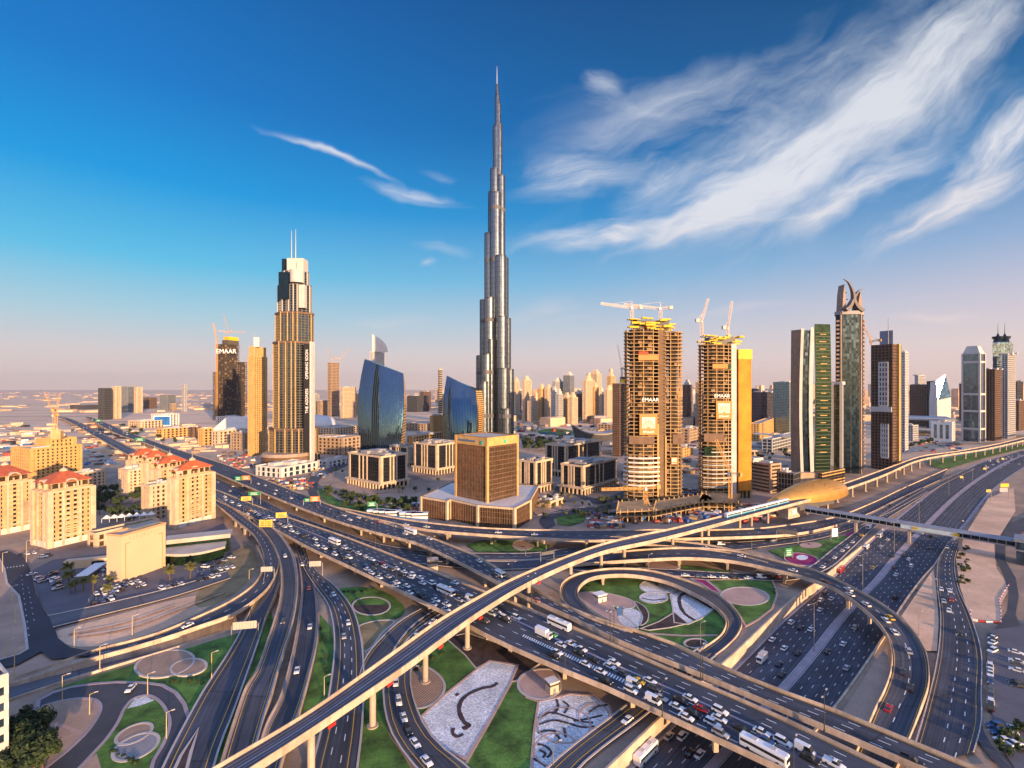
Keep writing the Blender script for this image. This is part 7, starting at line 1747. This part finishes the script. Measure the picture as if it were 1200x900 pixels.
for x, y, k in [(450, 270, 'w'), (620, 305, 'w'), (970, 462, 'w'), (1080, 562, 'd'), (120, 157, 'w'), (165, 172, 'g'), (260, 187, 'r'), (20, 142, 'w')]: place(400 + x / 6, 580 + y / 6, 'F', 'saloon', KD[k], 'on the far viaduct behind the queue')
for x, y, k in [(560, 205, 'w'), (550, 230, 'w'), (590, 245, 'd'), (665, 260, 'w'), (435, 160, 'w'), (485, 172, 'w'), (845, 322, 'd'), (920, 355, 'd'), (980, 390, 'd'), (1040, 382, 'w'), (1010, 362, 'd'), (1080, 412, 'w'), (1145, 397, 'w')]: place(230 + x / 6, 540 + y / 6, 'F', 'saloon', KD[k], 'on the far viaduct above the middle avenue')
for x, y, k in [(400, 277, 'w'), (145, 262, 'w'), (455, 207, 'w'), (370, 215, 's'), (600, 222, 'w')]: place(560 + x / 6 if x in (400, 145) else 400 + x / 6, 580 + y / 6, 'C', 'saloon', KD[k], 'on the connecting viaduct behind the railway')
for (u, v, k) in [(464, 799, 'w'), (467, 821, 'ws'), (473, 840, 'w'), (478, 855, 'd'), (486.5, 870, 'w'), (500, 891, 'w'), (487, 745, 'w'), (497, 737, 'd'), (507, 728, 'w')]: place(u, v, 'queue_link', 'suv' if k[1:] else 'saloon', KD[k[0]], 'in line on the curving ground road at bottom centre')
for (u, v, k, rd) in [(363, 734, 'w', 'L4'), (348, 785, 'w', 'L4'), (332, 727, 'g', 'L3'), (334, 651, 'w', 'L3'), (354, 661, 'w', 'wide_ground'), (362, 689, 'r', 'L4'), (391, 696, 'w', 'wide_ground'), (408, 729, 'w', 'wide_ground'), (403, 745, 's', 'wide_ground'), (220, 733.5, 'w', 'H'), (735, 843, 'w', 'loop_exit'), (628, 703, 'r', 'F'), (153, 806, 'w', 'approach')]:
    place(u, v, rd, 'saloon', KD[k], 'driving alone on a ramp at lower left' if u < 430 else 'driving alone near the loop ramp')
for (u, v, k) in [(869, 651, 'w'), (929, 668, 'w'), (967, 681, 'd'), (994, 690, 'w'), (996, 696, 'w'), (1015, 708, 'w'), (1038, 726, 'w'), (1043, 723, 'y'), (1048, 740, 'w'), (1065, 762, 's'), (1058, 787, 'd'), (1067, 805, 'd'), (1041, 829, 'r'), (827, 642, 'w')]: place(u, v, 'E', 'saloon', KD[k], 'driving over the curved flyover', True)
for (u, v, k) in [(803, 673.5, 'w'), (818, 674.5, 'b'), (834, 675.5, 'w'), (848, 676, 'w'), (861, 677, 'd'), (877, 677, 'w'), (892, 676, 'wv'), (910, 675, 'r'), (964, 664, 'w'), (970, 657, 'd'), (978, 653, 'w'), (987, 645, 'w'), (993, 641, 'w'), (999, 635, 'w'), (1010, 627, 'y')]: place(u, v, 'collector', 'van' if k[1:] else 'saloon', KD[k[0]], 'in the line of cars on the collector road')
for (u, v, k) in [(1103, 690, 'w'), (1113, 692, 'w'), (1115, 702, 'r'), (1106, 704, 's'), (1112, 715, 'w'), (1125, 741, 'd'), (1106, 652, 'd'), (1110, 641, 'w')]: place(u, v, 'right_slip', 'saloon', KD[k], 'on the slip road at the right')
HW = [(820, 883, 'w'), (800, 862, 'w'), (784, 862, 's'), (808, 882, 'd'), (905, 749, 'w'), (919, 759, 'w'), (935, 765, 'd'), (913, 778, 'd'), (916, 790, 'd'), (927, 729, 'w'), (938, 735, 'd'), (950, 737, 'w'), (961, 714, 'w'), (962, 703, 'w'), (974, 701, 'w'), (967, 695, 'd'), (988, 754, 'w'), (992, 782, 's'), (969, 763, 'd'), (1002, 735, 's'), (1049, 700, 'd'), (1050, 673, 'w'), (1068, 663, 'w'), (1065, 655, 'w'), (1048, 665, 'd'), (1023, 665, 'y'), (1009, 664, 'w'), (1046, 652, 'd'), (1059, 651, 'd'), (1032, 640, 'w'), (1030, 645, 'd'), (1040, 632, 'w'), (1080, 625, 'w'), (1091, 628, 'd'), (1097, 630, 'd'), (1090, 642, 'd')]
for u, v, k in HW: place(u, v, 'highway', 'suv' if (u + v) % 3 == 0 else 'saloon', KD[k], 'on the sunken highway ' + ('at the bottom' if v > 850 else 'beside the golden wall' if v > 690 else 'before the footbridge'), v < 0)
for i, fr in enumerate((.12, .19, .26, .33, .40, .57, .64, .72, .79, .86)): traffic('highway', fr, 9, 'far along the highway beyond the footbridge', fr < .5, 40 + i, .56, .99, 14)
for i, fr in enumerate((.2, .35, .5, .65, .85)): traffic('F', fr, 6, 'far away on the upper left end of the far viaduct', False, 60 + i, .0, .42, 12)
for i, fr in enumerate((.2, .45, .7)): traffic('N', fr, 5, 'far away on the upper left end of the main viaduct', True, 70 + i, .02, .40, 12)
for i, fr in enumerate((.1, .3, .5, .7, .9)): traffic('avenue', fr, 6, 'on the middle avenue between the viaducts', False, 80 + i, .1, .85, 10)
traffic('service', .3, 5, 'on the ground road by the station', False, 91, .3, 1); traffic('junction', .5, 0, '', False, 1) if 'junction' in ROADS else None
def parked(rows, where, seed, jit=.15, cols='wwwwsbbgl', skip=.15):
    r_ = random.Random(seed); cm = dict(w='white', s='silver', b='black', g='grey', r='red', l='blue')
    for (u0, v0, u1, v1, turn) in rows:
        a, b_ = G(u0, v0), G(u1, v1); d = b_ - a; L_ = d.length; d /= L_; n = int(L_ / 2.9)
        for i in range(n):
            if r_.random() < skip: continue
            q = a + d * (L_ * (i + .5) / n); n_ = Vector((d.y, -d.x, 0)); h_ = (n_ * math.cos(turn) + d * math.sin(turn)).normalized(); q.z = .5; col = cm[r_.choice(cols)]; kind = r_.choice(('saloon', 'saloon', 'suv'))
            add_car(kind, col, q, h_ if r_.random() < .7 else -h_, '%s %s %s' % (col, KN[kind], where), where, q.y < 290)
parked([(104, 709.5, 146, 700.5, .2), (107, 699, 119, 696.5, .2), (131, 695, 172, 686, .2), (133, 690, 166, 682.5, .2), (186, 692.5, 216, 685, .2), (222, 685, 258, 675, .2), (232, 674, 276, 665.5, .2), (238, 667, 274, 654, .2), (246, 640, 268, 634, .3), (124, 690, 130, 702, .2)], 'parked in the car park of the peach block', 5, skip=.18)
parked([(36, 674, 52, 683, .2), (62, 672, 68, 692, .2), (125, 668, 128, 682, .3), (250, 628, 262, 634, .4), (52, 712, 70, 708, .2)], 'parked in the yard left of the peach block', 6, skip=.2)
parked([(1190, 762, 1192, 790, 0), (1160, 775, 1161, 835, 1.57), (1175, 855, 1199, 862, .1), (1164, 850, 1178, 875, .4), (1188, 800, 1199, 815, .2), (1180, 868, 1199, 882, .2), (1163, 740, 1163, 770, 1.2)], 'parked in the car park at the right edge', 8, skip=.25)
parked([(20, 652, 44, 649, .4), (48, 655, 76, 645, .3)], 'parked outside the red roofed towers', 9, skip=.3)
cars = sorted((o for o in bpy.data.objects if o.get('category') == 'car'), key=lambda o: (o.location - cam.location).length)
bm = bmesh.new(); cm_ = [PAINT[k] for k in PAINT] + [CGL, TYRE]; drop = []
for o in cars[295:]:
    if o.type != 'MESH': continue
    me = o.data.copy(); o_m = Matrix.LocRotScale(o.location, o.rotation_quaternion, None); me.transform(o_m); n0 = len(bm.faces); idx = [cm_.index(m_) for m_ in o.data.materials]
    bm.from_mesh(me); bm.faces.ensure_lookup_table()
    for f_ in bm.faces[n0:]: f_.material_index = idx[min(f_.material_index, 2)]
    bpy.data.meshes.remove(me); drop.append(o)
for o in drop: bpy.data.objects.remove(o)
me = bpy.data.meshes.new('far_traffic'); bm.to_mesh(me); bm.free(); [me.materials.append(m_) for m_ in cm_]
o = bpy.data.objects.new('far_traffic', me); COL.objects.link(o); tag(o, 'tiny far off cars strung along the distant ends of the roads', 'traffic', kind='stuff')
# ---- lamps ---------------------------------------------------------------------------------------------------------
def lamp(u, v, z, vtop, label, group, twin=True, m=None, yaw=0, ln=2.2):
    p_ = G(u, v, z); h = zat(vtop, p_.y) - z; h = max(7, min(26, h))
    r = thing('street_lamp', label, 'street lamp', p_, group=group); m = m or METAL
    b = MB(); b.tube((0, 0, 0), (0, 0, h), .17, .09, 8); b.tube((0, 0, 0), (0, 0, .5), .3, .26, 8); b.build('pole', m, r)
    for s in ((-1, 1) if twin else (1,)):
        e = Vector((math.cos(yaw) * ln * s, math.sin(yaw) * ln * s, h + .25)); b = MB(); b.tube((0, 0, h - .1), e, .08, .06, 6); b.build('arm', m, r)
        b = MB(); b.box(e + Vector((math.cos(yaw) * .35 * s, math.sin(yaw) * .35 * s, 0)), (1.0, .38, .2), yaw); b.build('lamp_head', LGREY, r)
GA = 'lamp posts of the interchange'
for (u, v, vt) in ((715, 750, 714), (719.5, 751.5, 715), (821, 795, 758), (823.5, 796, 760), (966, 857, 813), (623, 707, 674), (600, 693, 660), (505, 662, 630), (440, 640, 612), (391, 625, 596), (340, 603, 576)): lamp(u, v, 8, vt, 'dark lamp post standing on the central barrier of the main viaduct', GA, True, DARKM, .8)
for (u, v, vt) in ((662, 786, 756), (776, 840, 800), (930, 905, 868), (522, 719, 690), (465, 690, 662)): lamp(u, v, 8, vt, 'dark lamp post on the near parapet of the main viaduct', GA, False, DARKM, .8)
POLEY = mat('warm_lamp_pole', (.55, .42, .22), .6, var=0)
for (u, v, vt) in ((73, 822, 792), (117, 786, 757), (105, 838, 815), (173, 815, 790), (195, 867, 835), (17, 793, 762), (8, 772, 750), (87, 760, 737), (248, 798, 765), (380, 816, 802), (14, 708, 687), (18, 735, 710), (3, 672, 648), (31, 660, 634), (155, 745, 722), (292, 690, 668)): lamp(u, v, 0, vt, 'slim tan lamp post beside the roads at lower left', GA, False, POLEY, .6, 1.4)
for (u, v, z, vt) in ((954, 763, -5, 707), (1011, 692, -4.5, 650), (1048, 648, -1, 612), (1077, 612, 0, 588), (1112, 580, 0, 560), (1140, 563, 0, 546)): lamp(u, v, z, vt, 'tall twin armed mast on the highway median', GA, True, METAL, .5, 4)
for (u, v, vt) in ((1077, 746, 718), (821, 757, 730), (1094, 705, 680), (790, 655, 634), (881, 648, 630), (640, 650, 632), (616, 653, 636), (700, 650, 634), (760, 670, 650), (648, 900, 882)): lamp(u, v, 0, vt, 'thin lamp post on open ground among the ramps', GA, False, METAL, .5)
b = MB()
for a in ((25, 676, 34, 748, 8), (33, 690, 41, 735, 6)):
    C_ = [G(a[0], a[1]), G(a[2], a[3])]; dashes(b, C_, .22, 2, 7, 0, .9)
C_ = [G(8, 667), G(30, 664)]; dashes(b, C_, 1.8, .5, .9, 0, .9)
for (u0, v0, u1, v1) in ((104, 705, 146, 696), (131, 692, 172, 683), (186, 689, 216, 681), (232, 671, 276, 662)):
    a, e = G(u0, v0), G(u1, v1); d = e - a; n_ = int(d.length / 2.9); d.normalize(); s_ = Vector((d.y, -d.x, 0))
    for i in range(n_): q = a + d * (2.9 * i); b.quad(*[q + d * x + s_ * y + Vector((0, 0, .9)) for x, y in ((-.07, -2.5), (.07, -2.5), (.07, 2.5), (-.07, 2.5))])
b.build('street_markings', WHITEP, label='white lane and bay markings painted at the left', kind='structure')
RW = mat('red_warning_board', (.55, .03, .02), .5, var=0)
mr_ = bpy.data.objects['elevated_railway']
for u, v in ((437, 855), (493, 800), (349, 903), (549, 760), (606, 706)):
    L, R = ROADS['M']; tq = G(u, v); i = min(range(len(L)), key=lambda k: ((L[k] + R[k]) / 2 - tq).xy.length_squared); d = (L[i + 1] - L[i]).normalized(); q = R[i] + d * 3.5 + Vector((0, 0, -1.9))
    b = MB(); b.box((q.x, q.y, q.z), (2.6, .25, .9), math.atan2(d.y, d.x)); b.build('warning_board', RW, mr_, world=True)
# ---- signs ------------------------------------------------------------------------------------------------------------
SGG = mat('green_road_sign', (.01, .22, .09), .5, var=0); SGO = mat('orange_road_sign', (.62, .20, .03), .5, var=0); SGY = mat('yellow_road_sign', (.70, .48, .10), .5, var=0)
def gantry(label, p_, panels, yaw, legs=1, back=False):
    """panels: (offset, width, height, centre z, material)"""
    r = thing('sign_gantry', label, 'road sign', p_); dx, dy = math.cos(yaw), math.sin(yaw)
    x0 = min(o - w_ / 2 for o, w_, h_, z_, m_ in panels); x1 = max(o + w_ / 2 for o, w_, h_, z_, m_ in panels); zc_ = panels[0][3]
    b = MB(); xs = (x1 + .8,) if legs == 1 else (x0 - .6, x1 + .6)
    for x in xs: b.tube((dx * x, dy * x, -.2), (dx * x, dy * x, zc_ + .2), .28, .22, 8)
    b.build('post', METAL, r); b = MB()
    for z_ in (zc_ - .5, zc_ + .5): b.tube((dx * x0, dy * x0, z_), (dx * xs[-1], dy * xs[-1], z_), .14, .14, 6)
    b.build('beam', METAL, r)
    for o, w_, h_, z_, m_ in panels:
        n_ = Vector((dy, -dx, 0)) * .28; b = MB(); b.box((dx * o + n_.x, dy * o + n_.y, z_), (w_, .18, h_), yaw); s = b.build('sign_panel', m_, r)
        b = MB(); n2 = n_ * 1.5
        for k in range(int(w_ / 1.1)): x = o - w_ / 2 + .55 + k * 1.1; b.box((dx * x + n2.x * (1 if not back else 1.02), dy * x + n2.y, z_), (.1, .1, h_ * .92), yaw)
        if back: b.build('rib', METAL, s)
        elif w_ > 4 and m_ in (SGG, SGO, SGY):
            b = MB(); n3 = n_ * 1.45
            for zz, ww in ((.2, .62), (-.05, .5), (-.28, .7)): b.box((dx * o + n3.x, dy * o + n3.y, z_ + zz * h_), (w_ * ww, .06, h_ * .09), yaw)
            b.build('legend', WHITEP if m_ is not SGY else DARKM, s)
def gpx(u, v, z): return G(u, v, z)
gantry('tan twin sign boards at the nose where the left ramp splits off', gpx(318, 620, 8), [(-6.4, 4.6, 5.2, 4.2, SGY), (-1.4, 4.6, 5.2, 4.2, SGY)], .0)
gantry('yellow sign board over the queue lanes near the left end', gpx(299, 592, 8), [(-7, 8, 3.6, 6.2, SGY)], .25); gantry('green sign board over the middle avenue at left', gpx(306, 596, 0), [(-6, 9.5, 3.4, 14, SGG)], .15)
gantry('yellow sign board on a curved arm over the main viaduct', gpx(343, 612, 8), [(-8, 7.5, 4.0, 6.0, SGY)], .25)
gantry('green and orange sign pair on the far viaduct, right one', gpx(353, 592, 8), [(5, 5, 3.0, 4.4, SGG), (11.5, 7.5, 4.4, 5.2, SGO)], .15, 2); gantry('green and orange sign pair on the far viaduct, left one', gpx(293, 567, 8), [(-12, 6.5, 4.6, 6, SGG), (-4, 8.5, 4.6, 6.6, SGO)], .1)
gantry('grey backed sign gantry over the wide ground road', gpx(384, 676, 0), [(-7, 6.6, 3.0, 8.0, SIGNB)], .1, 1, True); gantry('grey backed sign gantry over the left ramp', gpx(329, 680, 6), [(-7.2, 6.0, 2.6, 6.4, SIGNB)], .1, 1, True)
gantry('grey backed sign gantry spanning the chevron ramp', gpx(290, 752, 0), [(-1, 9.5, 3.2, 7.4, SIGNB)], .2, 2, True)
gantry('green and orange sign pair beside the white site huts', gpx(440, 607, 0), [(-3, 7, 4, 12, SGG)], .2)
for u, v, vt, c in ((1160, 588, 575, 'yellow board with a dark stripe beside the highway'), (1128, 563, 559, 'small yellow board over the highway, nearest one'), (1155, 553, 549, 'small yellow board over the highway, middle one'), (1176, 541, 537.5, 'small yellow board over the highway, farthest one')):
    p_ = G(u, v); gantry(c, p_, [(-2, 5.5 if u == 1160 else 4.5, 2.4, zat(vt, p_.y), SGY)], .2)
p_ = G(1178, 586); gantry('yellow and blue sided billboard on one pole at the right', p_, [(-1, 9, 3.4, 14.5, YELF), (-2, 9, 4, 10, GB)], .1)
p_ = G(730 / 6 * 0 + 981.5, 634); gantry('white blank billboard standing on the lawn triangle', p_, [(-3, 5.4, 6, 6.5, WHITE)], .3, 2)
p_ = G(924, 655); gantry('green sign board behind the magenta flower bed', p_, [(0, 5, 5.5, 4.4, SGG)], .2, 2)
p_ = G(726, 724); gantry('small blue board on posts inside the loop', p_, [(0, 3, 4, 3.4, PAINT['blue'])], .3, 2)
gantry('dark backed sign gantry over the ground road behind the railway', gpx(648, 661, 0), [(-4, 8, 3, 8, DGREY)], .4, 2, True); gantry('dark backed sign gantry on the road by the station', gpx(932, 638, 0), [(-5, 12, 3, 8, DGREY)], -.5, 2, True)
for u, v, l, c in ((168, 520, 'small green sign board on the far left viaduct, near one', SGG), (118, 496, 'small green sign board on the far left viaduct, far one', SGG), (113, 504, 'small orange sign board between the viaducts at far left', SGO)):
    p_ = G(u, v, 8); gantry(l, p_, [(-6, 16, 6, 8, c)], .1)
# ---- huts, containers, site clutter ----------------------------------------------------------------------------------------
def hut(label, p_, sx, sy, h, yaw, m, rm, name='kiosk', group=None):
    r = thing(name, label, name.replace('_', ' '), p_, group=group); pl = [(x * math.cos(yaw) - y * math.sin(yaw), x * math.sin(yaw) + y * math.cos(yaw)) for x, y in ((-sx / 2, -sy / 2), (sx / 2, -sy / 2), (sx / 2, sy / 2), (-sx / 2, sy / 2))]
    b = MB(); b.prism(pl, -.1, h); b.build('walls', m, r); b = MB(); b.prism(offset(pl, .35), h, h + .35); b.build('roof', rm, r)
    b = MB(); n_ = offset(pl, .06); d = Vector(n_[1]) - Vector(n_[0]); q = Vector(n_[0]) + d * .5; b.box((q.x, q.y, 1.05), (1.0, .1, 2.1), yaw); b.build('door', METAL, r); b = MB(); b.ring(pl, .0, .08, h * .72, h * .86); b.build('vent_band', DARKM, r)
hut('small cream utility kiosk on the round pink plaza', G(647, 811), 3.6, 3.2, 4.2, .5, CREAM2, WHITEC); hut('small white utility cabin on the tan plaza inside the loop', G(703, 705), 5.5, 4, 4.0, .5, WHITEC, WHITE); hut('yellow lit guard hut with parapet beside the main viaduct', G(507, 668), 6, 5, 6.5, .25, CREAM2, PARA)
for i, (u, v) in enumerate(((440, 609), (447, 609.5), (454, 610), (461, 610.5), (478, 612), (486, 612.5), (492, 613))):
    hut('white site cabin in the row behind the far viaduct', G(u, v - 1), 13, 5, 7.5, .1, WHITE, WHITE, 'site_cabin', 'site cabins behind the far viaduct')
r = thing('site_barrier', 'row of red and white plastic barriers along the dirt plot at right', 'barrier', G(1155, 730)); RB = mat('red_barrier_plastic', (.45, .05, .04), .6, var=0)
pts_ = [G(u, v) for u, v in ((1137, 716), (1138, 727), (1155, 730), (1173, 731), (1173, 718), (1171, 704), (1177, 694), (1183, 686))]
for a, e in zip(pts_, pts_[1:]):
    m_ = max(1, int((e - a).length / 2.2)); d = e - a
    for i in range(m_): q = a + d * ((i + .5) / m_); b = MB(); b.box((q.x, q.y, .5), (d.length / m_ * .9, .4, 1.0), math.atan2(d.y, d.x)); b.build('barrier_block', RB if i % 2 else WHITE, r, world=True)
TRK = mat('churned_sand', (.42, .27, .18), .95, var=.3, scale=.3)
for q in ([(1130, 660), (1145, 668), (1150, 690), (1160, 715)], [(1150, 600), (1148, 630), (1140, 660), (1145, 700)], [(1146, 695), (1155, 692), (1163, 697), (1168, 703)], [(1062, 730), (1078, 715), (1092, 690)], [(90, 748), (150, 738), (220, 712), (262, 696)], [(80, 745), (140, 733), (205, 711)]):
    stroke('tyre_track', 'faint tyre tracks churned into bare sand', q, 1.6, TRK)
rs = random.Random(31)
SITE = [mat('site_red', (.4, .07, .05), .8, var=.2), mat('site_blue', (.04, .12, .32), .8, var=.2), WHITEC, RAWC, METAL, BROWN, DARKM, PARA]
b = MB()
def heap(n, u0, u1, v0, v1, s0, s1, h1):
    for i in range(n):
        q = G(rs.uniform(u0, u1), rs.uniform(v0, v1)); h = rs.uniform(.6, h1); b.box((q.x, q.y, h / 2 + .2), (rs.uniform(s0, s1), rs.uniform(s0, s1), h), rs.uniform(0, 1.5), rs.randrange(8))
heap(150, 690, 730, 602, 619, 1.2, 5, 3.2); heap(260, 732, 905, 592, 613, 1.5, 7, 3.5); heap(80, 800, 822, 575, 592, 2, 6, 4); heap(90, 452, 494, 592, 606, 1.5, 6, 3.2); heap(120, 300, 366, 562, 574, 1.5, 6, 3.0); heap(60, 365, 380, 545, 560, 2, 6, 3); heap(130, 545, 720, 495, 520, 5, 16, 7); heap(90, 735, 830, 505, 560, 4, 14, 6); heap(60, 880, 935, 545, 575, 3, 9, 4); heap(90, 255, 300, 530, 550, 2, 8, 3); heap(60, 0, 40, 500, 560, 5, 18, 8); heap(90, 100, 150, 500, 545, 3, 9, 2.5); heap(70, 1060, 1130, 505, 530, 3, 10, 2.5); heap(60, 1126, 1178, 600, 724, .3, 1.3, .5); heap(30, 1060, 1096, 690, 760, .2, .8, .4)
o = b.build('building_site_rubble', SITE); tag(o, 'scattered materials, cabins and rubble over the building sites', 'rubble', kind='stuff')
for (u0, v0, u1, v1, u2, v2, u3, v3, l, nf) in ((722, 613, 765, 611, 758, 597, 724, 600, 'low unfinished concrete podium left of the railway train', 2), (765, 612, 838, 597, 826, 590, 768, 599, 'curved unfinished concrete podium at the foot of the construction towers', 2), (818, 600, 862, 601, 868, 590, 822, 588, 'unfinished podium slab under the right construction tower', 2)):
    pl = [G(*q) for q in ((u0, v0), (u1, v1), (u2, v2), (u3, v3))]; r = thing('concrete_podium', l, 'building site', pl[0]); pp = [((q - pl[0]).x, (q - pl[0]).y) for q in pl]
    b = MB(); [b.prism(pp, 4.2 * (k + 1), 4.2 * (k + 1) + .7) for k in range(nf)]; b.build('floor_slabs', RAWC, r)
    b = MB()
    for i in range(4):
        p0_, p1_ = Vector(pp[i]), Vector(pp[(i + 1) % 4]); m_ = max(2, int((p1_ - p0_).length / 6))
        for j in range(m_): q = p0_.lerp(p1_, (j + .5) / m_); q = q + (Vector((sum(p[0] for p in pp) / 4, sum(p[1] for p in pp) / 4)) - q).normalized() * .6; b.box((q.x, q.y, 4.2 * nf / 2 + 1.2), (.9, .9, 4.2 * nf + 2.4), .3)
    b.build('columns', RAWC, r)
# ---- haze -------------------------------------------------------------------------------------
hm = bpy.data.materials.new('haze'); hm.use_nodes = True
t = NT(hm.node_tree); t.n.clear()
o_ = t.new('ShaderNodeOutputMaterial'); pv = t.new('ShaderNodeVolumePrincipled')
pv.inputs['Color'].default_value = (.88, .86, .90, 1); pv.inputs['Density'].default_value = 2.1e-5; pv.inputs['Anisotropy'].default_value = 0.3
t.l.new(pv.outputs[0], o_.inputs['Volume'])
hb = MB(); hb.prism([(-BIG + 50, -5950), (BIG - 50, -5950), (BIG - 50, BIG - 50), (-BIG + 50, BIG - 50)], -8.0, 870.0)
ho = hb.build('haze', hm); tag(ho, 'thin pale evening haze over the city', kind='stuff')
